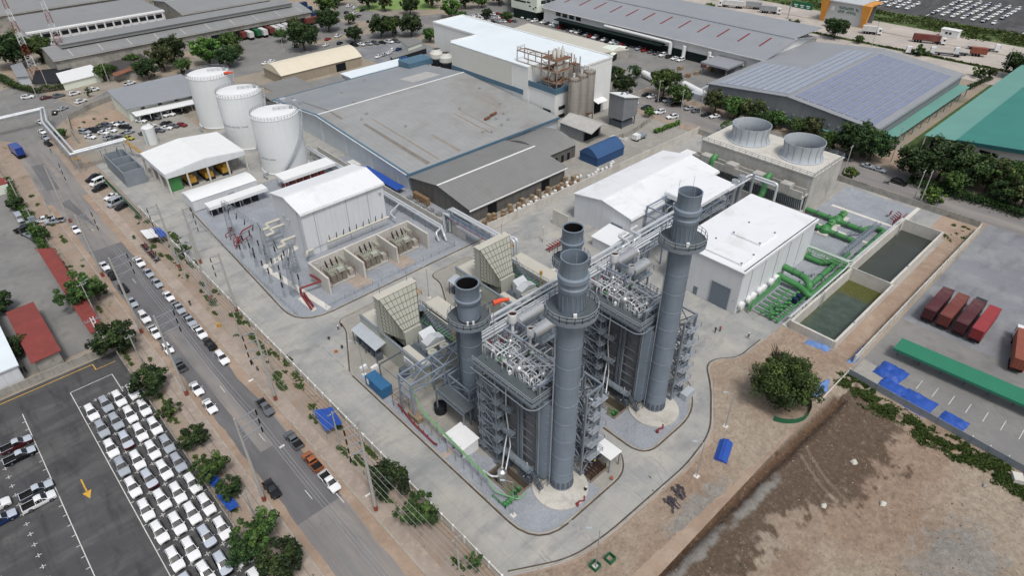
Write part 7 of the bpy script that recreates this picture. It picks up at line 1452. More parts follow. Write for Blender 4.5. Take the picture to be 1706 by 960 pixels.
row(line((905,36),(1042,76),20),['suv','sedan','hatch','pickup'],mix,180,'%s car, %s from the left along the dark warehouse arcade','cars along the dark arcade')
row(line((1064,80),(1134,99),8),['sedan','suv','hatch'],['car_silver','car_red','car_grey','car_grey',W_,K_,W_,W_],180,'%s car, %s along the loading yard before the flat canopy','cars before the flat entrance canopy')
row(line((858,22),(890,34),5),['suv','sedan'],[W_,K_,W_,S_,W_],180,'%s car, %s in the short row under the office block','cars under the office block')
for r_,(a,c,n)in enumerate((((786,26),(828,22),6),((802,36),(856,34),7),((790,30),(846,28),7))):
 row(line(a,c,n),['sedan','suv','hatch'],[W_,W_,K_,'car_silver',W_,'car_red','car_grey'],100,'%s car, %s from left, '+('far','near','middle')[r_]+' row of the lot behind the tall warehouse','cars in the packed lot behind the tall warehouse')
row(line((590,74),(660,68),7),['suv','sedan','pickup'],['car_black',W_,'car_silver','car_grey','car_black',W_,'car_grey'],-70,'%s car, %s along the wall of the visitor yard','cars in the visitor yard')
row([(631,93),(640,90),(648,87),(655,82),(664,81)],['sedan','hatch'],[W_,'car_silver',W_,W_,'car_blue'],20,'%s car, %s beside the dark carport of the visitor yard','cars beside the dark carport')
row([(1055,171),(1077,178),(1099,186),(1120,194)],['sedan','sedan','suv','suv'],[W_,K_,W_,W_],160,'%s car, %s on the near side of the service road','cars on the near side of the service road')
row([(1077,157),(1086,160),(1101,166),(1113,167),(1128,173),(1148,180),(1160,184),(1177,190),(1191,193)],['hatch','sedan','suv','suv','pickup','hatch','hatch','sedan','sedan'],[K_,W_,K_,'car_silver',K_,S_,'car_grey',K_,W_],160,'%s car, %s on the tree side of the service road','cars on the tree side of the service road')
row([(1446,276),(1465,282)],['sedan','sedan'],['car_silver','car_silver'],-90,'%s sedan, %s beside the dark trees near the cooling tower','silver sedans by the dark trees');row([(1498,303),(1410,263)],['suv','sedan'],[K_,'car_grey'],-90,'%s car, %s on the service road past the cooling tower','cars on the service road bend')
row([(546,64),(563,59),(566,71),(543,74),(582,9),(591,12),(604,16),(590,22),(598,26),(627,24),(660,28),(577,20)],['sedan','suv','hatch'],['car_red',W_,'car_navy' if 'car_navy' in CN else K_,W_,W_,W_,K_,W_,K_,'car_grey',K_,K_],30,'%s car, %s of those scattered on the side street beyond the cream shed','cars on the far side street')
q=0
for r_ in range(7):
 for k in range(7):
  x,y=458+7.6*r_,127.0-5.3*k
  if(r_,k)in((1,6),(3,0)):continue
  car('suv','car_white' if(r_*7+k)%5 else 'film_navy',x,y,180,'car in file %s, place %s from the verge in the export lot'%(ORD[k],ORD[r_]),'new cars in the export lot beyond the motorway',far=True)
for r_ in range(3):
 for k in range(7):car('suv','car_white',459+8*r_,142+5.3*k,180,'white car in file %s, place %s of the toll gate export block'%(ORD[k],ORD[r_]),'new cars in the export lot block by the toll gate',far=True)
for k in range(2):car('suv','car_white',462+10*k,68-3*k,180,'white car, %s at the right edge of the export lot'%ORD[k],'cars at the export lot edge',far=True)
def box_body(b,x0,x1,w,z0,z1,rib=.0):
 b.box(x0,x1,-w/2,w/2,z0,z1)
def make_trailer(colour,L=12.2,label='',group=None,cab=None,name='container_trailer'):
 t=thing(name,label,'trailer' if not cab else 'lorry',0,0,0,group);WLOC[t.name]=V((0,0,0))
 b=MB();b.box(0,L,-1.22,1.22,1.45,4.05);bx=b.build('container',colour,t)
 b=MB()
 for s_ in(-1,1):b.box(.05,L-.05,s_*1.24-.03,s_*1.24+.03,3.9,4.08);b.box(.05,L-.05,s_*1.24-.03,s_*1.24+.03,1.42,1.6)
 for y in(-.9,-.35,.35,.9):b.box(-.07,-.01,y-.03,y+.03,1.5,4.0)
 b.box(-.05,0,-1.2,1.2,3.95,4.06);b.build('door_bar',colour,bx)
 b=MB();b.box(.2,L-.2,-.5,.5,1.05,1.42);b.box(.05,.3,-1.2,1.2,.9,1.3);b.beam((L-3,-.6,.1),(L-3,-.6,1.1),.16);b.beam((L-3,.6,.1),(L-3,.6,1.1),.16);b.build('chassis','trim_black',t)
 for x in(1.4,2.7,4.0):
  for s_ in(-1,1):c=MB();c.tube([(x,s_*.65,.52),(x,s_*1.2,.52)],.52,14);c.build('wheel','tyre',t,smooth=.5)
 b=MB();[b.box(-.09,-.02,s_*1.0-.14,s_*1.0+.14,1.1,1.25)for s_ in(-1,1)];b.build('tail_light','tail_light',t)
 if cab:
  b=MB();b.hexa([(L+.6,-1.22,.7),(L+2.9,-1.22,.7),(L+2.9,1.22,.7),(L+.6,1.22,.7),(L+.6,-1.15,3.5),(L+2.5,-1.15,3.3),(L+2.5,1.15,3.3),(L+.6,1.15,3.5)]);b.build('cab',cab,t);b=MB();b.hexa([(L+2.72,-1.05,1.9),(L+2.74,-1.05,1.9),(L+2.74,1.05,1.9),(L+2.72,1.05,1.9),(L+2.56,-1.0,3.0),(L+2.60,-1.0,3.0),(L+2.60,1.0,3.0),(L+2.56,1.0,3.0)]);b.box(L+1.3,L+2.3,-1.24,-1.2,1.9,2.8);b.box(L+1.3,L+2.3,1.2,1.24,1.9,2.8);b.build('cab_window','car_glass',t)
  for x in(L-.8,L+1.9):
   for s_ in(-1,1):c=MB();c.tube([(x,s_*.65,.52),(x,s_*1.2,.52)],.52,14);c.build('wheel','tyre',t,smooth=.5)
  b=MB();b.box(L-2.5,L+.9,-.5,.5,.6,1.05);b.build('tractor_frame','trim_black',t)
 return t
def put(o,x,y,hd):o.location=(x,y,.03);o.rotation_euler=(0,0,math.radians(hd));return o
for k,(y,c,lab)in enumerate(((21.1,'box_maroon','dull maroon container trailer nearest the basin wall'),(17.8,'box_brown','brown container trailer second from the basin wall'),(14.4,'box_maroon','dark maroon container trailer beside the red one, with truck cab ahead'),(11.1,'box_red','bright red container trailer between maroon and orange ones'))):put(make_trailer(c,12.2,lab,'container trailers parked side by side',cab='car_black' if k==2 else None),150.7,y,0)
t=put(make_trailer('box_rust',12.2,'orange-brown container lorry with white cab at the right edge',None,cab='car_white',name='container_lorry'),146.5,1.6,12)
for k,(p,c,lab)in enumerate((((372,68),'box_green','green trailer half behind the tree at the dock end'),((399,58),'box_brown','brown trailer between the tree and the white trailer at the docks'),((411,58),'box_white','white trailer between brown and green trailers at the docks'),((423,55),'box_green','green trailer backed to the middle of the docks'),((434,54),'box_white','white trailer between green and brown trailers at the docks'),((445,51),'box_brown','brown trailer backed to the docks beside white trailers'),((455,50),'box_white','first of three white trailers at the right of the docks'),((464,48),'box_white','second of three white trailers at the right of the docks'),((474,46),'box_white','last of three white trailers at the right of the docks'))):
 g=G(p[0],p[1],1.4);put(make_trailer(c,11.5,lab,'trailers backed to the warehouse docks'),g.x,g.y-7,90)
for p,c,lab,L in(((515,30),'box_navy','blue container nearest the trees beside the dock warehouse',12),((505,22),'box_navy','blue container middle of the three by the dock warehouse',12),((497,14),'box_navy','blue container farthest of the three by the dock warehouse',12),((522,37),'box_brown','red-brown container beside the blue containers',12)):
 g=G(*p,1.3);put(make_trailer(c,L,lab,'containers beside the dock warehouse'),g.x-5,g.y,10)
g=G(366,73,1.0);put(make_trailer('box_green',12,'long green container lying along the dock edge behind trees',None,name='green_container'),g.x-8,g.y-3,8)
t=put(make_trailer('truck_blue',6.4,'blue tarpaulin covered lorry parked at the left of the street',None,cab='truck_blue',name='covered_lorry'),19.6,272.4,95)
for p,c,cab,hd,lab,L in(((1543,66),'box_brown','car_white',-70,'brown container lorry with white cab on the motorway',12.5),((1630,88),'box_rust',None,-70,'short orange container trailer standing on the frontage road',7),((1222,8),'box_white','car_white',110,'white box lorry on the frontage road beside shrubs',12),((1255,10),'box_grey',None,110,'grey trailer on the motorway behind the white box lorry',9),((1280,17),'box_grey','car_white',-70,'grey lorry with white cab on the motorway left of the sign',9),((1448,51),'box_white','car_white',-70,'white lorry just past the toll portal',7)):
 g=G(p[0],p[1],1.5);a=math.radians(hd);put(make_trailer(c,L,lab,'lorries on the motorway',cab=cab,name='motorway_lorry'),g.x-cos(a)*L/2,g.y-sin(a)*L/2,hd)
for p,lab in(((1520,84),'white lorry tractor beside a bush on the frontage road'),((1560,85),'white lorry tractor pulling an empty blue chassis on the frontage road'),((1600,86),'white lorry tractor ahead of the short orange container'),((1655,80),'white lorry tractor with an empty navy chassis on the motorway')):
 g=G(p[0],p[1],1.5);t=thing('lorry_tractor',lab,'lorry',g.x,g.y,.02,'lorry tractors on the motorway',math.radians(110 if p[0]<1650 else-70));WLOC[t.name]=V((0,0,0));b=MB();b.hexa([(.6,-1.22,.7),(2.9,-1.22,.7),(2.9,1.22,.7),(.6,1.22,.7),(.6,-1.15,3.5),(2.5,-1.15,3.3),(2.5,1.15,3.3),(.6,1.15,3.5)]);b.build('cab','car_white',t);b=MB();b.box(2.75,2.85,-1,1,1.9,2.9);b.build('cab_window','car_glass',t);b=MB();b.box(-11 if p[0]in(1560,1655)else-3.5,1,-.9,.9,.8,1.15);b.build('chassis','car_navy',t);b=MB();[b.tube([(x,-1.2,.5),(x,1.2,.5)],.5,12)for x in((-9.5,-8.3,-1.5,1.9)if p[0]in(1560,1655)else(-2.2,-.9,1.9))];b.build('wheel','tyre',t)
t=thing('site_container','blue rusty-topped site container on the gravel beside the near turbine wall','container',46.2,90.4,.1)
b=MB();b.box(45.0,47.45,87.5,93.5,.25,2.85);b.build('container','blue_box',t);b=MB()
for k in range(19):b.box(44.95,45.0,87.7+.3*k,87.82+.3*k,.45,2.7)
for x in(45.0,47.45):
 for y in(87.5,93.5):b.box(x-.06,x+.06,y-.06,y+.06,.25,2.87)
b.build('corrugation','blue_box',t);b=MB();[b.box(45.4+.5*k,45.44+.5*k,87.4,87.48,.4,2.7)for k in range(4)];b.build('door_bar','blue_box',t);b=MB();b.box(44.92,44.94,92.2,93.0,1.0,2.5);b.build('marking','white_paint',t)
t=thing('flatbed_lorry','flatbed recovery lorry with ramp parked in the workshop yard','lorry',8.4,211,.02,None,math.radians(105));WLOC[t.name]=V((0,0,0));b=MB();b.box(-5.6,1.5,-1.2,1.2,.9,1.1);b.box(-5.6,1.5,-1.25,-1.15,1.1,1.3);b.box(-5.6,1.5,1.15,1.25,1.1,1.3);b.build('bed','fan_rib',t);b=MB();b.hexa([(1.7,-1.1,.6),(3.6,-1.1,.6),(3.6,1.1,.6),(1.7,1.1,.6),(1.7,-1.05,2.5),(3.1,-1.05,2.5),(3.1,1.05,2.5),(1.7,1.05,2.5)]);b.build('cab','car_black',t);b=MB();[b.tube([(x,-1.1,.45),(x,1.1,.45)],.45,12)for x in(-3.5,2.6)];b.build('wheel','tyre',t)
def make_bike():
 t=thing('motorcycle','proto','motorcycle');WLOC[t.name]=V((0,0,0))
 for x in(.62,-.62):b=MB();n=14;b.tube([(x+.27*cos(2*PI*k/n),0,.29+.27*sin(2*PI*k/n))for k in range(n+1)],.06,6);[b.beam((x,0,.29),(x+.25*cos(a),0,.29+.25*sin(a)),.03)for a in(0,2.1,4.2)];b.build('wheel','tyre',t)
 b=MB();b.hexa([(-.75,-.14,.55),(.1,-.12,.42),(.1,.12,.42),(-.75,.14,.55),(-.8,-.1,.78),(.1,-.1,.62),(.1,.1,.62),(-.8,.1,.78)]);b.hexa([(.3,-.14,.4),(.5,-.12,.4),(.5,.12,.4),(.3,.14,.4),(.42,-.16,.95),(.55,-.12,.95),(.55,.12,.95),(.42,.16,.95)]);b.box(-.35,.35,-.1,.1,.25,.42);b.build('body','car_navy',t)
 b=MB();b.hexa([(-.8,-.13,.78),(.0,-.12,.68),(.0,.12,.68),(-.8,.13,.78),(-.78,-.12,.88),(0,-.1,.77),(0,.1,.77),(-.78,.12,.88)]);b.build('seat','trim_black',t)
 b=MB();b.tube([(.38,-.34,1.02),(.45,0,.97),(.38,.34,1.02)],.025,6);b.tube([(.62,0,.29),(.45,0,.95)],.035,6);b.build('handlebar','rim',t);return t
bk=make_bike();first=True
for k in range(9):
 y=183-1.35*k;lab='%s motorcycle from the vendor tent in the verge row'%ORD[k]
 o=bk if first else dup(bk);first=False;o.location=(30.2,y,.07);o.rotation_euler=(0,0,.3+rnd.uniform(-.1,.1));o['label']=lab;o['group']='motorcycles parked on the verge'
 if k%3==1:recolor(o,'body','car_red')
 if k%4==3:recolor(o,'body','car_silver')
for k in range(8):o=dup(bk,loc=(-10.5+.62*k,148.2,.03),rz=1.5+.1*(k%3),label='%s motorcycle from the left against the stained lot wall'%ORD[k],group='motorcycles against the lot wall')
for k,p in enumerate(((1412,1),(1476,306),(1140,163))):
 if k:g=G(*p);dup(bk,loc=(g.x,g.y,.03),rz=1.6,label=('','motorcycle ridden along the service road past the black car','motorcycle under the roadside trees by the service road')[k],group='motorcycles on the service road')
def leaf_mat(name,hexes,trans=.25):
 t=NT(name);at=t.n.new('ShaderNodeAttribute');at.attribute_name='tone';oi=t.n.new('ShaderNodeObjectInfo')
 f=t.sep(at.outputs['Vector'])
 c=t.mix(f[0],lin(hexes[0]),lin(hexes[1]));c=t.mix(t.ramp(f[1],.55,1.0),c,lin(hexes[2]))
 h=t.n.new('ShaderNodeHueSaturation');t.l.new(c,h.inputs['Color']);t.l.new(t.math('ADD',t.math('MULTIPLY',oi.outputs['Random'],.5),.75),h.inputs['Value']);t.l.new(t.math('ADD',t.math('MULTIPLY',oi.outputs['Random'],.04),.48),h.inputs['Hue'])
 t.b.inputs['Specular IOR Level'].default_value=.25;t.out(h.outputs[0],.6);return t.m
leaf_mat('leaf_dark',('#22361c','#3f5a2c','#5b7638'));leaf_mat('leaf_mid',('#2c4520','#4f7030','#779244'));leaf_mat('leaf_bright',('#35551f','#5f8430','#8ba745'));leaf_mat('leaf_olive',('#33401f','#566334','#7d8550'));leaf_mat('grass_blade',('#3c5526','#5f7638','#8c9150'))
mat('bark','#6d5c4b',.95,var=.2,scale=2,streak=.3);mat('bark_dark','#4a3f37',.95,var=.2)
def crown_mesh(name,m,rx,ry,rz,nclump,nleaf,size,seed,hollow=.35,jitter=.3,up=0.0):
 r_=random.Random(seed);v=[];f=[];tone=[]
 cl=[]
 for k in range(nclump):
  while True:
   p=V((r_.uniform(-1,1),r_.uniform(-1,1),r_.uniform(-1,1)))
   if hollow<p.length<1:break
  n=mnoise.noise(p*1.7+V((seed,0,0)));p*=(1+jitter*n);cl.append((V((p.x*rx,p.y*ry,p.z*rz)),r_.uniform(.16,.34),r_.random()))
 for c,cr,ct in cl:
  R=cr*(rx+ry+rz)/3
  for k in range(max(6,int(nleaf/nclump))):
   d=V((r_.gauss(0,1),r_.gauss(0,1),r_.gauss(0,.75)))
   if d.length<.01:continue
   p=c+d.normalized()*R*r_.random()**.45
   nrm=(d.normalized()*.7+V((r_.gauss(0,.5),r_.gauss(0,.5),.5+r_.gauss(0,.4)))).normalized()
   a=nrm.orthogonal().normalized();b_=nrm.cross(a);s_=size*r_.uniform(.55,1.3);w=s_*r_.uniform(.45,.8);a2=a*cos(k)+b_*sin(k);b2=nrm.cross(a2)
   i=len(v);v+=[p-a2*s_,p-b2*w*.8,p+a2*s_,p+b2*w];f.append((i,i+1,i+2,i+3))
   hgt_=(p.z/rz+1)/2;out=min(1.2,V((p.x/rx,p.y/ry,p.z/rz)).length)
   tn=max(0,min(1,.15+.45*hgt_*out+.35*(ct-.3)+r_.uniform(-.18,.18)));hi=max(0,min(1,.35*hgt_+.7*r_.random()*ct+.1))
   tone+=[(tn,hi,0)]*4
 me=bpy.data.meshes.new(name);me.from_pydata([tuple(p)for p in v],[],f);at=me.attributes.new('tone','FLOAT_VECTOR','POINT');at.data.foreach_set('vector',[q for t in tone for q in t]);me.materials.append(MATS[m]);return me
def trunk_mb(h,r,n,spread,seed,top=1.0):
 r_=random.Random(seed);b=MB();p=V((0,0,0));b.tube([(0,0,-.1),(.1*spread*r_.uniform(-1,1),.1*spread*r_.uniform(-1,1),h*.5),(.15*spread*r_.uniform(-1,1),.15*spread*r_.uniform(-1,1),h)],[r*1.25,r,r*.75],9)
 for k in range(n):
  a=2*PI*k/n+r_.uniform(-.4,.4);z0=h*r_.uniform(.65,1.0);L=spread*r_.uniform(.6,1.0);e=V((cos(a)*L,sin(a)*L,z0+top*r_.uniform(.5,1.1)));m_=V((cos(a)*L*.45,sin(a)*L*.45,z0+top*.35))
  b.tube([(0,0,z0-.2),m_,e],[r*.5,r*.33,r*.1],7)
  for q in range(2):d=V((r_.uniform(-1,1),r_.uniform(-1,1),r_.uniform(.2,1)))*L*.4;b.tube([m_,m_+d],[r*.22,r*.05],5)
 return b
TP={}
def tree_proto(key,name,leaf,rx,rz,trunk,r,nclump,nleaf,size,seed,**kw):
 t=thing(name,'proto','tree');WLOC[t.name]=V((0,0,0));ry=kw.pop('ry',rx)
 trunk_mb(trunk+rz*.6,r,6,rx*.75,seed,rz*.8).build('trunk','bark',t,smooth=.8)
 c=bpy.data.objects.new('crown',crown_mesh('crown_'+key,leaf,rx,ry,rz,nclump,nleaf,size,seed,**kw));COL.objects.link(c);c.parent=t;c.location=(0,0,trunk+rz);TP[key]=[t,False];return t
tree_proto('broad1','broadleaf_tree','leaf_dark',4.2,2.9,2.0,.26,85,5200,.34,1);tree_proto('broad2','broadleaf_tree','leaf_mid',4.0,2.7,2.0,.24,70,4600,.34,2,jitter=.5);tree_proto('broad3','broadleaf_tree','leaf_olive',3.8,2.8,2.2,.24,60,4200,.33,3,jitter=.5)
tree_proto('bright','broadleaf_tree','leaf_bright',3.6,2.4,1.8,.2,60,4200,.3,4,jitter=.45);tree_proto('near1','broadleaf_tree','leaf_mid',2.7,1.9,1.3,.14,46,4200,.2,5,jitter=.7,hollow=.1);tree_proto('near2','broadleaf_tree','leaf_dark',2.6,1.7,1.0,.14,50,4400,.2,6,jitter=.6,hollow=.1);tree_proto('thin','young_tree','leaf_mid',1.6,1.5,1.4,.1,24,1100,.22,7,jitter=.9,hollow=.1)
tree_proto('bush','bush','leaf_mid',1.6,1.0,.1,.08,26,1300,.22,8,jitter=.6,hollow=.1)
t=thing('palm_tree','proto','palm');WLOC[t.name]=V((0,0,0));b=MB().tube([(0,0,0),(.15,.1,3),(.1,.2,5.4)],[.3,.22,.2],10);b.build('trunk','bark',t,smooth=.8);b=MB()
for k in range(16):
 a=2*PI*k/16+.2*(k%3);e=1.5-.25*(k%4);P_=[V((.1+cos(a)*r,.2+sin(a)*r,5.4+z))for r,z in((0,0),(.9,e*.7),(1.9,e*.75),(2.8,e*.2),(3.3,-.9))];s_=V((-sin(a),cos(a),0))
 for p,q in zip(P_,P_[1:]):
  for w in(-.38,.38):b.face([p,q,q+s_*w+V((0,0,-.2)),p+s_*w+V((0,0,-.2))])
b.build('fronds','leaf_mid',t);TP['palm']=[t,False]
def tree(key,x,y,sc,label,group=None,rz=None,zs=1.0):
 pr=TP[key];o=pr[0]if not pr[1]else dup(pr[0]);pr[1]=True
 o.location=(x,y,0);o.rotation_euler=(0,0,rnd.uniform(0,6.28)if rz is None else rz);o.scale=(sc,sc,sc*zs);o['label']=label
 if group:o['group']=group
 elif 'group' in o.keys():del o['group']
 return o
def trees(lst,group,k=1.0):
 for p,key,sc,lab in lst:g=G(p[0],p[1],0);tree(key,g.x,g.y,sc*k,lab,group)
trees([((28,112),'broad1',1.6,'dark tree mass at the left edge behind the nearest radio mast'),((72,104),'broad2',1.35,'round tree between the two radio masts'),((160,100),'broad1',.95,'dark tree left of the dark tiled house'),((201,92),'bright',.75,'bright slender tree standing up behind the dark tiled house'),((256,82),'broad3',.6,'small tree at the open doorway of the dock warehouse'),((292,104),'broad1',1.25,'tall dark tree behind the farthest water tank'),((275,118),'broad3',1.15,'grey-green tree left of the farthest water tank'),((250,132),'broad1',.95,'dark tree at the street side of the dark house'),((350,108),'bright',1.45,'bright yellow-green round tree above the farthest water tank'),((382,112),'broad1',1.0,'dark tree right of the bright round tree'),((388,88),'broad2',1.1,'tree hiding the left end of the trailer row'),((395,100),'broad3',.8,'low tree under the trailer row at the yard gate'),((180,134),'broad2',.8,'tree between white lean-to and lamp post')],'trees along the cross street',1.25)
trees([((508,84),'broad1',1.35,'wide dark tree in front of the loading yard gate'),((495,60),'broad3',.95,'grey-green tree between trailers and red-brown container'),((548,52),'broad1',1.15,'dark tall tree beside the grass slope'),((548,26),'broad2',1.3,'tree at the top edge above the blue containers'),((520,66),'broad3',.7,'small tree at the container fence'),((592,70),'broad1',.8,'dark round tree at the visitor yard corner'),((635,62),'broad1',1.1,'left of the dark tree clump by the visitor yard wall'),((655,60),'broad2',1.05,'middle of the dark tree clump by the visitor yard wall'),((685,60),'broad1',1.1,'right of the dark tree clump by the visitor yard wall'),((717,70),'broad2',.75,'tree at the left corner of the tall warehouse'),((616,14),'broad1',1.1,'tree at the top left corner of the lawn'),((642,18),'broad3',.9,'grey-green tree beside the lawn fence'),((683,24),'broad1',1.0,'tree standing at the middle of the lawn fence'),((720,12),'broad2',1.2,'tree right of the lawn at the top edge'),((752,30),'bright',1.15,'bright tree just above the tall warehouse roof'),((776,14),'broad2',1.2,'tree beside the lamp post above the packed lot'),((802,12),'bright',1.0,'bright tree above the packed lot'),((832,8),'broad1',1.1,'dark tree left of the green-white office'),((845,36),'broad2',.6,'small tree at the edge of the packed lot'),((700,-6),'broad1',1.2,'far tree at the top edge beyond the lawn'),((860,-4),'broad3',1.2,'far tree at the top edge behind the office block')],'trees around the visitor yard and lawn',1.30)
trees([((1038,160),'broad1',1.0,'dark tree against the tall warehouse wall'),((1028,134),'broad2',.7,'tree beside the guard booth'),((1105,160),'broad2',1.3,'tall leafy tree over the service road cars, left of a pair'),((1130,176),'broad2',1.0,'leaning tree right of the tall leafy tree'),((1082,195),'bright',.5,'small bright tree on the near side of the service road'),((1190,188),'broad3',1.0,'first tree of the line before the solar warehouse'),((1222,198),'broad2',1.0,'second tree of the line before the solar warehouse'),((1250,206),'broad3',1.05,'third tree of the line before the solar warehouse'),((1290,214),'broad2',.8,'tree between the two fan cylinders'),((1348,232),'broad3',.9,'bushy tree right of the second fan cylinder'),((1325,226),'broad2',.8,'tree behind the second fan cylinder'),((1418,262),'broad1',1.35,'large dark tree before the corner of the solar warehouse'),((1448,268),'broad1',1.2,'dark tree right of the large dark one at the solar warehouse'),((1210,222),'bright',.6,'small light tree left of the first fan cylinder'),((1412,300),'bright',.55,'small yellowing tree at the cooling tower corner'),((1520,300),'broad1',1.25,'leftmost dark tree of the thicket past the black car'),((1560,300),'broad1',1.5,'big dark tree in front of the white wall with doorway'),((1600,312),'broad1',1.35,'dark tree of the thicket under the doorway'),((1640,320),'broad3',1.25,'olive tree of the thicket near the rust shed'),((1680,328),'broad2',1.35,'tree of the thicket at the right edge by the rust shed'),((1620,300),'broad2',1.0,'light tree beside the dark doorway'),((1700,348),'broad3',1.2,'lowest tree of the thicket at the right edge'),((1548,344),'bright',.75,'small lone tree with bare trunk on the road verge'),((1690,130),'broad1',1.25,'dark tree behind the green roof at the right edge'),((1648,130),'broad3',.5,'small tree behind the solar warehouse end')],'trees along the service road',1.15)
trees([((1320,55),'broad3',.9,'left tree of the group at the long warehouse end'),((1340,62),'broad3',.7,'right tree of the group at the long warehouse end'),((1390,64),'broad1',1.3,'round dark tree on the frontage road below the toll portal'),((1430,72),'broad2',.55,'small tree on the frontage road behind the solar warehouse'),((1378,43),'broad1',.5,'small dark bush tree on the motorway median'),((1180,20),'bright',.8,'yellow-green tree near the white box lorry'),((1208,30),'broad2',.5,'first round shrub of the frontage row'),((1225,32),'broad1',.5,'second round shrub of the frontage row'),((1240,34),'broad2',.5,'third round shrub of the frontage row'),((1252,38),'broad1',.55,'fourth round shrub of the frontage row'),((1532,92),'bush',2.2,'low bush in front of the white lorry tractor'),((1100,2),'broad2',1.1,'tree at the top edge above the long warehouse'),((1120,8),'broad3',1.0,'olive tree at the top edge above the long warehouse'),((1060,-6),'broad1',1.2,'dark tree at the top edge behind the long warehouse'),((1630,128),'bush',2.0,'bush at the green canopy end of the solar warehouse')],'trees along the motorway')
trees([((650,818),'near2',1.35,'dense dark tree beside the white-topped wall under the twin pole'),((705,874),'near1',1.2,'loose leafy tree by the wall, nearer than the dense dark one'),((790,950),'thin',.8,'small bright sapling by the wall at the bottom edge'),((328,742),'near2',1.0,'bushy tree on the left verge opposite the blue tent'),((362,797),'near1',1.1,'tree over blue sheets on the left verge'),((388,826),'near2',.9,'smaller tree below the one over blue sheets'),((440,905),'near1',1.3,'large tree at the foot of the left verge near the bottom edge'),((476,952),'near2',1.4,'biggest dark tree at the bottom edge by the street'),((410,934),'near2',.9,'dark tree against the lot fence at the bottom edge'),((255,655),'near2',1.4,'broad bushy tree beside the top SUV columns'),((200,585),'near2',1.7,'dark tree at the corner of the stained lot wall'),((140,510),'near1',1.6,'pale tree beside the long red roof strip'),((165,500),'near1',1.2,'pale tree right of the red roof strip'),((283,690),'bush',1.3,'low bush along the lot fence near the top SUV columns'),((32,350),'near2',1.0,'small round tree at the hedge head by the utility pole'),((68,402),'near1',.9,'light bush at the hedge near the flatbed lorry'),((104,232),'broad2',.55,'small tree between pipe bridge and grey yard wall'),((310,426),'thin',.75,'small tree with thin trunk on the verge below the substation line'),((150,162),'thin',.9,'small slanting tree at the yard wall corner'),((36,590),'near2',1.1,'tree between the blue-edged hall and the red workshop'),((6,520),'near2',1.3,'tree at the left edge above the blue-edged hall')],'trees along the main street')
for k,(x,y,z)in enumerate(((231,182,1.0),(238,176,1.0),(213,162,.8))):tree('palm',x,y,z,('palm nearer the green pavilion','palm on the planted island by the loading yard','palm with drooping fronds beside the service road')[k],'palms by the loading yard')
g=G(1300,672);t=thing('broadleaf_tree','big lone round tree with dead bare branches on its far side, fenced with green net','tree',0,0);WLOC[t.name]=V((0,0,0));t.location=(g.x,g.y,0)
trunk_mb(3.6,.45,8,4.0,77,3.0).build('trunk','bark',t,smooth=.8)
c=bpy.data.objects.new('crown',crown_mesh('crown_big','leaf_mid',6.3,6.0,4.2,170,19000,.26,78,hollow=.3,jitter=.4));COL.objects.link(c);c.parent=t;c.location=(0,0,6.2)
c=bpy.data.objects.new('crown',crown_mesh('crown_big2','leaf_olive',3.0,2.6,1.8,40,2600,.24,79,hollow=.1,jitter=.6));COL.objects.link(c);c.parent=t;c.location=(4.4,4.0,5.4)
b=MB();r_=random.Random(5)
for k in range(9):
 a=.75+r_.uniform(-1.1,1.1);L=r_.uniform(3.2,5.2);p=V((3.0,3.0,4.4));q=p+V((cos(a)*L*.5,sin(a)*L*.5,1.6+r_.random()));e=q+V((cos(a+r_.uniform(-.6,.6))*L*.4,sin(a)*L*.4,1.2+1.6*r_.random()))
 b.tube([p,q,e],[.2,.13,.04],6);b.tube([q,q+V((r_.uniform(-1,1),r_.uniform(-1,1),1.3))],[.09,.02],5)
b.build('dead_branch','bark_dark',t,smooth=.8)
b=MB();n=20;[b.face([(g.x+5.6*cos(a),g.y+5.6*sin(a),.05),(g.x+5.6*cos(a2),g.y+5.6*sin(a2),.05),(g.x+5.65*cos(a2),g.y+5.65*sin(a2),1.5+.1*sin(3*a2)),(g.x+5.65*cos(a),g.y+5.65*sin(a),1.5+.1*sin(3*a))])for a,a2 in[(-2.9+2.4*k/n,-2.9+2.4*(k+1)/n)for k in range(n)]];tag(b.build('net_fence','net_green',smooth=.9),'green shade net wrapped round the foot of the big lone tree','fence')
trees([((20,92),'broad2',1.2,'far tree left of the office warehouse'),((118,96),'broad1',.8,'low dark tree at the dock warehouse foot'),((225,110),'broad2',.8,'leafy tree hiding part of the rusty awning'),((308,122),'broad2',.9,'leafy tree behind the workshop office roof'),((470,70),'broad2',.9,'tree right of the last white trailer'),((585,40),'broad2',.8,'tree on the grass slope by the side street'),((565,8),'broad1',1.1,'dark tree at the top edge over the side street'),((740,50),'broad1',.7,'dark tree against the far end of the tall warehouse'),((770,36),'broad2',.8,'tree beyond the tall warehouse roof'),((812,30),'broad1',.7,'dark tree in the packed lot'),((1015,86),'broad2',.5,'small tree by the pavilion'),((1060,130),'broad3',.6,'olive tree at the loading yard island'),((1270,215),'broad1',.8,'dark tree behind the first fan cylinder'),((1380,250),'broad2',.9,'tree between the second fan cylinder and the large dark tree'),((1585,322),'broad2',1.0,'front tree of the thicket above the pole'),((1665,340),'broad1',1.0,'front dark tree of the thicket at the right')],'trees among the far buildings')
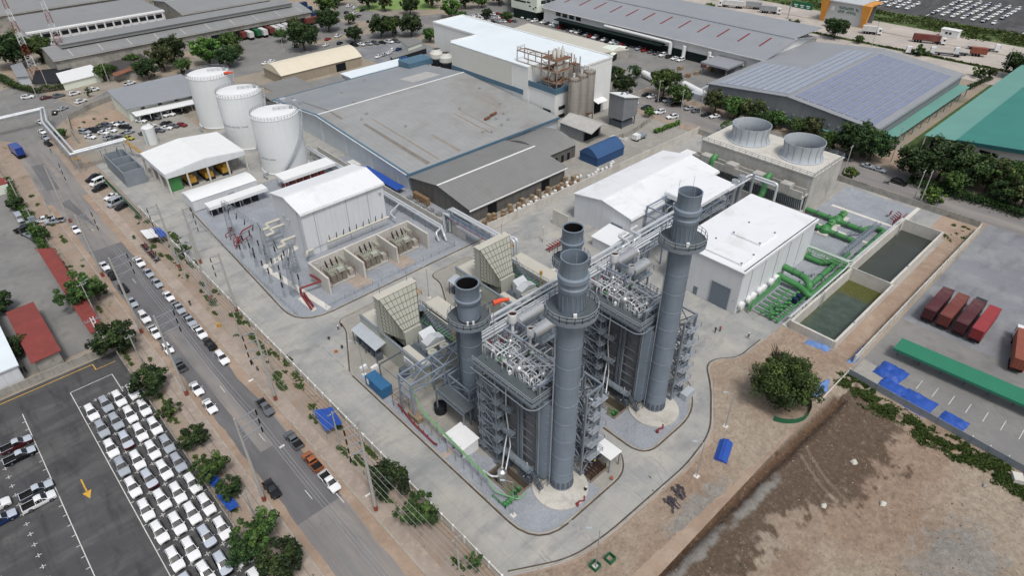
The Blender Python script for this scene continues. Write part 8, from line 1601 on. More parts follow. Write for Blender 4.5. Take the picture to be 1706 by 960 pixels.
def hedge(label,pts,w,h,m='leaf_mid',seed=1,dens=70):
 r_=random.Random(seed);v=[];f=[];tone=[]
 P_=[V((p.x,p.y,0))if hasattr(p,'x')else V((*p,0))for p in pts];L=[(b_-a).length for a,b_ in zip(P_,P_[1:])]
 for a,b_,l in zip(P_,P_[1:],L):
  d=(b_-a).normalized();s_=V((-d.y,d.x,0))
  for k in range(int(l*dens*h)):
   u,q,z=r_.random(),r_.gauss(0,.4),r_.random()**.6;hh=h*(.75+.45*mnoise.noise(V((u*l*.35,seed,0))));p=a+d*u*l+s_*q*w*(1-.4*z)+V((0,0,.05+z*hh))
   nrm=V((r_.gauss(0,.6),r_.gauss(0,.6),.6+r_.gauss(0,.4))).normalized();e=nrm.orthogonal().normalized();g_=nrm.cross(e);sz_=r_.uniform(.14,.34)
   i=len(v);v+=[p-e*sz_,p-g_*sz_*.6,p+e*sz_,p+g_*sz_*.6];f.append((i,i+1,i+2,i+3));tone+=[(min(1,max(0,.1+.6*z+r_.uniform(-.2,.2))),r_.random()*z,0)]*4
 me=bpy.data.meshes.new('hedge');me.from_pydata([tuple(p)for p in v],[],f);at=me.attributes.new('tone','FLOAT_VECTOR','POINT');at.data.foreach_set('vector',[q for t in tone for q in t]);me.materials.append(MATS[m]);o=bpy.data.objects.new('hedge',me);COL.objects.link(o);return tag(o,label,'hedge')
hedge('overgrown hedge along the workshop yard fence',px((14,305),(28,338),(50,368),(62,392),(76,420)),1.8,2.6,'leaf_mid',1)
hedge('shaggy hedge under the dark sheds by the cross street',px((22,146),(60,156),(110,148),(165,132),(182,128)),2.2,3.4,'leaf_mid',2,40)
hedge('dark hedge at the left edge by the radio mast',px((-10,130),(14,140),(24,146)),3,4,'leaf_dark',3,40)
hedge('low hedge round the rubble plot by the service road',px((1090,222),(1112,214),(1132,206)),1.6,1.8,'leaf_bright',4)
hedge('thick undergrowth joining the trees under the white hall wall',px((1515,302),(1560,318),(1610,332),(1660,344),(1710,362)),5,2.6,'leaf_dark',6,120)
hedge('dark low hedge along the green canopy of the solar warehouse',px((1610,150),(1630,140),(1650,132)),2,2,'leaf_dark',7,40)
def weeds(label,patches,m='grass_blade',seed=1,hmax=.5,sz=.16):
 r_=random.Random(seed);v=[];f=[];tone=[]
 for cx,cy,rx,ry,n,ang in patches:
  for k in range(n):
   a,q=r_.uniform(0,2*PI),r_.random()**.6;ux,uy=rx*q*cos(a),ry*q*sin(a);x,y=cx+ux*cos(ang)-uy*sin(ang),cy+ux*sin(ang)+uy*cos(ang)
   if mnoise.noise(V((x*.5,y*.5,seed)))+.35*mnoise.noise(V((x*2,y*2,seed)))<-.12:continue
   h=hmax*r_.uniform(.3,1)*(1-.5*q);b0=r_.uniform(0,PI);w=V((cos(b0),sin(b0),0))*sz*r_.uniform(.5,1.4);p=V((x,y,.04));t_=V((r_.gauss(0,.15),r_.gauss(0,.15),h))
   i=len(v);v+=[p-w,p+w,p+w*.5+t_,p-w*.5+t_];f.append((i,i+1,i+2,i+3));tn=r_.random();tone+=[(tn*.6,r_.random()*.5,0)]*2+[(tn,r_.random(),0)]*2
 me=bpy.data.meshes.new('grass');me.from_pydata([tuple(p)for p in v],[],f);at=me.attributes.new('tone','FLOAT_VECTOR','POINT');at.data.foreach_set('vector',[q for t in tone for q in t]);me.materials.append(MATS[m]);o=bpy.data.objects.new('grass',me);COL.objects.link(o);return tag(o,label,'grass',kind='stuff')
pt=[]
for k in range(46):u=k/45;y=25-52*u;x=121-.066*(24-y)-2.4;pt.append((x+rnd.uniform(-2.2,1.2)-2.0*u,y+rnd.uniform(-1,1),1.6+1.2*rnd.random(),1.8+1.6*rnd.random(),1300,rnd.uniform(0,3)))
weeds('green grass bank along the dark fence of the container yard',pt,'grass_blade',3,.75,.2)
pt=[(rnd.uniform(46,102),rnd.uniform(-26,20),rnd.uniform(.3,1.3),rnd.uniform(.25,.7),rnd.randint(20,120),rnd.uniform(0,3))for k in range(85)]
pt=[q for q in pt if math.hypot((q[0]-84)/24,(q[1]-12.5)/8)>1 and q[1]<22-(q[0]-50)*.05]
weeds('scattered weed tufts over the dirt field',pt,'grass_blade',4,.4,.15)
pt=[]
for k in range(70):y=rnd.uniform(40,205);pt.append((rnd.choice((34.6,35.6,33.2,32.0)),y,rnd.uniform(.3,.9),rnd.uniform(.8,2.6),260,0))
for k in range(50):y=rnd.uniform(60,240);pt.append((rnd.choice((11.2,12.2,14.8)),y,rnd.uniform(.3,.8),rnd.uniform(.6,2.0),160,0))
for q in((310,410),(300,425),(322,440),(295,400),(286,392)):g=G(*q);pt.append((g.x,g.y,1.2,2.6,700,0))
for q in((462,625),(470,645),(500,640),(522,680),(480,600)):g=G(*q);pt.append((g.x,g.y,.8,1.6,420,0))
weeds('weeds along the dusty street verges',pt,'grass_blade',5,.4,.15)
pt=[(432+rnd.uniform(-12,12),rnd.uniform(20,300),6,9,260,0)for k in range(90)]+[(370,rnd.uniform(40,300),1.4,8,120,0)for k in range(40)]
weeds('rough grass of the motorway verge',pt,'grass_blade',6,1.0,.5)
pt=[(200+rnd.uniform(-6,6),28+rnd.uniform(-1,5),.8,.6,60,0)for k in range(14)]+[(210.5,rnd.uniform(30,120),.6,3,120,0)for k in range(16)]+[(44+rnd.uniform(-2,10),277+rnd.uniform(-2,22),.6,1.4,60,0)for k in range(14)]
weeds('sparse grass by the boundary walls and bare yard',pt,'grass_blade',7,.4,.18)
mat('pole_concrete','#b4b2ac',.85,var=.08,streak=.25);mat('pole_band','#a8583f',.8);mat('cable','#3a3b3d',.6);mat('cable_light','#b4b6b8',.5,.3)
def big_pole(p,top,label,arms,group,lean=0.0,armlen=3.4):
 g=G(*p);h=Hh(p[0],p[1],*top)if isinstance(top,tuple)else top
 t=thing('transmission_pole',label,'utility pole',g.x,g.y,0,group);b=MB();b.tube([(g.x,g.y,0),(g.x,g.y,h)],[.34,.17],12);b.build('pole','pole_concrete',t,smooth=.6)
 b=MB();b.tube([(g.x,g.y,.3),(g.x,g.y,1.6)],[.36,.352],12);b.build('warning_band','pole_band',t)
 A_=[]
 for k in range(arms):
  z=h-.6-2.0*k;s_=1
  for w in((1,)if armlen>0 else(-1,)):
   L=armlen;c=MB();c.beam((g.x,g.y,z),(g.x+L,g.y,z+.25),.11,.14);c.beam((g.x,g.y,z-.9),(g.x+L*.7,g.y,z+.12),.07);c.build('cross_arm','steel_galv',t)
   c=MB();c.tube([(g.x+L,g.y,z+.2),(g.x+L,g.y,z-1.1)],.08,8);[c.tube([(g.x+L,g.y,z-.1-.2*q),(g.x+L,g.y,z-.16-.2*q)],.13,8)for q in range(5)];c.build('insulator','insulator',t);A_.append(V((g.x+L,g.y,z-1.1)))
 return A_
LP=[big_pole((441,836),(394,698),'tall pole nearest the camera on the car lot side of the street',3,'tall transmission poles on the car lot side'),big_pole((312,660),(259,527),'tall pole beside the grey pickup with roof rack',3,'tall transmission poles on the car lot side'),big_pole((237,556),(186,430),'tall pole by the white double cab pickup',3,'tall transmission poles on the car lot side'),big_pole((172,462),18.5,'tall pole farther up beyond the dark hatchbacks',3,'tall transmission poles on the car lot side'),big_pole((118,372),18.5,'tall pole by the lone white verge sedan',3,'tall transmission poles on the car lot side')]
RP=[big_pole((627,852),(599,700),'tall pole rising over the dense dark tree by the wall',4,'tall transmission poles on the plant side',armlen=-2.4),big_pole((460,668),(428,548),'tall pole behind the grey pickup with open door',4,'tall transmission poles on the plant side',armlen=-2.4),big_pole((352,500),19.5,'tall pole by the wall below the line gantry',4,'tall transmission poles on the plant side',armlen=-2.4),big_pole((300,448),19.5,'tall pole among the many wires by the substation corner',4,'tall transmission poles on the plant side',armlen=-2.4),big_pole((335,440),17,'tall pole inside the wall beside the switchyard',4,'tall transmission poles on the plant side',armlen=2.0),big_pole((395,520),17,'tall pole inside the wall with hanging insulators',3,'tall transmission poles on the plant side',armlen=-2.0)]
def wire(label,pts,sag=.9,r=.022,m='cable',group=None):
 cu=[];P_=[V(p)for p in pts]
 for a,b_ in zip(P_,P_[1:]):
  for k in range(10):t=k/10;cu.append(a.lerp(b_,t)-V((0,0,sag*4*t*(1-t))))
 cu.append(P_[-1]);return tag(MB().tube(cu,r,5).build('power_cable',m),label,'cable',group)
for k in range(3):a=[p[k]for p in LP];wire('overhead conductor on the %s arms of the car lot side poles'%('upper','middle','lower')[k],[a[0]+V((0,-60,1))]+a+[a[-1]+V((1,90,0))],1.4,.03,'cable_light','overhead conductors along the street')
for k in range(4):a=[p[k]for p in RP[:4]];wire('overhead conductor on the %s arms of the plant side poles'%('top','second','third','lowest')[k],[a[0]+V((1,-50,1))]+a+[a[-1]+V((2,60,-1))],1.4,.03,'cable_light','overhead conductors along the street')
def util_pole(p,h,label,group='small concrete utility poles',arm=True,xf=False,lamp=False):
 g=G(*p);t=thing('utility_pole',label,'utility pole',g.x,g.y,0,group);b=MB().tube([(g.x,g.y,0),(g.x,g.y,h)],[.17,.11],8);b.build('pole','pole_concrete',t,smooth=.6)
 if arm:
  b=MB();b.box(g.x-1.0,g.x+1.0,g.y-.06,g.y+.06,h-.6,h-.48);[b.tube([(g.x+q,g.y,h-.48),(g.x+q,g.y,h-.2)],.07,6)for q in(-.9,-.3,.3,.9)];b.build('cross_arm','pole_concrete',t)
 if xf:b=MB();b.box(g.x-.8,g.x+.8,g.y-.5,g.y+.5,h*.55,h*.55+1.1);b.box(g.x-1.6,g.x+1.6,g.y-.6,g.y+.6,h*.55-.15,h*.55);b.build('transformer','fan_rib',t)
 if lamp:b=MB();b.beam((g.x,g.y,h),(g.x+1.4,g.y,h+.3),.08);b.cbox((g.x+1.4,g.y,h+.25),.7,.25,.12);b.build('lamp','steel_galv',t)
 return V((g.x,g.y,h-.2))
U1=[util_pole((765,950),9,'slim pole at the bottom edge by the boundary wall'),util_pole((566,741),9,'slim pole beside the blue tent'),util_pole((455,622),9,'slim pole behind the tall pole near the two walkers'),util_pole((403,566),9,'slim pole by the yellow bin on the verge'),util_pole((312,470),9,'slim pole near the small verge tree')]
for o_ in(-.9,-.3,.3,.9):wire('low cable on the plant side slim poles, offset %s'%{-.9:'nearest the street',-.3:'second from the street',.3:'third from the street',.9:'nearest the wall'}[o_],[U1[0]+V((o_,-40,0))]+[p+V((o_,0,0))for p in U1]+[U1[-1]+V((o_,50,0))],.7,.025,'cable','low cables along the street')
U2=[util_pole((236,605),8,'slim pole against the dark tree at the lot wall corner',xf=False),util_pole((160,525),9.5,'slim pole beside the long red roof strip',lamp=True),util_pole((66,392),9,'slim pole with transformer platform over the verge pickups',xf=True),util_pole((36,342),9,'slim pole at the head of the workshop hedge'),util_pole((425,865),7.5,'slim pole between street trees near the bottom edge'),util_pole((84,355),8.5,'slim leaning pole on the sandy left verge')]
for o_ in(-.6,.6):wire('low cable on the workshop side slim poles, %s'%('fence side' if o_<0 else 'street side'),[U2[4]+V((o_,-40,0)),U2[4]+V((o_,0,0)),U2[0]+V((o_,0,0)),U2[1]+V((o_,0,0)),U2[2]+V((o_,0,0)),U2[3]+V((o_,0,0)),U2[3]+V((o_,90,0))],.8,.025,'cable','low cables along the street')
for p,h,lab in(((182,138),10,'lamp pole before the dark house on the cross street'),((62,162),9,'lamp pole at the hedge corner of the cross street'),((172,160),9,'pole by the yard wall corner'),((82,150),12,'thin pole beside the second radio mast'),((110,205),9,'pole with cross arms at the bare yard'),((604,58),10,'tall pole by the visitor yard gate'),((474,92),9,'pole left of the cream tunnel shed'),((540,82),9,'pole right of the wide dark tree'),((1095,178),11,'pole on the near kerb of the service road by the white sedan'),((1132,215),11,'pole at the hedge end by the service road'),((1133,195),11,'second pole near the hedge end'),((1050,160),9,'pole by the small palm at the service road'),((1166,190),10,'pole before the tree line of the solar warehouse'),((1520,338),11,'pole on the wall side past the black car'),((1530,345),12,'taller pole beside the lone bare-trunk tree'),((1484,270),13,'leaning pole between dark trees and canopy lane'),((1402,300),12,'thin pole at the cooling tower corner'),((1452,78),12,'lamp pole on the frontage road'),((1668,128),13,'tall pole on the frontage road at the right')):
 util_pole(p,h,lab,'poles of the outer roads',arm=p[1]not in(162,82),lamp=p[1]in(138,162,78))
for p,h,lab in(((855,860),9,'thin lamp post on the gravel near the blowdown pit'),((992,946),10,'lamp post in the green box at the bottom edge'),((1160,795),9,'lamp post on the soil beside the road near the blue bundle'),((1208,712),9,'lamp post in the soil inside the road bend'),((607,625),9,'thin lamp post beside the blue container'),((715,497),9,'thin lamp post between the two filter houses'),((922,450),9,'thin lamp post by the far gravel corner'),((548,486),8,'thin lamp post at the switchyard corner')):
 g=G(*p);t=thing('lamp_post',lab,'lamp post',g.x,g.y,0,'thin lamp posts in the plant');b=MB().tube([(g.x,g.y,0),(g.x,g.y,h),(g.x-.9,g.y+.9,h+.5)],[.1,.06,.05],7);b.build('post','steel_galv',t);b=MB().cbox((g.x-1.2,g.y+1.2,h+.45),.8,.3,.12,0,2.3);b.build('lamp_head','fan_grey',t);b=MB().cbox((g.x,g.y,.03),.9,.9,.25);b.build('footing','concrete_white',t)
for k,p in enumerate(((991,946),(1016,934))):
 g=G(*p);t=thing('green_planter',('green open box round the lamp post foot','green open box beside the lamp post box')[k],'box',g.x,g.y,0,'green open boxes');b=MB();[b.cbox((g.x+dx,g.y+dy,.03),sx,sy,.9)for dx,dy,sx,sy in((-.65,0,.1,1.4),(.65,0,.1,1.4),(0,.65,1.2,.1),(0,-.65,1.2,.1))];b.build('side','net_green',t)
t=thing('transformer_frame','steel two-leg pole frame with white ladder brace by the lot wall corner','frame',11,142,0);g=G(181,586);b=MB();[b.tube([(g.x+dx,g.y,0),(g.x+dx,g.y+1.5,9)],.1,8)for dx in(-.3,.3)];[b.beam((g.x-.3,g.y+.17*k,1.0*k+.5),(g.x+.3,g.y+.17*k,1.0*k+.5),.1)for k in range(9)];b.build('lattice','white_paint',t);b=MB();b.beam((g.x-1.6,g.y+1.4,8.2),(g.x+1.6,g.y+1.4,8.2),.14);[b.tube([(g.x+q,g.y+1.4,8.2),(g.x+q,g.y+1.4,8.7)],.1,6)for q in(-1.5,-.9,.9,1.5)];b.build('cross_arm','steel_galv',t)
t=thing('green_pipe_trestle','thin green pipe run on slim posts along the near gravel bed','pipework',46.5,67,0);b=MB();b.tube([(48.2,81,7),(48.0,79.2,3.4),(47.6,76.5,3.0),(46.4,56.6,3.0),(46.2,54.4,1.2),(48.2,50.6,.9),(50.2,50.9,.9)],.13,8,elbow=.6);b.tube([(47.3,76.5,3.2),(46.1,56.6,3.2)],.1,6);b.build('pipe','green_light',t,smooth=.8);b=MB()
for k in range(8):y=57.4+2.6*k;x=46.35+.06*(y-56.6);b.beam((x-.8,y,.1),(x-.8,y,3.0),.09);b.beam((x+.5,y,.1),(x+.5,y,3.0),.09);b.beam((x-.8,y,2.9),(x+.5,y,2.9),.1);b.cbox((x-.8,y,.08),.4,.4,.12);b.cbox((x+.5,y,.08),.4,.4,.12)
b.build('post','steel_galv',t)
t=thing('pit_skid','green and grey pump skid at the corner of the blowdown pit','pump skid',46.5,51.5,0);b=MB();b.rail([(45.6,51.2,.1),(45.6,54.5,.1)],1.0,.05);b.rail([(45.6,51.2,.1),(48.5,51.2,.1)],1.0,.05);[b.lathe((46.0+.7*k,51.8,.1),[(.25,0),(.25,.6),(.4,.65),(.1,.9)],10)for k in range(4)];b.build('pump','green_pipe',t)
t=thing('red_fire_skid','red fire pipe run and scaffold beside the truss end','fire pipe',45.6,78,0);b=MB();b.tube([(46.4,84,.5),(45.6,78,.5),(45.4,71,.5),(45.4,70,1.0)],.2,8,elbow=.5);[b.tube([(45.9-.06*k,82-1.5*k,.1),(45.9-.06*k,82-1.5*k,1.1)],.1,6)for k in range(7)];b.build('pipe','red_pipe',t);b=MB();[b.beam((x,y,.1),(x,y,4.2),.07)for x in(45.6,47.4)for y in(81.5,84.5)];[b.beam((45.6,y,z),(47.4,y,z),.06)for y in(81.5,84.5)for z in(1.5,3,4.2)];[b.beam((x,81.5,z),(x,84.5,z),.06)for x in(45.6,47.4)for z in(1.5,3,4.2)];b.build('scaffold','rust_floor',t);b=MB();b.box(46.2,47.6,77,80.4,.1,1.3);b.build('crate','wood_crate',t)
t=thing('oil_drum_bin','dark round bin with yellow-black contents under the truss','bin',52,77.4,0);b=MB().lathe((51.6,76.8,.1),[(1.2,0),(1.3,2.0),(1.2,2.05),(1.15,1.6),(.01,1.6)],18);b.build('bin','dark_cloth',t,smooth=.5)
for lab,p in(('red hose and valve on the far gravel corner',(1100,717)),('red hydrant lying on the near plinth edge',(968,838))):g=G(*p);t=thing('fire_hose',lab,'hose',g.x,g.y,0);b=MB();b.tube([(g.x-1.0,g.y,.3),(g.x-.4,g.y+.2,.5),(g.x+.5,g.y-.2,.3),(g.x+1.2,g.y+.3,.4)],.16,8);b.lathe((g.x-1,g.y,.1),[(.3,0),(.3,.6),(.15,.8)],10);b.build('hose','red_pipe',t)
g=G(1133,672);tag(MB().box(89.2,92.2,44.6,46.2,.1,1.7).build('grey_cabinet','fan_grey'),'plain grey box cabinet beside the far stack plinth','cabinet')
t=thing('rusty_pump_skid','rusty open pump frame beside the canopy in the near train','pump skid',63,46,0);b=MB();[b.beam((x,y,-.5),(x,y,1.4),.12)for x in(60.8,62.8,64.8)for y in(45.1,47.2)];[b.beam((60.8,y,z),(64.8,y,z),.12)for y in(45.1,47.2)for z in(.6,1.4)];[b.tube([(61.2+.7*k,45.2,.9),(61.2+.7*k,47.1,.9)],.16,6)for k in range(5)];b.build('frame','rust_dark',t)
mat('scrap_steel','#57525a',.8,var=.2)
for k,(p,n,lab)in enumerate((((1132,822),10,'heap of dark steel offcuts with a maroon sheet on the soil'),((1118,842),9,'second heap of dark steel offcuts nearer the road'))):
 g=G(*p);b=MB()
 for q in range(n*2):a=1.2+rnd.gauss(0,.25);x,y=g.x+rnd.uniform(-1.1,1.1),g.y+rnd.uniform(-1.2,1.2);b.cbox((x,y,.06+.03*q),rnd.uniform(.5,1.2),rnd.uniform(.15,.45),.06,0,a)
 tag(b.build('scrap_pile','scrap_steel'),lab,'scrap','scrap heaps on the soil')
for k,(p,s_,lab)in enumerate((((1422,772),1.0,'pale boulder at the edge of the brown churned soil'),((1372,845),.8,'tan boulder low on the churned soil'),((1640,811),.7,'dark stone near the right end of the field'),((1470,842),.9,'flat pale rock below the weed clumps'))):
 g=G(*p);b=MB();n=9;b.rings([[(g.x+r*s_*cos(2*PI*k_/n)*(1+.25*sin(3*k_+k)),g.y+r*s_*.8*sin(2*PI*k_/n)*(1+.2*cos(2*k_+k)),z*s_+.1)for k_ in range(n)]for r,z in((.6,0),(.75,.25),(.5,.55),(.1,.65))]);tag(b.build('boulder','wall_weathered' if k==2 else 'concrete_pale'),lab,'rock','boulders in the field')
g=G(1692,802);tag(MB().cbox((g.x,g.y,.1),2.0,1.6,1.2,0,.5).build('concrete_block','concrete_pale'),'pale concrete block on the grass bank','block')
def goods(name,label,cat,pts,fn,group):
 for k,(x,y,z,a)in enumerate(pts):b=MB();fn(b,x,y,z,a,k);tag(b.build(name,GM[name],smooth=.6 if name=='bulk_bag' else None),label%ORD[k],cat,group)
GM={'pallet_crate':'wood_crate','carton_stack':'carton','bulk_bag':'sack_white','steel_stillage':'silver'}
def cr(b,x,y,z,a,k):b.cbox((x,y,.05),1.2,1.2,z,0,a);b.cbox((x,y,.02),1.3,1.3,.12,0,a)
def bag(b,x,y,z,a,k):b.lathe((x,y,.05),[(.4,0),(.62,.15),(.66,.6),(.55,.95),(.2,1.1),(.1,1.25)],12)
goods('pallet_crate','%s wooden crate from the camera end of the goods row along the boundary wall','crate',[(108.5+3.1*k+rnd.uniform(-.6,.6),127.2+rnd.uniform(-.8,1.0),rnd.choice((1.1,1.6,2.2)),rnd.uniform(0,.4))for k in range(14)],cr,'wooden crates along the boundary wall')
goods('carton_stack','%s brown carton stack along the boundary wall, counted from the camera','cartons',[(107+3.3*k+rnd.uniform(-.5,.5),125.8+rnd.uniform(-.3,.5),rnd.choice((.9,1.3,2.0)),rnd.uniform(0,.6))for k in range(13)],cr,'carton stacks along the boundary wall')
goods('bulk_bag','%s white bulk bag along the boundary wall, counted from the camera','sack',[(118+1.75*k+rnd.uniform(-.4,.4),125.0+rnd.uniform(-.2,2.4),0,0)for k in range(28)],bag,'white bulk bags along the boundary wall')
for k in range(9):b=MB();[b.cbox((181.5+.7*(k%4)+.9*(k//4),141.5-2.2*(k//3)-.8*q,.02),.9,.7,.5+.2*q,0,.4*k)for q in range(2)];tag(b.build('rubble_bag','sack_white'),'%s white rubble sack spilled near the rubble plot'%ORD[k],'sack','white sacks by the rubble plot')
goods('steel_stillage','%s grey wire stillage along the factory side wall, counted from the camera','stillage',[(99.8+rnd.uniform(-.4,.6),132+3.6*k,1.3,rnd.uniform(0,.2))for k in range(7)],lambda b,x,y,z,a,k:(b.rail([(x-.7,y-.6,.1),(x+.7,y-.6,.1),(x+.7,y+.6,.1),(x-.7,y+.6,.1)],1.2,.05,closed=True,step=.5),b.cbox((x,y,.1),1.4,1.2,.15)),'wire stillages along the factory side wall')
goods('carton_stack','%s tall carton stack at the store shed corner','cartons',[(101.6,147+1.5*k,2.4,0)for k in range(5)],cr,'tall carton stacks at the store shed corner')
tarp('blue_cover','long blue tarpaulin roof along the factory side by the switchgear hall',[(98.4,158.5),(101.8,158.5),(101.8,180),(98.8,180)],2.0,'blue_tarp',50,cat='tarpaulin')
b=MB();[b.cbox((99.4+1.3*(k%2),184+1.3*(k//2),.05),1.2,1.2,1.5)for k in range(8)];tag(b.build('wrapped_pallets','sack_white'),'block of white wrapped pallets beside the factory wall','pallets')
for k in range(5):x=143+2.2*k;b=MB().lathe((x,160.8-(k%2)*1.6,.05),[(1.0,0),(1.0,3.2),(.5,3.8),(.2,4)],16);tag(b.build('white_silo_tank','silo_panel',smooth=.6),'%s small white tank in the row between factory and barrel-roofed shed'%ORD[k],'tank','small white tanks by the barrel-roofed shed')
t=thing('guard_booth','small grey guard booth beside the tall warehouse corner','booth',213,168,0);b=MB();b.box(211,215.5,160.5,164,.02,2.8);b.build('wall','white_wall',t);b=MB();b.box(210,216.4,160,164.6,2.8,3.1);b.build('roof','roof_grey',t)
for k,(a,c)in enumerate((((1090,131),(1072,122)),((1178,160),(1140,140)))):p0,p1=G(*a,1.6),G(*c,1.6);tag(MB().tube([p0,p1],1.5,16).build('storage_bullet','white_paint',smooth=.5),('short white horizontal tank in the loading yard','long white horizontal tank by the roadside trees')[k],'tank','white horizontal tanks')
t=thing('conveyor_frame','white pipe and conveyor frame beside the solar warehouse corner','frame',246,142,0);b=MB();b.tube([(240,140,2.6),(262,140.5,3.2)],.5,8);b.tube([(243,144,2.6),(262,144,3.2)],.5,8);[b.beam((x,140+(x%2)*3,0),(x,140+(x%2)*3,2.6),.2)for x in range(240,262,3)];b.box(238,242,138,146,.02,2.2);[b.lathe((258+2.5*k,142,.05),[(.8,0),(.8,3.6),(.4,4.4)],12)for k in range(2)];b.build('frame','fan_grey',t)
for k,p in enumerate(((1133,116),(1146,128),(1160,124),(1172,112),(1184,118))):g=G(*p);tag(MB().cbox((g.x,g.y,.02),2.2,2,1.6,0,.3*k).build('goods_crate',('wood_crate','carton','wood_crate','red_roof','carton')[k]),'%s crate from the left among goods stacked by the entrance canopy'%ORD[k],'crate','goods stacked by the entrance canopy')
t=thing('rubble_truck','small white truck parked at the rubble plot wall','truck',187,134,0);b=MB();b.box(185.2,187.6,132.4,134.6,.7,2.4);b.build('cab','car_white',t);b=MB();b.box(187.7,191,132.2,134.8,.8,1.6);b.build('bed','fan_rib',t);b=MB();[b.tube([(x,132.3,.4),(x,134.7,.4)],.4,10)for x in(186.2,190)];b.build('wheel','tyre',t)
tag(MB().cbox((*G(365,545)[:2],.05),.7,.7,1.0).build('yellow_bin','yellow_paint'),'yellow bin on the verge by the slim pole','bin');tag(MB().lathe((*G(224,398)[:2],.05),[(.35,0),(.4,.9),(.42,1.0),(.1,1.05)],12).build('green_bin','car_green',smooth=.5),'green-blue bin beside the motorcycles','bin')
b=MB();[b.cbox((G(606+6*k,616)[0],G(606+6*k,616)[1],.1),1.6,.7,.9,0,.1)for k in(0,3)];tag(b.build('road_barrier','white_paint'),'white plastic barriers behind the blue site container','barrier')
for k,p in enumerate(((613,826),(418,635),(470,745))):g=G(*p);tag(MB().cbox((g.x,g.y,.05),1.0,.35,.14,0,0).build('kerb_stone','white_paint'),('white slab on the kerb near the lone street stain','white slab on the kerb by the two walkers','white slab on the kerb by the dark pickups')[k],'slab','white slabs on the kerb')
for k,p in enumerate(((352,798),(362,812),(378,838),(388,850))):g=G(*p);tarp('verge_tarp','%s blue sheet under the left verge trees, counted from the far end'%ORD[k],[(g.x-.8,g.y-1.4),(g.x+.9,g.y-1.3),(g.x+.8,g.y+1.4),(g.x-.9,g.y+1.2)],1.7,'blue_tarp',60+k,cat='tarpaulin',group='blue sheets under the verge trees')
mat('skin','#9c6f55',.6);mat('hair','#1c1816',.8);mat('cloth_dark','#2b303a',.9);mat('cloth_grey','#6d7278',.9);mat('cloth_orange','#c9632f',.9);mat('cloth_maroon','#5f2b2e',.9);mat('cloth_white','#c9cac8',.9);mat('helmet_white','#e6e6e4',.4);mat('helmet_yellow','#dcb23c',.4)
def body_mesh(name,pose,shirt,trousers):
 J={'pelvis':(0,0,.93),'chest':(.02,0,1.28),'neck':(.03,0,1.50),'head':(.06,0,1.66),'sl':(.02,.2,1.42),'sr':(.02,-.2,1.42)}
 if pose=='walk':J.update(el=(-.12,.26,1.16),hl=(.04,.27,.95),er=(.1,-.26,1.16),hr=(.28,-.25,1.02),kl=(.22,.1,.52),fl=(.10,.1,.08),tl=(.26,.1,.04),kr=(-.05,-.1,.5),fr=(-.32,-.1,.12),tr=(-.2,-.1,.03))
 elif pose=='crouch':J.update(pelvis=(-.15,0,.42),chest=(.08,0,.72),neck=(.2,0,.9),head=(.28,0,1.03),sl=(.14,.2,.84),sr=(.14,-.2,.84),el=(.3,.26,.62),hl=(.45,.16,.42),er=(.3,-.26,.62),hr=(.45,-.16,.42),kl=(.26,.16,.52),fl=(.06,.15,.08),tl=(.24,.15,.04),kr=(.26,-.16,.52),fr=(.06,-.15,.08),tr=(.24,-.15,.04))
 else:J.update(el=(-.02,.29,1.15),hl=(.08,.28,.9),er=(-.02,-.29,1.15),hr=(.1,-.24,.95),kl=(.02,.11,.5),fl=(0,.12,.08),tl=(.17,.13,.03),kr=(.02,-.11,.5),fr=(0,-.12,.08),tr=(.17,-.13,.03))
 ks=list(J);R_=dict(pelvis=.15,chest=.165,neck=.06,head=.105,sl=.075,sr=.075,el=.05,er=.05,hl=.04,hr=.04,kl=.07,kr=.07,fl=.05,fr=.05,tl=.045,tr=.045)
 E_=[('pelvis','chest'),('chest','neck'),('neck','head'),('chest','sl'),('sl','el'),('el','hl'),('chest','sr'),('sr','er'),('er','hr'),('pelvis','kl'),('kl','fl'),('fl','tl'),('pelvis','kr'),('kr','fr'),('fr','tr')]
 me=bpy.data.meshes.new('tmp');me.from_pydata([J[k]for k in ks],[(ks.index(a),ks.index(c))for a,c in E_],[]);o=bpy.data.objects.new('tmp',me);COL.objects.link(o)
 md=o.modifiers.new('s','SKIN');md2=o.modifiers.new('u','SUBSURF');md2 .levels=md2 .render_levels=2
 for i,k in enumerate(ks):sv=me.skin_vertices[0].data[i];sv.radius=(R_[k],R_[k]*(1.15 if k in('chest','pelvis')else 1));sv.use_root=(k=='pelvis')
 bpy.context.view_layer.update();r=bpy.data.meshes.new_from_object(o.evaluated_get(bpy.context.evaluated_depsgraph_get()));bpy.data.objects.remove(o);r.name=name;r.materials.clear()
 for m_ in(shirt,trousers,'skin','hair'):r.materials.append(MATS[m_])
 zp=J['pelvis'][2];zn=J['neck'][2];H_=[V(J['hl']),V(J['hr'])]
 for p in r.polygons:
  c=p.center;p.material_index=3 if c.z<.06 else 1 if(c.z<zp+.03 and not any((c-h).length<.22 and abs(c.y)>.2 for h in H_))else 2 if(c.z>zn or any((c-h).length<.1 for h in H_))else 0
  if c.z>zn+.12 and c.x<J['head'][0]-.02 or c.z>J['head'][2]+.06:p.material_index=3
  p.use_smooth=True
 return r
PM={}
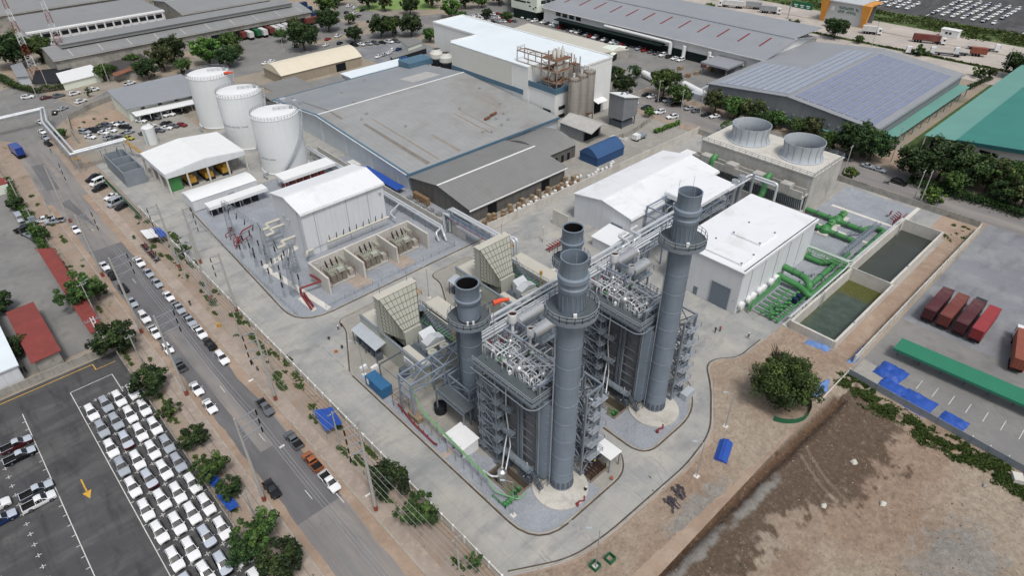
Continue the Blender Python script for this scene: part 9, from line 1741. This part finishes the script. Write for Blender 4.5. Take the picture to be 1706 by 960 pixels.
def person(p,pose,shirt,trousers,label,hd=0,helmet=None,group='people about the site',xy=None):
 key=(pose,shirt,trousers)
 if key not in PM:PM[key]=body_mesh('person_'+pose,pose,shirt,trousers)
 g=V((*xy,0))if xy else G(*p);o=bpy.data.objects.new('person',PM[key]);COL.objects.link(o);o.location=(g.x,g.y,.05);o.rotation_euler=(0,0,math.radians(hd));tag(o,label,'person',group)
 if helmet:h=(.28,0,1.06)if pose=='crouch' else(.06,0,1.70);WLOC[o.name]=V((0,0,0));MB().lathe(h,[(.17,-.03),(.135,0),(.12,.07),(.06,.12),(.01,.13)],14).build('helmet',helmet,o,smooth=.8)
person((1191,555),'walk','cloth_maroon','cloth_dark','person in dark red shirt, left of the pair on the plant road',20);person((1199,553),'stand','cloth_orange','cloth_dark','person in orange vest, right of the pair on the plant road',200);person((1246,565),'walk','cloth_grey','cloth_grey','lone worker in grey with white helmet walking on the plant road',60,'helmet_white')
person((570,545),'crouch','cloth_dark','cloth_dark','dark-clothed worker sitting on the slab, rightmost of the far pair',100);person((564,550),'crouch','cloth_grey','cloth_dark','grey-shirted worker sitting left of the far pair on the slab',60,'helmet_white');person((549,566),'crouch','cloth_dark','cloth_grey','worker crouching alone at the middle of the concrete road',200);person((571,581),'crouch','cloth_dark','cloth_dark','worker bending over the saw cut beside an orange bag',150)
tag(MB().lathe((*G(560,587)[:2],.03),[(.35,0),(.4,.3),(.2,.5),(.01,.52)],10).build('orange_bag','cloth_orange',smooth=.6),'small orange bag on the concrete beside the bending worker','bag')
person((421,609),'walk','cloth_dark','cloth_dark','person in dark clothes walking on the verge, left of two walkers',-60);person((430,619),'walk','cloth_grey','cloth_dark','person in grey walking on the verge, right of two walkers',-80);person((86,254),'stand','cloth_dark','cloth_dark','person in dark clothes standing at the kerb under the pipe bridge',0);person((260,423),'stand','cloth_white','cloth_dark','person in white shirt beside the motorcycle row',180);person((975,820),'crouch','cloth_dark','cloth_dark','dark-clothed worker on the near stack plinth edge',30,'helmet_white');person((1018,801),'crouch','cloth_orange','cloth_dark','worker in orange crouching by the near gravel kerb',10);person((990,778),'stand','cloth_dark','cloth_dark','worker in dark blue among the feed pumps',120,'helmet_yellow');person((26,330),'stand','cloth_dark','cloth_dark','person at the workshop yard hedge',0);person((318,510),'stand','cloth_dark','cloth_dark','person beside the silver pickup with red load',90)
cam=bpy.data.cameras.new('camera');co=bpy.data.objects.new('camera',cam);COL.objects.link(co);SC.camera=co
cam.sensor_fit='HORIZONTAL';cam.sensor_width=36;cam.lens=36*FPX/PW;cam.clip_start=.5;cam.clip_end=6000
m_=Matrix((CR,CU,-CF)).transposed().to_4x4();m_.translation=V((0,0,HC));co.matrix_world=m_
w=bpy.data.worlds.new('World');SC.world=w;w.use_nodes=True;nt=w.node_tree;bg=nt.nodes['Background']
SUN_EL,SUN_AZ=math.radians(62),math.radians(200)
sky=nt.nodes.new('ShaderNodeTexSky');sky.sky_type='NISHITA';sky.sun_disc=False;sky.sun_elevation=SUN_EL;sky.sun_rotation=SUN_AZ;sky.air_density=1.2;sky.dust_density=4.0;sky.ozone_density=1.0
hs=nt.nodes.new('ShaderNodeHueSaturation');hs.inputs['Saturation'].default_value=.5;nt.links.new(sky.outputs[0],hs.inputs['Color']);nt.links.new(hs.outputs[0],bg.inputs['Color']);bg.inputs['Strength'].default_value=.125
su=bpy.data.lights.new('sun','SUN');su.energy=1.7;su.angle=math.radians(12);su.color=(1.0,.98,.955);so=bpy.data.objects.new('sun',su);COL.objects.link(so)
d=V((sin(SUN_AZ)*cos(SUN_EL),cos(SUN_AZ)*cos(SUN_EL),sin(SUN_EL)));so.rotation_euler=(-d).to_track_quat('-Z','Y').to_euler()
SC.view_settings.view_transform='Standard';SC.view_settings.look='None';SC.view_settings.exposure=0;SC.view_settings.gamma=1
SC.cycles.max_bounces=6;SC.cycles.diffuse_bounces=3;SC.cycles.glossy_bounces=3;SC.cycles.use_denoising=True
for o in[o for o in COL.objects if o.get('label')=='proto']:
 for c in[c2 for c in o.children for c2 in c.children]+list(o.children)+[o]:bpy.data.objects.remove(c)
